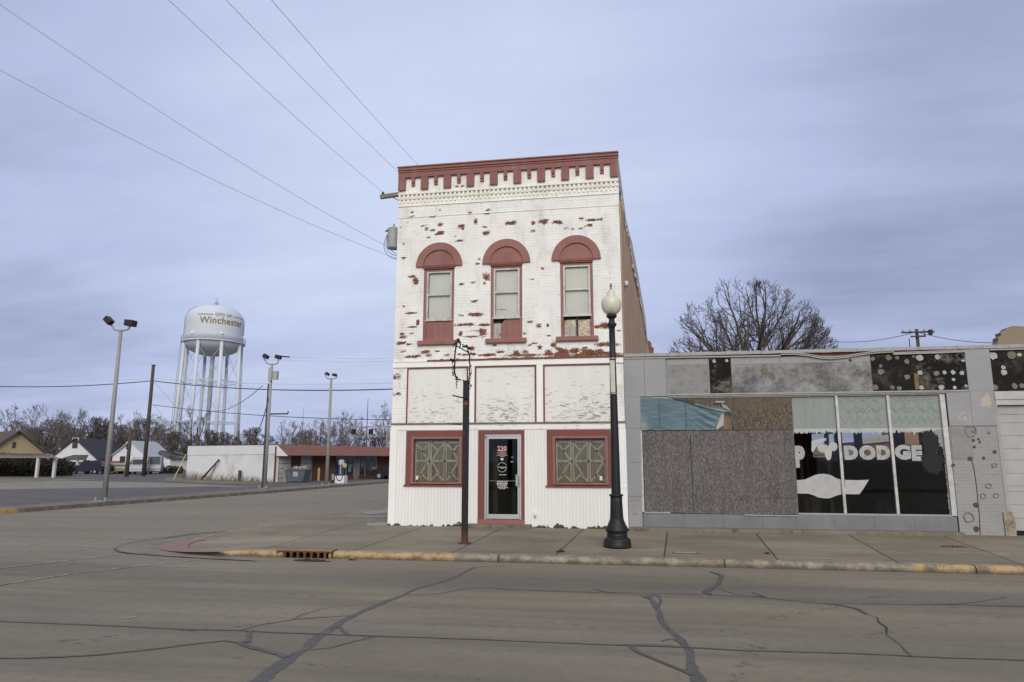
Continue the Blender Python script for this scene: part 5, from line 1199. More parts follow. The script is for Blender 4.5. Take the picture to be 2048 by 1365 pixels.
for pts, r in (([(345, 572), (305, 560), (285, 510), (278, 440), (282, 360), (286, 280), (292, 210), (305, 175)], .017), ([(370, 572), (410, 600), (440, 600), (450, 520), (452, 440), (450, 340), (445, 270), (430, 240)], .015),
               ([(300, 185), (340, 205), (380, 225), (420, 250), (450, 270)], .012), ([(275, 400), (262, 430), (258, 480), (268, 520)], .008), ([(430, 590), (425, 500), (438, 420)], .007),
               ([(460, 420), (470, 470), (462, 540), (450, 590)], .007), ([(300, 560), (298, 610), (306, 665)], .008), ([(415, 600), (418, 650), (422, 690)], .012), ([(450, 600), (462, 640), (455, 680)], .007),
               ([(250, 180), (275, 165), (290, 140)], .006), ([(455, 280), (470, 265), (460, 250)], .008), ([(345, 200), (350, 160), (345, 130)], .008), ([(420, 240), (440, 200), (470, 195)], .008), ([(262, 340), (255, 400), (262, 440)], .006)):
    vm.tube(vine(pts, r), r, 5)
vm.build('iron_vine', M_iron, P)
lf = MB()
for a, b, s_ in ((322, 120, 24), (330, 140, 18), (300, 150, 16), (285, 165, 14), (345, 165, 10), (250, 345, 26), (262, 355, 20), (385, 190, 18), (405, 185, 20), (420, 195, 18), (435, 215, 14), (375, 170, 10), (455, 215, 15), (305, 540, 14), (300, 560, 14), (262, 490, 12), (264, 515, 12), (418, 660, 16), (415, 680, 12), (430, 600, 14), (462, 410, 12), (470, 635, 10), (450, 370, 10), (445, 590, 12), (470, 270, 10), (310, 590, 10), (466, 500, 9), (300, 620, 8), (265, 190, 8), (340, 190, 9), (280, 250, 7)):
    q = zw(a, b); r_ = s_ / 5.687 / 99; an = wrd.random() * 6
    for k_ in range(2):
        d1 = Vector((math.cos(an + k_), wrd.uniform(-.6, .6), math.sin(an + k_))).normalized() * r_; d2 = d1.orthogonal().normalized() * r_ * .6
        lf.obox(Vector((q.x, 13.8, q.z)), d1, d2, d1.cross(d2).normalized() * .004)
lf.build('iron_leaf', M_iron, P)

# storm drain in the kerb
dr = thing('storm_drain', (-6.0, 12.40, ZR), 'rusty iron storm drain inlet with eight arched openings in the yellow kerb', 'storm drain')
M_rustd = pm('rusty_drain_iron', (.085, .050, .028), .5, 10, .9, .5, dirt=(.28, .17, .06), dirt_amt=.6)
M_dyel = pm('chipped_yellow_drain_top', (.25, .15, .07), .4, 9, .85, .4, dirt=(.10, .06, .035), dirt_amt=.9)
x0, x1 = DR0 + .02, DR1 - .02; yd = 12.40; nH = 8; wH = (x1 - x0) / nH; zt_ = -.062
m = MB()
for k_ in range(nH):
    cx = x0 + wH * (k_ + .5); r_ = wH * .36; zc = ZR + .058; n = 8
    arc = [(cx + r_ * math.cos(t), yd, zc + r_ * math.sin(t)) for t in lin(0, math.pi, n)]
    a = x0 + wH * k_; b = a + wH
    m.prism([(a, yd, ZR), (cx - r_, yd, ZR), arc[-1], (a, yd, zc)], (0, .07, 0)); m.prism([(cx + r_, yd, ZR), (b, yd, ZR), (b, yd, zc), arc[0]], (0, .07, 0))
    for i in range(n - 1): m.prism([arc[i], ((b if arc[i][0] > cx else a) if 0 else arc[i][0], yd, zt_ - .02), (arc[i + 1][0], yd, zt_ - .02), arc[i + 1]], (0, .07, 0))
    m.prism([arc[0], (b, yd, zc), (b, yd, zt_ - .02), (arc[0][0], yd, zt_ - .02)], (0, .07, 0)); m.prism([(a, yd, zc), arc[-1], (arc[-1][0], yd, zt_ - .02), (a, yd, zt_ - .02)], (0, .07, 0))
m.build('arched_face', M_rustd, dr)
MB().box(x0 - .01, x1 + .01, yd - .01, yd + .22, zt_ - .019, zt_ + .006).build('top_slab', M_dyel, dr, bevel=.008)
MB().box(x0 - .02, x1 + .02, yd + .20, yd + .22, ZR - .3, zt_ - .02).box(x0, x1, yd + .001, yd + .2, ZR - .3, ZR - .28).build('pit', M_dark, dr)
MB().box(x0 - .022, x0 - .001, yd - .004, yd + .22, ZR, zt_ + .004).box(x1 + .001, x1 + .022, yd - .004, yd + .22, ZR, zt_ + .004).build('end_plate', M_rustd, dr)
# small things on the ground
mc = G(1371, 1107, zs(2, 12.9)); t = thing('access_cover', (mc.x, mc.y, zs(mc.x, mc.y)), 'small rectangular metal access cover set in the pavement near the kerb', 'access cover')
MB().box(mc.x - .20, mc.x + .20, mc.y - .08, mc.y + .08, t.location.z - .01, t.location.z + .008).build('lid', M_steel, t); MB().box(mc.x - .22, mc.x + .22, mc.y - .10, mc.y + .10, t.location.z - .012, t.location.z + .004).build('rim', M_crack, t)
M_leaf = pm('dead_brown_leaves', (.10, .060, .032), .5, 30, .9, .2); M_twig = pm('dry_straw', (.17, .125, .075), .4, 30, .9, .2)
def clump(px, py, rx, ry, n, label, cat='leaf litter', mat=M_leaf, h=.03, z=None, seed=1):
    r_ = random.Random(seed); c = G(px, py, z if z is not None else -.05); zz0 = z if z is not None else zs(c.x, c.y); c = G(px, py, zz0); m = MB()
    for i in range(n):
        a = r_.random() * 6.283; d = math.sqrt(r_.random()) * (.6 + .4 * r_.random()); p = Vector((c.x + rx * d * math.cos(a), c.y + ry * d * math.sin(a), zz0 + .004 + r_.random() * h * (1 - d)))
        d1 = Vector((r_.uniform(-1, 1), r_.uniform(-1, 1), r_.uniform(-.3, .5))).normalized() * r_.uniform(.012, .04); d2 = Vector((r_.uniform(-1, 1), r_.uniform(-1, 1), r_.uniform(-.2, .4))).normalized() * r_.uniform(.004, .014)
        m.face(p - d1 - d2, p + d1 - d2, p + d1 + d2, p - d1 + d2)
    return tag(m.build('leaf_litter', mat), label, cat, None, 'stuff')
clump(1121, 1105, .09, .06, 90, 'small tuft of dead brown leaves by the kerb between post and lamp', h=.05, seed=2)
clump(1910, 1094, .32, .07, 90, 'thin scatter of brown debris on the pavement before the garage', mat=M_twig, h=.01, seed=3)
clump(622, 1123, .42, .07, 260, 'brown leaf litter heaped in front of the storm drain', z=ZR, h=.05, seed=4)
clump(706, 1121, .10, .04, 60, 'little wisp of dry straw against the yellow kerb', mat=M_twig, z=ZR, h=.03, seed=5)
clump(505, 1064, .22, .06, 50, 'dark weeds growing at the edge of the corner pavement', mat=M_leaf, h=.02, seed=6)
clump(1534, 1108, .06, .06, 25, 'specks of weed in a pavement joint right of the lamp', mat=M_leaf, h=.02, seed=7)
r_ = random.Random(9); m = MB()
for i in range(650):
    px = r_.uniform(735, 781); py = 1049 - (px - 760) * .02 + r_.gauss(0, 1.6); q = G(px, py, -.03); z_ = zs(q.x, q.y) + .004 if q.x < -5.9 else .02; q = G(px, py, z_)
    if q.x > -5.86: continue
    s_ = r_.uniform(.006, .014); m.obox((q.x, q.y, z_ + s_ * .3), (s_, s_ * .4, 0), (-s_ * .3, s_, 0), (0, 0, s_ * .6))
tag(m.build('gravel', M_gravel), 'white gravel spilled at the foot of the corner building', 'gravel', None, 'stuff')
pts = [G(a, b, 0) for a, b in ((722, 1029), (745, 1024), (775, 1021), (781, 1024), (778, 1028), (750, 1031), (730, 1031))]
m = MB(); m.face(*[(p.x, p.y, zs(p.x, p.y) + .012) for p in pts]); tag(m.build('concrete_patch', pm('pale_fresh_concrete', (.235, .225, .21), .15, 6, .6, .2)), 'pale smooth patch of concrete beside the corner building', 'patch')

# transformer, crossarm and cables on the far side of the corner building
TY = 17.4
def onY(px, py, Y=TY): return F(px, py, Y)
T = thing('transformer', tuple(onY(786, 497)), 'grey pole transformer can hung at the left edge of the brick building', 'transformer')
c = onY(787, 478); rT = .165; zt1, zb1 = onY(787, 461).z, onY(787, 496).z
M_tcan = pm('grey_green_transformer_paint', (.33, .36, .34), .1, 5, .5, .15, dirt=(.20, .22, .20))
MB().lathe([(rT * .9, zb1 - .03), (rT, zb1), (rT, zt1), (rT * 1.04, zt1 + .005), (rT * 1.04, zt1 + .03), (rT * .8, zt1 + .06), (.03, zt1 + .09)], (c.x, TY, 0), 24).build('tank', M_tcan, T, smooth=False)
MB().lathe([(.03, zt1 + .08), (.035, zt1 + .10), (.02, zt1 + .13), (.03, zt1 + .15), (.012, zt1 + .19)], (c.x - .0, TY, 0), 10).build('bushing', M_steel, T)
a = onY(774, 466); MB().tube([(c.x - .12, TY - .1, a.z + .03), (c.x - .2, TY - .12, a.z)], .022).build('bushing', M_black, T)
for k_, pts in enumerate((((774, 470), (768, 485), (768, 500), (778, 515), (795, 519)), ((775, 470), (771, 490), (777, 506), (794, 513)), ((776, 470), (774, 488), (782, 502), (794, 510)))):
    MB().tube([tuple(onY(*p, TY - .1)) for p in smooth_path(pts, 2)], .009, 5).build('cable_loop', pm('grey_cable', (.14, .15, .20), .1), T)
CA = thing('crossarm', tuple(onY(798, 392)), 'weathered timber crossarm with one insulator jutting from the building top corner', 'crossarm')
a, b = onY(761, 394.5), onY(801, 389); d = (b - a); MB().obox((a + b) / 2, d / 2, (0, .05, 0), (0, 0, .052)).build('timber', pm('grey_brown_timber', (.22, .19, .155), .3, 6, .9, .4, stretch=(.4, 4, 4)), CA)
i1 = onY(766, 388); MB().lathe([(.01, -.03), (.012, .0), (.04, .01), (.045, .03), (.03, .04), (.035, .055), (.02, .075)], (i1.x, TY, i1.z - .02), 12).build('insulator', pm('green_glass_insulator', (.05, .09, .07), .1, rough=.3), CA)
MB().tube([tuple(onY(782, 394)), tuple(onY(799, 402))], .012).build('strut', M_steel, CA)

# overhead wires
M_wire = pm('weathered_wire', (.52, .55, .64), .1, 3, .6, 0)
M_wired = pm('dark_wire', (.055, .055, .065), .1, 3, .6, 0)
def wire(pts, r, mat, label, group='overhead wires to the brick building'):
    o = MB().tube([tuple(p) for p in pts], r, 5).build('power_line', mat); return tag(o, label, 'power line', group)
def span(a, b, sag, n=24): 
    return [a.lerp(b, t) - Vector((0, 0, sag * 4 * t * (1 - t))) for t in lin(0, 1, n)]
def span_px(pa, Ya, pb, Yb, sag, ext=.6):
    a, b = F(*pa, Ya), F(*pb, Yb); a = a + (a - b) * ext; return span(a, b, sag)
wire(span_px((0, 97), 9.0, (795, 518), TY, .42, .5), .0062, M_wire, 'lowest of the wires from upper left, ending at the transformer cables')
wire(span_px((40, 0), 9.0, (772, 492), TY, .36, .5), .0062, M_wire, 'second lowest slanting wire, ending just left of the transformer')
wire(span_px((355, 0), 9.0, (766, 385), TY, .16, .5), .0055, M_wire, 'slanting wire that ends at the crossarm insulator')
wire(span_px((462, 0), 9.0, (798, 346), TY + .6, .10, .5), .0055, M_wire, 'steep wire reaching the top left corner of the cornice')
wire(span_px((550, 0), 9.0, (840, 335), TY + 3, .08, .5), .0055, M_wire, 'steepest wire, passing behind the cornice')
# ================================================================== BEHIND: LOT, SHOP, HOUSES, TOWER, TREES
M_galv = pm('dull_galvanised_pole', (.27, .265, .26), .15, 3, .55, .15)
M_woodp = pm('dark_creosote_pole', (.070, .056, .048), .4, 4, .9, .4, stretch=(3, 3, .4))
M_fix = pm('brown_black_floodlight', (.022, .018, .016), .2, 8, .6, .1)
ZL = -.06
def at(px, py, z=ZL): return G(px, py, z)
def up_at(px, py, Y): return F(px, py, Y)
def floodpole(base_px, top_px, heads, label, extra=None, r0=.11, r1=.065):
    b = at(*base_px); Y = b.y; t = up_at(*top_px, Y)
    o = thing('floodlight_pole', tuple(b), label, 'light pole', 'floodlight poles round the parking lot')
    MB().tube([(b.x, Y, b.z), (b.x + (t.x - b.x) * .0, Y, t.z)], [r0, r1], 12).build('pole', M_galv, o, smooth=True)
    MB().box(b.x - .26, b.x + .26, Y - .26, Y + .26, b.z, b.z + .03).build('base_plate', M_galv, o)
    for dx in (-.22, .22): MB().lathe([(.05, 0), (.05, .10), (.02, .14)], (b.x + dx, Y - .2, b.z + .03), 8).build('anchor_bolt', M_galv, o)
    pts = [(b.x - .42, Y, t.z + .18), (b.x - .36, Y, t.z + .02), (b.x, Y, t.z - .06), (b.x + .36, Y, t.z + .0), (b.x + .40, Y, t.z + .14)]
    MB().tube(smooth_path(pts, 1), .035, 8).build('bracket', M_galv, o)
    for (dx, dz, tilt, sz) in heads:
        c = Vector((b.x + dx, Y, t.z + dz)); ax = Vector((math.cos(tilt), 0, math.sin(tilt))); az = Vector((-math.sin(tilt), 0, math.cos(tilt)))
        hd_ = MB().obox(c, ax * .17 * sz, (0, .14 * sz, 0), az * .11 * sz).build('lamp_head', M_fix, o, bevel=.02)
        MB().obox(c - az * .114 * sz + ax * .02, ax * .15 * sz, (0, .12 * sz, 0), az * .006).build('lens', pm('flood_lens', (.10, .095, .09), .1, rough=.2), hd_)
        MB().tube([tuple(c - az * .1 * sz - ax * (.2 if dx < 0 else -.0)), (b.x + (-.42 if dx < 0 else .40), Y, t.z + .16)], .03, 6).build('knuckle', M_fix, hd_)
    return o, b, t
floodpole((208, 1003), (243, 660), [(-.62, .42, -.75, 1.0), (.42, .27, -.12, 1.15)], 'nearest and tallest floodlight pole, left, two heads on a curved bracket')
fp2 = floodpole((529, 977), (541, 728), [(-.42, .46, -.55, .95), (.38, .40, -.2, 1.0)], 'middle floodlight pole carrying a meter box and a short side arm')
o, b, t = fp2
MB().box(b.x - .12, b.x + .10, b.y - .16, b.y - .06, t.z - 1.05, t.z - .25).box(b.x + .12, b.x + .42, b.y - .1, b.y + .1, t.z - .95, t.z - .45).build('meter_box', M_tcan, o)
q = up_at(576, 828, b.y); MB().tube([(b.x, b.y, q.z), (q.x, b.y, q.z), (q.x, b.y, q.z + .15)], .04, 6).build('side_arm', M_fix, o)
MB().tube([(b.x + .35, b.y, t.z + .45), (b.x + 1.1, b.y, t.z + .38)], .04, 6).build('insulator_arm', M_fix, o)
MB().tube([(b.x - .10, b.y - .1, b.z), (b.x - .10, b.y - .1, t.z - 1.2)], .045, 6).build('conduit', M_woodp, o)
floodpole((653, 971), (661, 757), [(-.28, .30, -.6, .75), (.22, .22, -.15, .8)], 'farthest floodlight pole, thin, just before the red-roofed shop', r0=.13, r1=.07)

def pole(base_px, top_px, Y, r, label, name='utility_pole', mat=M_woodp, zb=-.1, group='dark timber poles'):
    tz = F(*top_px, Y); bx = tz.x
    o = thing(name, (bx, Y, zb), label, 'pole', group)
    MB().tube([(bx, Y, zb), (bx, Y, tz.z)], [r, r * .75], 8).build('shaft', mat, o, smooth=True)
    return o, tz
p303, t303 = pole((293, 950), (307, 731), 62, .20, 'tall dark timber pole between the white houses and the water tower')
MB().box(t303.x - .2, t303.x + .2, 61.8, 62.2, t303.z, t303.z + .06).build('cap', M_steel, p303)
pole((252, 947), (262, 858), 60, .19, 'short brown timber pole left of the tall one', zb=-.1)
pole((590, 890), (478, 860), 80, .12, 'thin black stub pole below the right side of the tower', group=None)
pole((590, 890), (602, 865), 95, .10, 'thin dark pole behind the roof of the red-roofed shop', group=None)
pole((395, 870), (395, 858), 90, .10, 'thin dark pole among the tower legs', group=None)
# utility pole behind the showroom
pr_, tr_ = pole((1833, 700), (1833, 659), 48, .14, 'utility pole with two crossarms rising behind the showroom roof', group=None)
for dz, w_ in ((-.22, 1.0), (-.50, .45)):
    MB().box(tr_.x - w_, tr_.x + w_, 47.8, 47.9, tr_.z + dz - .05, tr_.z + dz + .05).build('crossarm', M_woodp, pr_)
    for k_ in (-.9, -.45, .4, .85):
        if abs(k_) * 1.0 < w_: MB().lathe([(.03, 0), (.06, .04), (.05, .12), (.02, .18)], (tr_.x + k_ * 1.0, 47.85, tr_.z + dz + .05), 8).build('insulator', M_steel, pr_)
MB().lathe([(.12, 0), (.14, .05), (.14, .3), (.1, .34)], (tr_.x + .7, 47.7, tr_.z - .45), 8).build('cutout', M_fix, pr_)
rt = thing('roof_vent', tuple(F(1820, 702, 26)), 'small roof vent with a thin spike on the showroom roof', 'vent')
q = F(1820, 697, 26); MB().lathe([(.28, -1.2), (.28, -.05), (.2, .0), (.05, .03)], (q.x, 26, q.z), 12).build('cowl', M_steel, rt); MB().tube([(q.x, 26, q.z), (q.x, 26, q.z + .35)], .015).build('spike', M_fix, rt)
gname = 'level wires across the background'
def lvl(pa, Ya, pb, Yb, sag, r, label, mat=M_wired): return wire(span(F(*pa, Ya), F(*pb, Yb), sag, 30), r, mat, label, gname)
lvl((-60, 771), 60, (305, 762), 62, .35, .045, 'thick level wire running off left from the tall timber pole')
lvl((305, 762), 62, (800, 778), 50, .45, .045, 'thick level wire from the tall timber pole right to the brick building')
lvl((-60, 762), 60, (305, 757), 62, .2, .020, 'thin level wire just above the thick one, left of the tall pole', M_wire)
lvl((305, 757), 62, (800, 766), 50, .3, .020, 'thin level wire just above the thick one, right of the tall pole', M_wire)
lvl((305, 810), 62, (800, 840), 50, .35, .030, 'lower level wire falling gently rightwards across the tower legs')
lvl((540, 713), 38, (800, 716), 40, .08, .012, 'upper of two faint wires right of the middle floodlight pole', M_wire)
lvl((545, 719), 38, (800, 722), 40, .10, .012, 'lower of two faint wires right of the middle floodlight pole', M_wire)
lvl((540, 788), 38.2, (495, 862), 60, 1.6, .030, 'dark cable sagging down left from the middle floodlight pole')
lvl((525, 772), 38.2, (425, 822), 60, .5, .022, 'cable slanting down left from the middle floodlight pole to the tree', M_wired)
lvl((1640, 680), 58, (1833, 664), 48, .4, .020, 'wire left of the crossarm pole behind the bare tree')
lvl((1833, 664), 48, (2100, 676), 44, .5, .020, 'wire right of the crossarm pole above the showroom')
for i, (a, b) in enumerate((((309, 765), (352, 815)), ((309, 812), (350, 862)))):
    wire(span(F(*a, 62), F(*b, 70), 0, 3), .014, M_wire, ('upper guy wire slanting down right off the tall timber pole', 'lower guy wire slanting down right off the tall timber pole')[i], 'guy wires')

# ------------------------------------------------------------------ red-roofed shop
Cn = at(550, 963); Cn = Vector((-25.6, 47.6, 0)); Lf = Vector((-37.2, 53.9, 0)); dR = Vector((4.3, 13.2, 0)).normalized(); Rt = Cn + dR * 15.5
SH = thing('red_roofed_shop', (Cn.x, Cn.y, -.1), 'low shop with white block side wall, brown brick front and red metal canopy roof', 'building')
zg_ = -.12
def onL(px, py): return W(px, py, (Lf.x, Lf.y), (Cn.x, Cn.y))
def onR(px, py): return W(px, py, (Cn.x, Cn.y), (Rt.x, Rt.y))
zt_ = onL(548, 891).z
M_block = pm('white_painted_block', (.66, .665, .66), .08, 1.2, .85, .3, dirt=(.36, .355, .34), dirt_amt=.5)
nL = Vector((-(Cn - Lf).y, (Cn - Lf).x, 0)).normalized(); nL = nL if nL.y > 0 else -nL
nR = Vector((dR.y, -dR.x, 0)); nR = nR if nR.x < 0 else -nR
ltop = onL(370, 893).z
MB().prism([(Lf.x, Lf.y, zg_), (Cn.x, Cn.y, zg_), (Cn.x, Cn.y, zt_), (Lf.x, Lf.y, ltop)], nL * .2).build('side_wall', M_block, SH)
zl = onL(548, 909).z; dl = (Cn - Lf).normalized()
MB().prism([(Lf.x, Lf.y, zl - .02), (Cn.x, Cn.y, zl), (Cn.x, Cn.y, zt_ + .03), (Lf.x, Lf.y, ltop + .03)], -nL * .035).build('side_fascia', pm('white_metal_fascia', (.66, .665, .66), .06, 1, .6, .1), SH)
MB().prism([(Lf.x, Lf.y, ltop + .03), (Cn.x, Cn.y, zt_ + .03), (Cn.x, Cn.y, zt_ + .07), (Lf.x, Lf.y, ltop + .07)], -nL * .06).build('side_coping', M_fix, SH)
B0 = Lf + dR * 15.5
MB().face((Lf.x, Lf.y, ltop), (Cn.x, Cn.y, zt_), (Rt.x, Rt.y, zt_), (B0.x, B0.y, ltop)).face((Rt.x, Rt.y, zg_), (B0.x, B0.y, zg_), (B0.x, B0.y, ltop), (Rt.x, Rt.y, zt_)).build('roof', M_roof2 if 'M_roof2' in globals() else pm('flat_shop_roof', (.10, .10, .10), .2), SH)
M_brb = pm('brown_shop_brick', (.115, .052, .034), .25, 3, .9, .3, stretch=(1, 1, 3))
def frontpiece(px0, px1, zb, zt, mat, name, out=0, d=.12, par=SH):
    a = onR(px0, 950); b = onR(px1, 950); o = -nR * out
    return MB().prism([(a.x + o.x, a.y + o.y, zb), (b.x + o.x, b.y + o.y, zb), (b.x + o.x, b.y + o.y, zt), (a.x + o.x, a.y + o.y, zt)], nR * d).build(name, mat, par)
ze = onR(570, 911).z; zc_ = zt_ - .55
frontpiece(549.5, 783, zg_, zt_ - .1, M_brb, 'brick_front')
M_gdr = pm('shop_white_door', (.43, .43, .42), .08, 2, .6, .1)
def ribs(px0, px1, name):
    a = onR(px0, 950); b = onR(px1, 950); o = -nR * .03; m = MB(); n = 7; zt = 2.35
    for k_ in range(n):
        z0_, z1_ = zg_ + (zt - zg_) * k_ / n, zg_ + (zt - zg_) * (k_ + 1) / n - .03
        m.prism([(a.x + o.x, a.y + o.y, z0_), (b.x + o.x, b.y + o.y, z0_), (b.x + o.x, b.y + o.y, z1_), (a.x + o.x, a.y + o.y, z1_)], nR * .02)
    m.build(name, M_gdr, SH)
ribs(557, 580, 'garage_door'); ribs(600, 620, 'garage_door')
frontpiece(619.5, 622, zg_, 2.4, pm('grey_post', (.28, .28, .27), .1), 'door_post', .06)
M_sgl = pm('shop_window_glass', (.035, .042, .048), .3, 1, .15, 0, spec=.6)
for a, b in ((671, 690), (693, 705), (718, 728), (730.5, 740), (742.5, 751)): frontpiece(a, b, .35, 2.35, M_sgl, 'shop_window', .03, .02)
M_shf = pm('shop_window_frame', (.30, .30, .30), .1)
for a in (691, 706.5, 717, 729, 741, 751.5): frontpiece(a - .6, a + .6, .2, 2.38, M_shf, 'window_frame', .05, .03)
frontpiece(707, 716.5, -.1, 2.3, pm('grey_shop_door', (.21, .21, .21), .1, 3), 'shop_door', .035, .02)
frontpiece(695.5, 700.5, .55, 1.20, pm('light_blue_notice', (.14, .33, .42), .2, 6), 'window_notice', .06, .01); frontpiece(701.5, 702.6, .95, 1.25, pm('yellow_green_notice', (.4, .45, .12), .1), 'window_notice', .06, .01)
frontpiece(743.5, 750, .45, .95, pm('pale_notice', (.32, .31, .30), .1), 'window_notice', .06, .01); frontpiece(720, 726, 1.0, 1.9, pm('grey_notice', (.22, .22, .21), .1), 'window_notice', .06, .01)
frontpiece(682, 689, 2.22, 2.34, pm('lit_shop_tube', (.62, .60, .45), .1), 'window_tube', .06, .01)  # the tube's glow is put into a pale colour, nothing emits
# sloping red canopy with standing seams
ov = 1.15; ca = MB(); n = 46; a0 = Cn - dR * .02; a1 = Rt + dR * 3
M_rmet = pm('faded_red_metal_roof', (.195, .092, .066), .12, 2, .6, .1, dirt=(.17, .06, .045), dirt_amt=.4)
zc1 = zt_ + .04; zc0 = onR(570, 911).z - .12
zc0 = zt_ - .72
for i in range(n):
    p = a0 + (a1 - a0) * (i / n); q = a0 + (a1 - a0) * ((i + 1) / n); o = -nR * ov
    ca.prism([(p.x + o.x, p.y + o.y, zc0), (q.x + o.x, q.y + o.y, zc0), (q.x, q.y, zc1), (p.x, p.y, zc1)], (0, 0, -.05))
    s_ = dR * .03; ca.prism([(p.x + o.x - s_.x, p.y + o.y - s_.y, zc0 + .0), (p.x + o.x + s_.x, p.y + o.y + s_.y, zc0), (p.x + s_.x, p.y + s_.y, zc1), (p.x - s_.x, p.y - s_.y, zc1)], (0, 0, .05))
ca.build('canopy', M_rmet, SH)
o = -nR * ov
MB().face((a0.x + o.x, a0.y + o.y, zc0 - .06), (a1.x + o.x, a1.y + o.y, zc0 - .06), (a1.x, a1.y, zc0 - .06), (a0.x, a0.y, zc0 - .06)).build('soffit', pm('brown_soffit', (.06, .045, .035), .2), SH)
MB().prism([(Cn.x, Cn.y, zc0 - .07), (Cn.x + o.x, Cn.y + o.y, zc0 - .07), (Cn.x, Cn.y, zc1)], -nL * .05).build('gable_end', M_block, SH)
# things standing at the shop
def bollard(px, py, pxt, label):
    Y = onR(px, 950).y - 1.0; q = F(px, py, Y); o = thing('bollard', (q.x, Y, -.1), label, 'bollard', 'yellow bollards before the shop')
    MB().lathe([(.09, -.0), (.09, .95), (.07, 1.02), (.02, 1.05)], (q.x, Y, -.1), 10).build('post', pm('faded_yellow_paint', (.42, .29, .10), .2, 8), o); MB().lathe([(.16, 0), (.14, .05)], (q.x, Y, -.1), 10).build('footing', M_verge, o)
bollard(571, 960, 945, 'yellow bollard at the left end of the dumpster'); bollard(612.5, 960, 945, 'yellow bollard just right of the dumpster'); bollard(637, 960, 945, 'yellow bollard alone before the brown brick wall')
Yd = 47.4; q0 = F(570, 963, Yd); q1 = F(607, 963, Yd)
du = thing('dumpster', ((q0.x + q1.x) / 2, Yd, -.1), 'blue-grey steel dumpster heaped with tan bags beside the shop doors', 'dumpster')
M_dump = pm('blue_grey_dumpster', (.085, .105, .125), .2, 4, .6, .2, dirt=(.04, .04, .045)); xa, xb = q0.x, q1.x; zd = -.1
MB().prism([(xa + .05, Yd, zd + .1), (xb - .05, Yd, zd + .1), (xb + .08, Yd, zd + .95), (xa - .08, Yd, zd + .95)], (0, 1.1, 0)).build('bin', M_dump, du)
m = MB()
for k_ in range(5): x_ = xa + .15 + (xb - xa - .3) * k_ / 4; m.box(x_ - .03, x_ + .03, Yd - .04, Yd, zd + .12, zd + .9)
m.build('rib', M_dump, du); MB().box(xa - .10, xb + .10, Yd - .06, Yd + .02, zd + .88, zd + .96).build('rim', M_dump, du)
MB().box(xa + .62, xa + 1.0, Yd - .05, Yd - .02, zd + .45, zd + .8).build('decal', pm('pale_decal', (.30, .33, .34), .1), du)
lg_ = MB().prism([(xa + .1, Yd, zd + .97), (xa + .62, Yd, zd + .97), (xa + .60, Yd + 1, zd + 1.12), (xa + .1, Yd + 1, zd + 1.12)], (0, 0, .03)); lg_.build('lid', M_dump, du)
m = MB()
rb_ = random.Random(4)
for i in range(5):
    m.lathe([(.02, -.14), (.20, -.1), (.26, .0), (.20, .10), (.05, .17)], (xa + .55 + i * .16, Yd + .45 + rb_.uniform(-.2, .2), zd + 1.0 + rb_.uniform(0, .08)), 7, (rb_.uniform(-.4, .4), rb_.uniform(-.4, .4), 1))
tag(m.build('rubbish_bag', pm('tan_rubbish_bag', (.28, .22, .18), .4, 8, .8, .6)), 'heap of tan rubbish bags spilling over the dumpster rim', 'rubbish', None, 'stuff')
Ya = 46.5; q = F(682, 965, Ya); va = thing('air_machine', (q.x, Ya, -.1), 'blue coin air and vacuum machine with looped hose on a white plinth', 'air machine')
MB().box(q.x - .34, q.x + .34, Ya - .3, Ya + .3, -.12, .45).build('plinth', M_block, va); MB().lathe([(.20, .45), (.20, 1.2), (.19, 1.35), (.10, 1.45)], (q.x - .02, Ya, 0), 16).build('canister', pm('machine_blue', (.045, .055, .115), .2, 4, .5), va)
MB().lathe([(.19, 1.2), (.21, 1.22), (.20, 1.5), (.12, 1.56)], (q.x - .02, Ya, 0), 16).build('dome', pm('machine_white', (.42, .43, .45), .1), va); MB().lathe([(.15, -.05), (.17, 0), (.15, .05)], (q.x + .27, Ya - .1, 1.15), 14, (0, 1, 0)).build('gauge', pm('machine_yellow', (.42, .36, .13), .2), va)
MB().tube([(q.x + .22 * math.cos(t), Ya - .32, .45 + .33 * math.sin(t)) for t in lin(.3, -3.4, 18)], .03, 6).build('hose', pm('hose_purple_blue', (.06, .05, .22), .2), va)
MB().box(q.x - .03, q.x + .06, Ya - .22, Ya - .2, .55, 1.15).build('label_strip', pm('machine_grey_panel', (.30, .31, .35), .1), va)
vm_ = F(667, 963, 47); o = thing('vending_box', (vm_.x, 47, -.1), 'narrow dark newspaper box with a pale poster left of the air machine', 'vending box')
MB().box(vm_.x - .14, vm_.x + .14, 46.9, 47.25, -.1, .95).build('body', M_fix, o); MB().box(vm_.x - .10, vm_.x + .06, 46.88, 46.899, .15, .55).build('poster', pm('worn_poster', (.35, .28, .28), .5, 9), o)
for i, (a, b, c_, d_) in enumerate(((418, 958, 441, 920), (417, 958, 433, 929))):
    p = onL(a, b); q = onL(c_, d_); off_ = -nL
    o = MB().tube([p + off_ * .6, q + off_ * .12], .07, 5).build('leaning_beam', M_fix); tag(o, ('longer dark beam leaning on the white block wall', 'shorter dark beam leaning on the white block wall')[i], 'beam', 'beams leaning on the white wall')
p = onL(375, 910) - nL * .15; q = onL(385, 955) - nL * 1.6; tag(MB().tube([p, (q.x, q.y, -.1)], .035, 5).build('guy_guard', pm('yellow_guy_guard', (.45, .42, .16), .1)), 'thin yellow guy-wire guard before the left end of the white wall', 'guy guard')
p = onL(486, 960) - nL * .3; tag(MB().box(p.x - .09, p.x + .09, p.y - .09, p.y + .09, -.1, .75).build('stub_post', M_woodp), 'short grey stub post before the white block wall', 'post')
m = MB(); rw_ = random.Random(21)
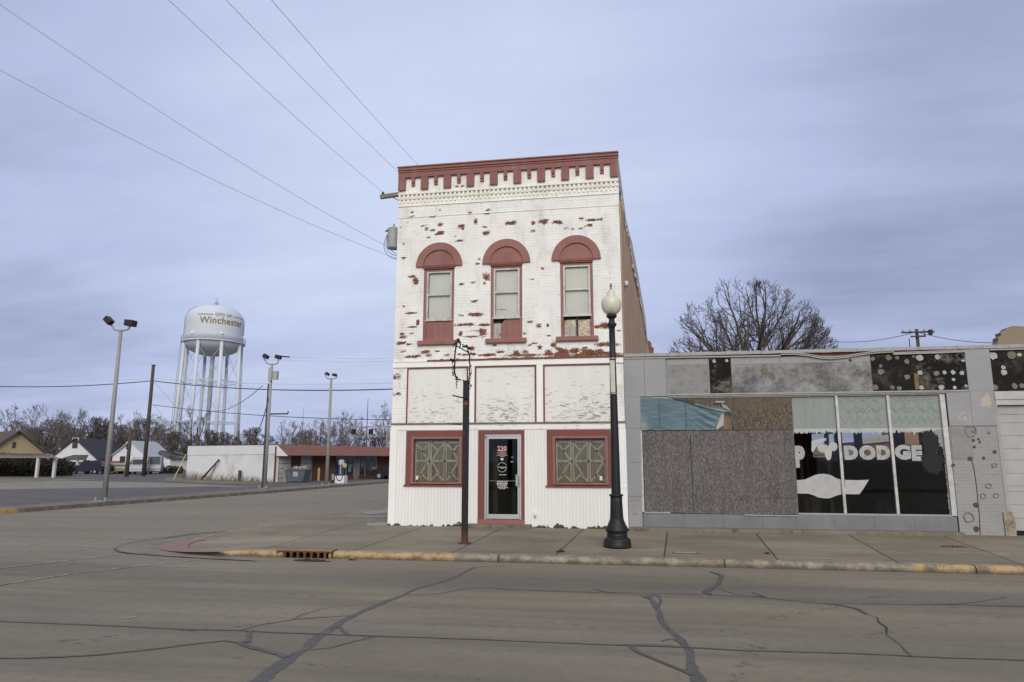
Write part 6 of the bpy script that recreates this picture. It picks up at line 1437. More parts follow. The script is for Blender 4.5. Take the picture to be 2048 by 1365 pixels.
for i in range(420):
    t_ = rw_.random(); c = Lf + (Cn - Lf) * t_ - nL * rw_.uniform(.1, .7); h = rw_.uniform(.2, .8) * (1.1 - .5 * t_); m.tube([(c.x, c.y, -.1), (c.x + rw_.uniform(-.1, .1), c.y, -.1 + h * .6), (c.x + rw_.uniform(-.25, .25), c.y, -.1 + h)], [.010, .008, .003], 3, False)
tag(m.build('dry_weeds', pm('dry_weed_stalks', (.17, .13, .09), .3)), 'thin dry weed stalks along the foot of the white wall', 'weeds', None, 'stuff')

# railway signal gantry
Yg = 85; sg = thing('signal_gantry', tuple(F(779, 930, Yg)), 'grey lattice railway signal gantry with two black signal heads beyond the shop', 'signal gantry')
M_sg = pm('signal_grey_steel', (.25, .255, .26), .1); g0, g1 = F(700, 854, Yg), F(782, 854, Yg); zlo = F(740, 873, Yg).z; zhi = g0.z
m = MB()
for z_ in (zlo, zhi):
    for y_ in (Yg - .4, Yg + .4): m.tube([(g0.x, y_, z_), (g1.x + .4, y_, z_)], .045, 4)
n = 7
for i in range(n + 1):
    x_ = g0.x + (g1.x - g0.x) * i / n; m.tube([(x_, Yg - .4, zlo), (x_, Yg - .4, zhi)], .035, 4)
    if i < n and i % 2 == 0: x2 = g0.x + (g1.x - g0.x) * (i + 1) / n; m.tube([(x_, Yg - .4, zhi), (x2, Yg - .4, zlo)], .018, 4)
m.build('truss', M_sg, sg)
mx_ = F(779, 900, Yg).x; m = MB()
for dx, dy in ((-.35, -.35), (.35, -.35), (.35, .35), (-.35, .35)): m.tube([(mx_ + dx, Yg + dy, -.2), (mx_ + dx * .9, Yg + dy * .9, zhi + .6)], .07, 4)
z_ = -.2
while z_ < zhi: m.tube([(mx_ - .35, Yg - .35, z_), (mx_ + .35, Yg - .35, z_ + .55)], .04, 4); m.tube([(mx_ + .35, Yg - .35, z_ + .55), (mx_ - .35, Yg - .35, z_ + 1.1)], .04, 4); m.tube([(mx_ - .35, Yg - .35, z_), (mx_ + .35, Yg - .35, z_)], .035, 4); z_ += 1.1
m.build('mast', M_sg, sg)
for px in (711, 745):
    a = F(px, 864, Yg); hd_ = MB().box(a.x - .28, a.x + .30, Yg - .65, Yg - .5, a.z - .34, a.z + .34).build('signal_head', M_black, sg)
    for zz0 in (-.2, 0, .2): MB().lathe([(.07, 0), (.07, .1)], (a.x, Yg - .66, a.z + zz0), 10, (0, -1, 0)).build('hood', M_fix, hd_)
    MB().box(a.x - .24, a.x + .26, Yg - .5, Yg - .45, a.z - .62, a.z - .36).build('signal_cabinet', M_sg, sg)
am_ = F(732, 910, 150); at_ = F(732, 797, 150); o = thing('radio_mast', (am_.x, 150, 0), 'hair-thin radio mast standing above the trees right of the floodlight pole', 'mast')
MB().tube([(am_.x, 150, 0), (am_.x, 150, at_.z)], [.16, .05], 4).build('shaft', M_fix, o)
am_ = F(604, 880, 170); at_ = F(604, 815, 170); o = thing('radio_mast', (am_.x, 170, 0), 'faint thin radio mast rising right of the middle floodlight pole', 'mast')
MB().tube([(am_.x, 170, 0), (am_.x, 170, at_.z)], [.14, .04], 4).build('shaft', M_sg, o)

# ------------------------------------------------------------------ water tower
YT = 165.0
def TP(px, py): return F(px, py, YT)
cxT = TP(426.5, 700).x
zdome, zsh, zbal, zbow = TP(427, 613).z, TP(427, 648).z, TP(427, 684).z, TP(427, 712).z
KT = math.cos(math.atan2(-cxT, YT))
RT = (TP(487, 660).x - TP(366.5, 660).x) / 2 * KT
RBk = (TP(490.5, 684).x - TP(361, 684).x) / 2 * KT
WT = thing('water_tower', (cxT, YT, -.3), 'white municipal water tower on eight legs with gold lettering', 'water tower')
M_tw = pm('sky_tinted_white_paint', (.54, .58, .64), .05, .25, .7, .05, dirt=(.46, .50, .55), dirt_amt=.3)  # white paint tinted blue for the sky it reflects
pf = []
for i in range(13): a = math.pi / 2 * i / 12; pf.append((RT * math.sin(a) ** .72 if i else .01, zsh + (zdome - zsh) * math.cos(a)))
pf = pf[::-1]
zbt = zbal - .3
pf = [(RT, zbt)] + [(RT, zbt + (zsh - zbt) * k_ / 4) for k_ in range(1, 4)] + pf
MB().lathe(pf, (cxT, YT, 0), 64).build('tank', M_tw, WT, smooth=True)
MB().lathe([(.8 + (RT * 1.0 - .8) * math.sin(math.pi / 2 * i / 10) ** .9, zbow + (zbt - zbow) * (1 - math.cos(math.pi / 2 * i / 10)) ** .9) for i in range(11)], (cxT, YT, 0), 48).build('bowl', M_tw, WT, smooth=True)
MB().lathe([(RT, zbt - .35), (RBk, zbt - .35), (RBk, zbt - .05), (RT, zbt - .05)], (cxT, YT, 0), 64).build('balcony', M_tw, WT)
rl = MB()
for z_ in (.45, .85, 1.25): rl.tube([(cxT + RBk * math.cos(t), YT + RBk * math.sin(t), zbt + z_) for t in lin(0, 2 * math.pi, 65)], .035, 4)
for k_ in range(48): t = 2 * math.pi * k_ / 48; rl.tube([(cxT + RBk * math.cos(t), YT + RBk * math.sin(t), zbt), (cxT + RBk * math.cos(t), YT + RBk * math.sin(t), zbt + 1.25)], .035, 4)
rl.build('railing', M_tw, WT)
camdir = Vector((CP.x - cxT, CP.y - YT, 0)).normalized(); a0_ = math.atan2(camdir.y, camdir.x)
def leg_xy(ang, r): return cxT + r * math.cos(a0_ + ang), YT + r * math.sin(a0_ + ang)
for k_ in range(8):
    an = R(15 + 45 * k_)
    x1, y1 = leg_xy(an, RT * .985); x0_, y0_ = leg_xy(an, RT * 1.10)
    lg = MB().tube([(x0_, y0_, -.3), (x1, y1, zbt - .2)], .43, 14).build('leg', M_tw, WT, smooth=True)
    xb, yb = leg_xy(an, RT * 1.10); MB().lathe([(1.2, 0), (1.2, .5), (.9, .6)], (xb, yb, -.3), 12).build('footing', M_verge, lg)
MB().lathe([(.56, -.3), (.56, zbow + .6), (.9, zbow + 1)], (cxT, YT, 0), 20).build('riser', M_tw, WT, smooth=True)
br_ = MB(); hs = [2, zbt * .34, zbt * .67, zbt - 1.5]
for h in hs[1:3]:
    for k_ in range(8):
        a, b = R(15 + 45 * k_), R(60 + 45 * k_); r_ = RT * (1.10 - .115 * h / zbt); p = leg_xy(a, r_); q = leg_xy(b, r_); br_.tube([(*p, h), (*q, h)], .13, 5)
        br_.tube([(*p, h), (cxT, YT, h)], .06, 4)
br_.build('strut', M_tw, WT)
br_ = MB()
for h0, h1 in zip(hs, hs[1:]):
    for k_ in range(8):
        a, b = R(15 + 45 * k_), R(60 + 45 * k_); r0_, r1_ = RT * (1.10 - .115 * h0 / zbt), RT * (1.10 - .115 * h1 / zbt)
        br_.tube([(*leg_xy(a, r0_), h0), (*leg_xy(b, r1_), h1)], .045, 4); br_.tube([(*leg_xy(b, r0_), h0), (*leg_xy(a, r1_), h1)], .045, 4)
br_.build('brace_rod', M_tw, WT)
ld = MB(); an = R(-78); p1, p0 = leg_xy(an, RT * 1.06), leg_xy(an, RT * 1.19)
for d_ in (-.25, .25): ld.tube([(p0[0] + d_, p0[1], 0), (p1[0] + d_, p1[1], zbt + 1.3)], .05, 4)
k_ = 0
while k_ < 40: t_ = k_ / 40; x_, y_ = p0[0] + (p1[0] - p0[0]) * t_, p0[1] + (p1[1] - p0[1]) * t_; ld.tube([(x_ - .25, y_, zbt * t_), (x_ + .25, y_, zbt * t_)], .04, 4); k_ += 1
for i in range(12):
    pass
pp_ = [(cxT + (RT + .15) * math.cos(a0_ + an), YT + (RT + .15) * math.sin(a0_ + an), zbt + 1.2), (cxT + (RT + .15) * math.cos(a0_ + an), YT + (RT + .15) * math.sin(a0_ + an), zsh)]
for i in range(9): r_, z_ = pf[4 + i]; pp_.append((cxT + (r_ + .15) * math.cos(a0_ + an), YT + (r_ + .15) * math.sin(a0_ + an), z_ + .1))
ld.tube(pp_, .06, 4)
ld.build('ladder', M_sg, WT)
ant = MB(); zz0 = zdome
for dx, h in ((0, 2.3), (-.55, 1.3), (.5, 1.0), (-.2, 1.0), (.25, 1.3), (-1.6, .7)): ant.tube([(cxT + dx, YT, zz0 - .2), (cxT + dx, YT, zz0 + h)], .055, 4)
ant.lathe([(.55, 0), (.6, .4), (.45, .6)], (cxT, YT, zz0 - .1), 10); ant.tube([(cxT - .6, YT - .3, zz0 + .6), (cxT + .6, YT - .3, zz0 + .6)], .05, 4)
ant.build('antenna', pm('antenna_grey', (.16, .165, .16), .3), WT)
M_gold = pm('gold_tower_lettering', (.21, .185, .065), .1, 2)
tcn = math.asin(.26)
def onTank(uu, vv): a = a0_ + tcn + uu / RT; return (cxT + (RT + .03) * math.cos(a), YT + (RT + .03) * math.sin(a), vv)
hz = zsh - zbt; zW = TP(440, 649.5).z - .2; zC = TP(440, 638).z - .15
def tank_text(body, half, capz, zc, bold):
    t = MB(); t.text(body, 1.0, lambda u_, v_: (u_, 0, v_), bold, spacing=1.06)
    us = [v[0] for v in t.v]; um, uw = (min(us) + max(us)) / 2, (max(us) - min(us)) / 2
    t.v = [tuple(onTank((a - um) / uw * half * RT, zc + b_ / .70 * capz)) for a, _, b_ in t.v]; t.build('lettering', M_gold, WT)
tank_text('Winchester', .79, RT * .235, zW, .022); tank_text('CITY OF', .285, RT * .105, zC, .012)
m = MB()
for s_ in (-1, 1):
    us = [s_ * RT * (.345 + .54 * i / 8) for i in range(9)]
    for a, b in zip(us, us[1:]): m.face(onTank(a, zC - .09), onTank(b, zC - .09), onTank(b, zC + .06), onTank(a, zC + .06))
m.build('lettering_rule', M_gold, WT)
for px in (394, 441, 478):
    an = math.asin(max(-.98, min(.98, (TP(px, 664).x - cxT) / RT))) ; a = a0_ + an; x_, y_ = cxT + (RT + .1) * math.cos(a), YT + (RT + .1) * math.sin(a)
    MB().lathe([(.35, -.3), (.3, .1), (.05, .25)], (x_, y_, zbt + 1.7), 8).build('tank_lamp', pm('bright_lamp_housing', (.8, .8, .8), .02), WT)

# ------------------------------------------------------------------ bare trees
M_bark = pm('dark_winter_bark', (.055, .046, .038), .35, 5, .95, .5, coords='obj')
M_bark2 = pm('grey_brown_twigs', (.125, .108, .095), .3, 2, .95, .3, coords='obj')
M_bark3 = pm('russet_twigs', (.088, .071, .060), .3, 2, .95, .3, coords='obj')
def crown(rr, mb, fork, rx, up, dn, limbs, kids, r0, tip, wob=.09, dens=1.0, elp=1.0):
    """limbs fan from the fork and every branch reaches outward until it meets the crown's outline"""
    lump = rr.random() * 9
    def room(p, d):                        # distance from p along d to the crown outline
        s_ = 0.0; stp = up / 26
        while s_ < up * 2:
            q_ = p + d * s_ - fork; h_ = up if q_.z > 0 else dn; f = math.sqrt((q_.x / rx) ** 2 + (q_.y / rx) ** 2 + (q_.z / h_) ** 2)
            if f > 1 + .10 * mnoise.noise(q_ * (3.2 / up) + Vector((lump, 0, 0))): break
            s_ += stp
        return s_
    def go(p, d, L_, r, lev):
        n = (9, 6, 4, 3, 2)[lev]; pts = [p]; rad = [r]; dirs = [d]; seg = L_ / n
        for i in range(n):
            out = (p - fork); out = out.normalized() if out.length > .3 else d
            w_ = wob * (1, 1.7, 2.6, 3.2, 3.5)[lev]
            d = (d + out * (.05, .10, .10, .08, .05)[lev] + Vector((rr.gauss(0, w_), rr.gauss(0, w_), rr.gauss(0, w_ * .7) + .035))).normalized()
            p = p + d * seg; pts.append(p); dirs.append(d); rad.append(max(tip, r * (1 - .82 * ((i + 1) / n) ** 1.1)))
        mb.tube(pts, rad, (7, 5, 4, 3, 3)[lev], False)
        if lev >= len(kids): return
        nk = max(1, int(round(kids[lev] * dens)))
        for k_ in range(nk):
            t_ = (.30, .18, .15, .1)[lev] + (.99 - (.30, .18, .15, .1)[lev]) * (k_ + rr.random()) / nk; i = min(n - 1, int(t_ * n)); f_ = t_ * n - i
            q_ = pts[i].lerp(pts[i + 1], f_); bd = dirs[i + 1]; o = bd.orthogonal().normalized(); o.rotate(__import__('mathutils').Quaternion(bd, rr.random() * 6.283))
            an = rr.uniform(.38, .85); nd = (bd * math.cos(an) + o * math.sin(an)).normalized(); want = L_ * rr.uniform(.38, .62) * (1.15 - .45 * t_); m_ = room(q_, nd)
            L2 = min(want, m_ * rr.uniform(.88, 1.04))
            if L2 < up * .012: continue
            go(q_, nd, L2, max(tip, min(rad[i] * rr.uniform(.42, .62), L2 * .022 + tip * .6)), lev + 1)
    for k_ in range(limbs):
        az = 2.399963 * k_ + rr.uniform(-.25, .25); el_ = math.pi / 2 * (1 - ((k_ + .5) / limbs) ** elp * (1.06 if dn > up * .3 else .93)); el_ += rr.uniform(-.06, .06)
        d = Vector((math.cos(az) * math.cos(el_), math.sin(az) * math.cos(el_), math.sin(el_))); b_ = fork - Vector((0, 0, rr.uniform(0, .12) * up))
        go(b_, d, room(b_, d) * rr.uniform(.90, 1.0), r0 * rr.uniform(.7, 1.05), 0)
def bare_tree(name, label, group, mat, seed, H, rx, fork_h, limbs=9, kids=(7, 5, 4), tip=.016, dn=None, dens=1.0, wob=.09, r0=None, base=-.2, elp=.9):
    o = thing(name, (0, 0, 0), label, 'tree', group); a, b = MB(), MB(); rr = random.Random(seed); r0 = r0 or H * .011; rt = r0 * 2.4
    a.tube([(0, 0, base), (0, 0, .3), (rr.uniform(-.1, .1), 0, fork_h * .5), (0, 0, fork_h)], [rt * 1.4, rt * 1.05, rt * .95, rt * .85], 10)
    crown(rr, b, Vector((0, 0, fork_h)), rx, H - fork_h, dn or (H - fork_h) * .45, limbs, kids, r0, tip, wob, dens, elp)
    a.build('trunk', mat, o, smooth=True); b.build('crown', mat, o); return o
YB = 46.0; c_ = F(1506, 790, YB); RX = (F(1668, 705, YB).x - F(1336, 705, YB).x) / 2 * 1.10
bt_ = bare_tree('bare_tree', 'broad bare tree with fanning dark limbs behind the showroom roof', None, pm('brown_grey_bark', (.080, .068, .058), .35, 5, .95, .5, coords='obj'), 19, F(1480, 566, YB).z, RX, c_.z, limbs=28, kids=(7, 5, 4, 2), tip=.0100, dn=1.2, r0=.19, wob=.085, base=-.3, elp=.62)
bt_.location = (c_.x, YB, 0)
GT = 'bare winter trees along the skyline'
variants = [bare_tree('bare_tree', 'v', GT, M_bark2, 3, 11, 4.6, 2.6, 13, (6, 5, 4, 2), dn=3), bare_tree('bare_tree', 'v', GT, M_bark2, 8, 11, 3.6, 2.2, 12, (6, 5, 4, 2), dn=3),
            bare_tree('bare_tree', 'v', GT, M_bark3, 14, 9, 4.4, 2.8, 18, (7, 6, 4, 2), tip=.018, dn=3), bare_tree('bare_tree', 'v', GT, M_bark2, 21, 12, 5.0, 3.6, 11, (6, 5, 4), tip=.018, dn=3)]
HV = [11, 11, 9, 12]
def place(v, px, pytop, Y, label, k, sxy=1.0, name='bare_tree'):
    q = F(px, 920, Y); h = (F(px, pytop, Y).z + .2) * 1.10
    o = variants[v] if v in place.fresh else copy_tree(variants[v]); place.fresh.discard(v)
    s_ = h / HV[v]; o.location = (q.x, Y, -.2); o.scale = (s_ * sxy, s_ * sxy, s_); o.rotation_euler.z = k * 1.7
    o['label'] = label; o['group'] = 'bare winter trees along the skyline'
place.fresh = {0, 1, 2, 3}
spec = [(1, 8, 822, 110, 'pale bare tree at the far left edge of the picture'), (0, 72, 820, 100, 'rounded bare tree behind the tan gabled house'), (3, 38, 850, 95, 'low bare tree over the roof of the tan house'),
        (2, 105, 850, 120, 'dense low bare tree between the tan house and white gable'), (1, 142, 828, 100, 'tall bare tree rising over the white gable peak'), (0, 165, 832, 115, 'bare tree over the dark roof ridge of the white gabled house'),
        (2, 187, 846, 118, 'dark russet tree left of the nearest floodlight pole'), (2, 222, 856, 120, 'russet-brown tree just right of the nearest floodlight pole'), (1, 255, 832, 105, 'bare tree behind the short brown timber pole'),
        (2, 279, 848, 118, 'dark dense tree left of the tall timber pole'), (0, 300, 838, 110, 'bare tree behind the tall timber pole'), (3, 325, 850, 105, 'thin bare tree between tall timber pole and tower'), (1, 352, 855, 120, 'bare tree behind the left tower legs'),
        (2, 412, 868, 130, 'low shrubby tree seen between the tower legs'), (2, 445, 872, 140, 'low tree behind the right tower legs'), (2, 508, 864, 120, 'low bare tree left of the middle floodlight pole'), (0, 492, 872, 110, 'very low tree over the white shop wall'),
        (1, 570, 850, 110, 'dark upright tree right of the middle floodlight pole'), (3, 592, 852, 115, 'open bare tree over the left end of the red canopy'), (0, 638, 846, 110, 'bare tree left of the thin floodlight pole'), (1, 690, 832, 95, 'tallest bare tree right of the thin floodlight pole'),
        (0, 672, 842, 105, 'bare tree just behind the thin floodlight pole'), (1, 712, 842, 108, 'bare tree behind the left signal head'), (2, 762, 872, 90, 'round dense brown tree under the signal gantry'), (1, 776, 818, 100, 'pale bare tree touching the left edge of the brick building'),
        (0, 120, 838, 130, 'faint bare tree in the gap left of the white gable'), (2, 618, 868, 125, 'low shrubby tree over the middle of the red canopy'), (2, 345, 872, 118, 'dark low thicket tree by the tower foot'), (2, 55, 862, 130, 'dark low tree behind the tan gable')]
for i, (v, px, py, Y, lab) in enumerate(spec): place(v, px, py, Y, lab, i, 1.25 if v == 2 else 1.1)
t_ = bare_tree('bare_tree', 'bare spreading tree standing in front of the tower legs', GT, M_bark, 33, 7.5, 3.0, 2.0, 8, (6, 5, 4), tip=.012, wob=.12)
q = F(383, 950, 68); h = F(383, 808, 68).z + .1; t_.location = (q.x, 68, -.1); t_.scale = (h / 7.5 * .95,) * 2 + (h / 7.5,)

# ------------------------------------------------------------------ houses
M_wsid = pm('white_clapboard', (.60, .61, .63), .07, 2, .8, .15, dirt=(.40, .40, .41), stretch=(.3, .3, 8)); M_tsid = pm('tan_clapboard', (.36, .29, .17), .08, 2, .8, .15)
M_shing = pm('dark_shingles', (.040, .040, .046), .25, 6, .9, .3); M_bshing = pm('brown_shingles', (.085, .072, .064), .25, 6, .9, .3); M_lroof = pm('pale_metal_roof', (.36, .38, .40), .08, 2, .5, .1); M_win = pm('dark_house_window', (.04, .045, .055), .2, 2, .3)
def house(name, px_c, py_e, py_p, Y, w, ln, yaw, wall, roof, label, wins=(), ov=.35, zb=-.15, lin_=None):
    c = F(px_c, 930, Y); ez = F(px_c, py_e, Y).z; pz = F(px_c, py_p, Y).z
    ax = Vector((math.cos(yaw), math.sin(yaw), 0)); rd = Vector((-math.sin(yaw), math.cos(yaw), 0))     # ax along the gable, rd along the ridge
    o = thing(name, (c.x, Y, zb), label, 'house'); P_ = lambda a, r_, z: Vector((c.x, Y, 0)) + ax * a + rd * r_ + Vector((0, 0, z)); m = MB(); h = w / 2
    m.face(P_(-h, 0, zb), P_(h, 0, zb), P_(h, 0, ez), P_(0, 0, pz), P_(-h, 0, ez)); m.face(P_(h, 0, zb), P_(h, ln, zb), P_(h, ln, ez), P_(h, 0, ez)); m.face(P_(-h, 0, zb), P_(-h, 0, ez), P_(-h, ln, ez), P_(-h, ln, zb)); m.face(P_(-h, ln, zb), P_(-h, ln, ez), P_(0, ln, pz), P_(h, ln, ez), P_(h, ln, zb))
    m.build('wall', wall, o)
    sl = (pz - ez) / h
    for s_ in (-1, 1): MB().prism([P_(0, -ov, pz + .02), P_(s_ * (h + ov), -ov, ez - sl * ov + .02), P_(s_ * (h + ov), ln + ov, ez - sl * ov + .02), P_(0, ln + ov, pz + .02)], (0, 0, .14)).build('roof', roof, o)
    for side, a, b, ww, wh in wins:
        if side == 'g': f_ = MB().prism([P_(a - ww / 2 - .08, -.03, b - .08), P_(a + ww / 2 + .08, -.03, b - .08), P_(a + ww / 2 + .08, -.03, b + wh + .08), P_(a - ww / 2 - .08, -.03, b + wh + .08)], rd * .02).build('window', wall, o); MB().prism([P_(a - ww / 2, -.05, b), P_(a + ww / 2, -.05, b), P_(a + ww / 2, -.05, b + wh), P_(a - ww / 2, -.05, b + wh)], rd * .02).build('pane', M_win, f_)
        else: f_ = MB().prism([P_(h + .03, a - ww / 2 - .08, b - .08), P_(h + .03, a + ww / 2 + .08, b - .08), P_(h + .03, a + ww / 2 + .08, b + wh + .08), P_(h + .03, a - ww / 2 - .08, b + wh + .08)], ax * .02).build('window', wall, o); MB().prism([P_(h + .05, a - ww / 2, b), P_(h + .05, a + ww / 2, b), P_(h + .05, a + ww / 2, b + wh), P_(h + .05, a - ww / 2, b + wh)], ax * .02).build('pane', M_win, f_)
    return o, P_
hA, PA = house('house', 28, 916, 864, 72, 7.4, 9, R(62), M_tsid, M_bshing, 'tan gabled house with dark roof at the far left', [('g', -.25, 2.9, .35, .7)], ov=.5)
hB, PB = house('house', 146, 918, 879, 92, 6.8, 10.5, R(12), M_wsid, M_shing, 'white gabled house with a dark roof and small porch, left of the floodlight pole', [('g', 0, 3.2, .8, 1.5), ('s', 4.2, .6, .9, 1.6), ('s', 7.5, .6, .9, 1.6)], ov=.3)
hC, PC = house('house', 258, 912, 884, 90, 5.0, 6.8, R(9), M_wsid, M_lroof, 'white gabled house with pale metal roof beside the timber poles', [('g', -.3, 3.0, .7, 1.0), ('g', -1.0, .7, .8, 1.3)], ov=.3)
# additions
m = MB(); e0, e1 = F(312, 945, 94), F(338, 945, 94); zh, zl_ = F(312, 903, 94).z, F(338, 918, 94).z
m.prism([(e0.x - 1, 94, -.15), (e1.x, 94, -.15), (e1.x, 94, zl_), (e0.x - 1, 94, zh)], (1, 4, 0)); m.build('extension', M_wsid, hC); MB().prism([(e0.x - 1, 93.8, zh), (e1.x + .3, 93.8, zl_ - .1), (e1.x + .3, 93.8, zl_ + .05), (e0.x - 1, 93.8, zh + .15)], (1, 4.4, 0)).build('extension_roof', M_bshing, hC)
pq = F(143, 925, 88); zr0, zr1 = F(143, 921, 88).z, F(143, 910, 88).z
MB().prism([(pq.x - 1.9, 87, zr0), (pq.x + 1.9, 87, zr0), (pq.x + .5, 89, zr1), (pq.x - .7, 89, zr1)], (0, 1.5, .0)).build('porch_roof', M_bshing, hB)
for dx in (-1.6, 1.6): MB().box(pq.x + dx - .1, pq.x + dx + .1, 87.2, 87.4, -.15, zr0).build('porch_post', M_wsid, hB)
MB().box(pq.x - 1.2, pq.x + 1.4, 88.4, 88.6, -.15, zr0 - .2).build('porch_wall', M_wsid, hB)
# derelict canopy with two white posts
Yc = 55.0; cA = F(-60, 907, Yc); cB = F(108, 915, Yc)
cn_ = thing('canopy', (F(60, 950, Yc).x, Yc, -.1), 'sagging flat canopy on slanting white posts before the tan house', 'canopy')
zc_a = F(60, 914, Yc).z; ztp = F(30, 905, Yc).z
MB().prism([(cA.x, Yc, zc_a - .02), (cB.x, Yc, zc_a), (cB.x, Yc, zc_a + .14), (cB.x - .4, Yc, zc_a + .28), (F(62, 0, Yc).x, Yc, ztp - .05), (F(10, 0, Yc).x, Yc, ztp), (cA.x, Yc, ztp)], (-3.2, 3, 0)).build('canopy_roof', pm('mossy_torn_roofing', (.12, .115, .11), .5, 3, .95, .4, dirt=(.24, .23, .22)), cn_)
MB().box(cA.x, cB.x, Yc - .05, Yc, zc_a - .1, zc_a + .02).build('canopy_fascia', pm('grimy_fascia', (.20, .19, .18), .2), cn_)
for px, dp in ((72.5, 0), (106.5, .6)):
    t0 = F(px + 3, 915, Yc + dp); MB().prism([(t0.x - .12, Yc + dp, -.1), (t0.x + .12, Yc + dp, -.1), (t0.x + .12, Yc + dp, zc_a), (t0.x - .12, Yc + dp, zc_a)], (0, .2, 0)).build('post', pm('white_post_paint', (.50, .50, .50), .08), cn_)
# evergreen thicket under and around the canopy
def bush(px, Y, rx, rz, n, seed, label, mat, cz=None):
    r_ = random.Random(seed); c = F(px, 930, Y); o = thing('evergreen_bush', (c.x, Y, -.15), label, 'bush', 'dark evergreen bushes by the canopy'); m = MB(); zc0 = cz or rz * .55
    for i in range(n):
        a, b = r_.random() * 6.283, r_.uniform(-1, 1); rr_ = (r_.random() ** .4) * (1 + .25 * mnoise.noise((math.cos(a) * 2, math.sin(a) * 2, b * 2 + seed)))
        p = Vector((c.x + rx * rr_ * math.cos(a) * math.sqrt(1 - b * b), Y + rx * .6 * rr_ * math.sin(a) * math.sqrt(1 - b * b), zc0 + rz * rr_ * b * .9))
        if p.z < -.1: continue
        d1 = Vector((r_.gauss(0, 1), r_.gauss(0, 1), r_.gauss(.4, 1))).normalized() * r_.uniform(.08, .2); d2 = d1.orthogonal().normalized() * r_.uniform(.03, .07); m.face(p - d1, p - d2, p + d1, p + d2)
    m.build('foliage', mat, o); MB().tube([(c.x, Y, -.15), (c.x, Y, zc0)], [.1, .05], 6).build('trunk', M_bark, o)
M_ever = pm('dark_evergreen_leaves', (.022, .026, .013), .6, 3, .9, .2); M_ever2 = pm('bronze_evergreen_leaves', (.034, .026, .016), .6, 3, .9, .2)
bush(-10, 60, 2.2, 1.5, 2600, 1, 'dark evergreen bush at the very left edge under the canopy', M_ever); bush(30, 60.5, 2.2, 1.4, 2600, 2, 'dark evergreen bush under the middle of the canopy', M_ever2); bush(62, 61, 1.6, 1.45, 2200, 3, 'dark evergreen bush behind the left white post', M_ever); bush(92, 61, 1.5, 1.3, 2000, 4, 'dark evergreen bush between the two white posts', M_ever2); bush(122, 62, 1.5, 1.15, 2200, 5, 'rounded dark bush right of the white posts', M_ever)
# hedge-like brush by the houses
bush(345, 74, 1.5, .6, 700, 7, 'low brown brush heap near the foot of the tower', M_ever2); bush(272, 80, 1.0, 1.2, 700, 8, 'dark bush beside the pale-roofed house', M_ever2)

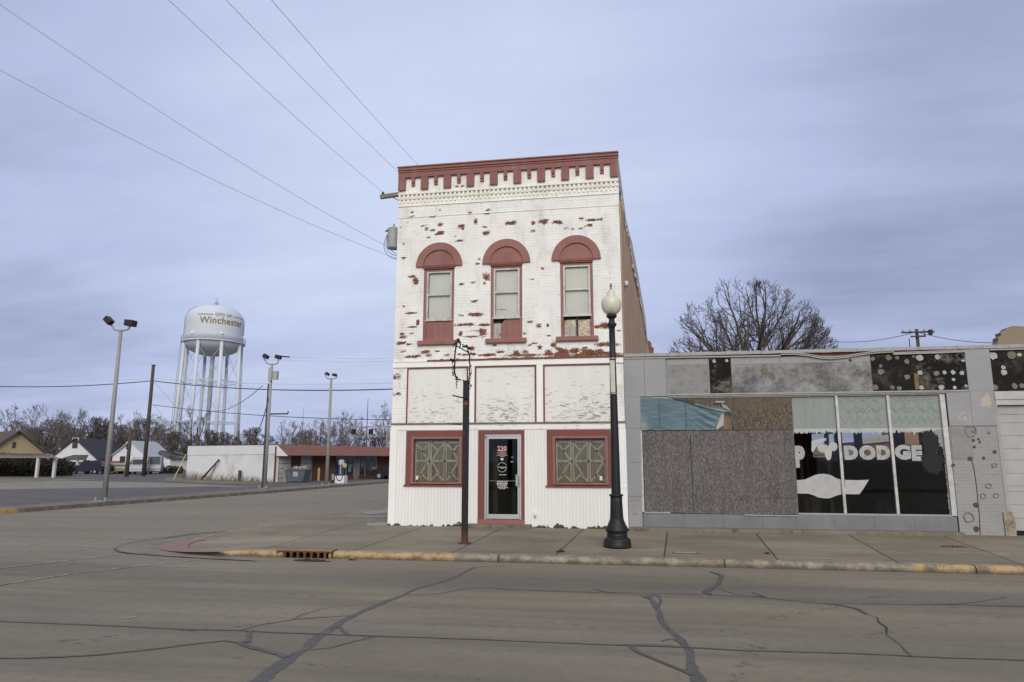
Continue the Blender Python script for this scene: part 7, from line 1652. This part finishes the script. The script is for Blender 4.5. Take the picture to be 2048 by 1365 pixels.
# ------------------------------------------------------------------ vehicles
def car(px, Y, ln, hgt, yaw, col, label, kind='car', z=-.12, cat='car'):
    c = F(px, 945, Y); o = thing('parked_' + kind, (c.x, Y, z), label, cat); ax = Vector((math.cos(yaw), math.sin(yaw), 0)); sd_ = Vector((-math.sin(yaw), math.cos(yaw), 0)); w_ = .88
    P_ = lambda a, s_, zz: Vector((c.x, Y, z)) + ax * a + sd_ * s_ + Vector((0, 0, zz)); h = ln / 2
    paint = pm(kind + '_paint', col, .1, 2, .35, .02, spec=.6); M_tyre = pm('tyre_rubber', (.012, .012, .012), .1)
    if kind == 'pickup': body = [(-h, .45), (-h, .95), (-h * .35, 1.0), (-h * .3, 1.0), (h * .35, 1.0), (h * .95, .9), (h, .75), (h, .4)]; cab = [(-h * .25, 1.0), (-h * .18, hgt), (h * .15, hgt), (h * .38, 1.0)]
    elif kind == 'van': body = [(-h, .4), (-h, 1.15), (h * .55, 1.15), (h * .9, 1.0), (h, .8), (h, .35)]; cab = [(-h, 1.15), (-h * .98, hgt), (h * .3, hgt), (h * .58, 1.15)]
    else: body = [(-h, .4), (-h, .8), (-h * .8, .92), (h * .4, .95), (h * .9, .8), (h, .65), (h, .35)]; cab = [(-h * .75, .92), (-h * .5, hgt), (h * .1, hgt), (h * .45, .95)]
    MB().prism([P_(a, -w_, b) for a, b in body], sd_ * (2 * w_)).build('body', paint, o, bevel=.05)
    cb = MB().prism([P_(a, -w_ * .88, b) for a, b in cab], sd_ * (1.76 * w_)).build('cab', paint, o, bevel=.05)
    (x0_, z0_), (x1_, z1_), (x2_, z2_), (x3_, z3_) = cab
    MB().prism([P_(x0_ * .9 + x1_ * .1, -w_ * .90, z0_ + .08), P_(x1_ + .08, -w_ * .90, z1_ - .1), P_(x2_ - .08, -w_ * .90, z2_ - .1), P_(x3_ - .15, -w_ * .90, z3_ + .08)], sd_ * .02).build('side_window', M_win, cb)
    f0, f1 = P_(x2_ + .02, -w_ * .78, z2_ - .08), P_(x3_ + .02, -w_ * .8, z3_ + .05); g0_, g1_ = P_(x2_ + .02, w_ * .78, z2_ - .08), P_(x3_ + .02, w_ * .8, z3_ + .05)
    MB().prism([f0, f1, g1_, g0_], ax * .02).build('windscreen', M_win, cb)
    for a in (-h * .62, h * .62):
        for s_ in (-1, 1):
            c_ = P_(a, s_ * w_ * .92, .33); wh = MB().lathe([(.2, -.1), (.33, -.1), (.33, .1), (.2, .1)], c_, 16, sd_).build('wheel', M_tyre, o); MB().lathe([(.17, -.11), (.17, .11)], c_, 12, sd_).build('rim', M_steel, wh)
    MB().prism([P_(h + .01, -w_ * .8, .66), P_(h + .01, -w_ * .5, .66), P_(h + .01, -w_ * .5, .78), P_(h + .01, -w_ * .8, .78)], ax * .02).build('headlight', M_lroof, o)
    MB().prism([P_(h + .01, w_ * .5, .66), P_(h + .01, w_ * .8, .66), P_(h + .01, w_ * .8, .78), P_(h + .01, w_ * .5, .78)], ax * .02).build('headlight', M_lroof, o)
    return o
car(182, 70, 4.6, 1.55, R(175), (.015, .018, .025), 'dark pickup truck parked left of the nearest floodlight pole', 'pickup', cat='pickup')
car(212, 74, 4.2, 1.45, R(170), (.18, .055, .05), 'dull red car half hidden behind the floodlight pole', 'car')
car(236, 72, 3.6, 1.25, R(-30), (.30, .28, .15), 'pale yellow car with a red hood right of the floodlight pole', 'car')
car(281, 70, 4.4, 1.9, R(-62), (.36, .36, .37), 'white van facing the lot between the two timber poles', 'van', cat='van')
car(307, 72, 3.2, 2.1, R(-60), (.36, .36, .38), 'white box camper right of the tall timber pole', 'van', cat='camper')
car(796, 57, 4.3, 1.4, R(175), (.012, .013, .016), 'black car nosing out behind the left edge of the brick building', 'car')
# buildings across the street, behind the photographer, that the glass mirrors
ob = thing('brick_storefront_row', (6, -30, 0), 'brick storefront row across the street, mirrored in the glass', 'building')
MB().box(2, 16, -36, -30, -.1, 5.2).build('wall', M_rawb, ob); MB().box(1.8, 16.2, -30.1, -29.8, 4.9, 5.4).build('cornice', M_block, ob)
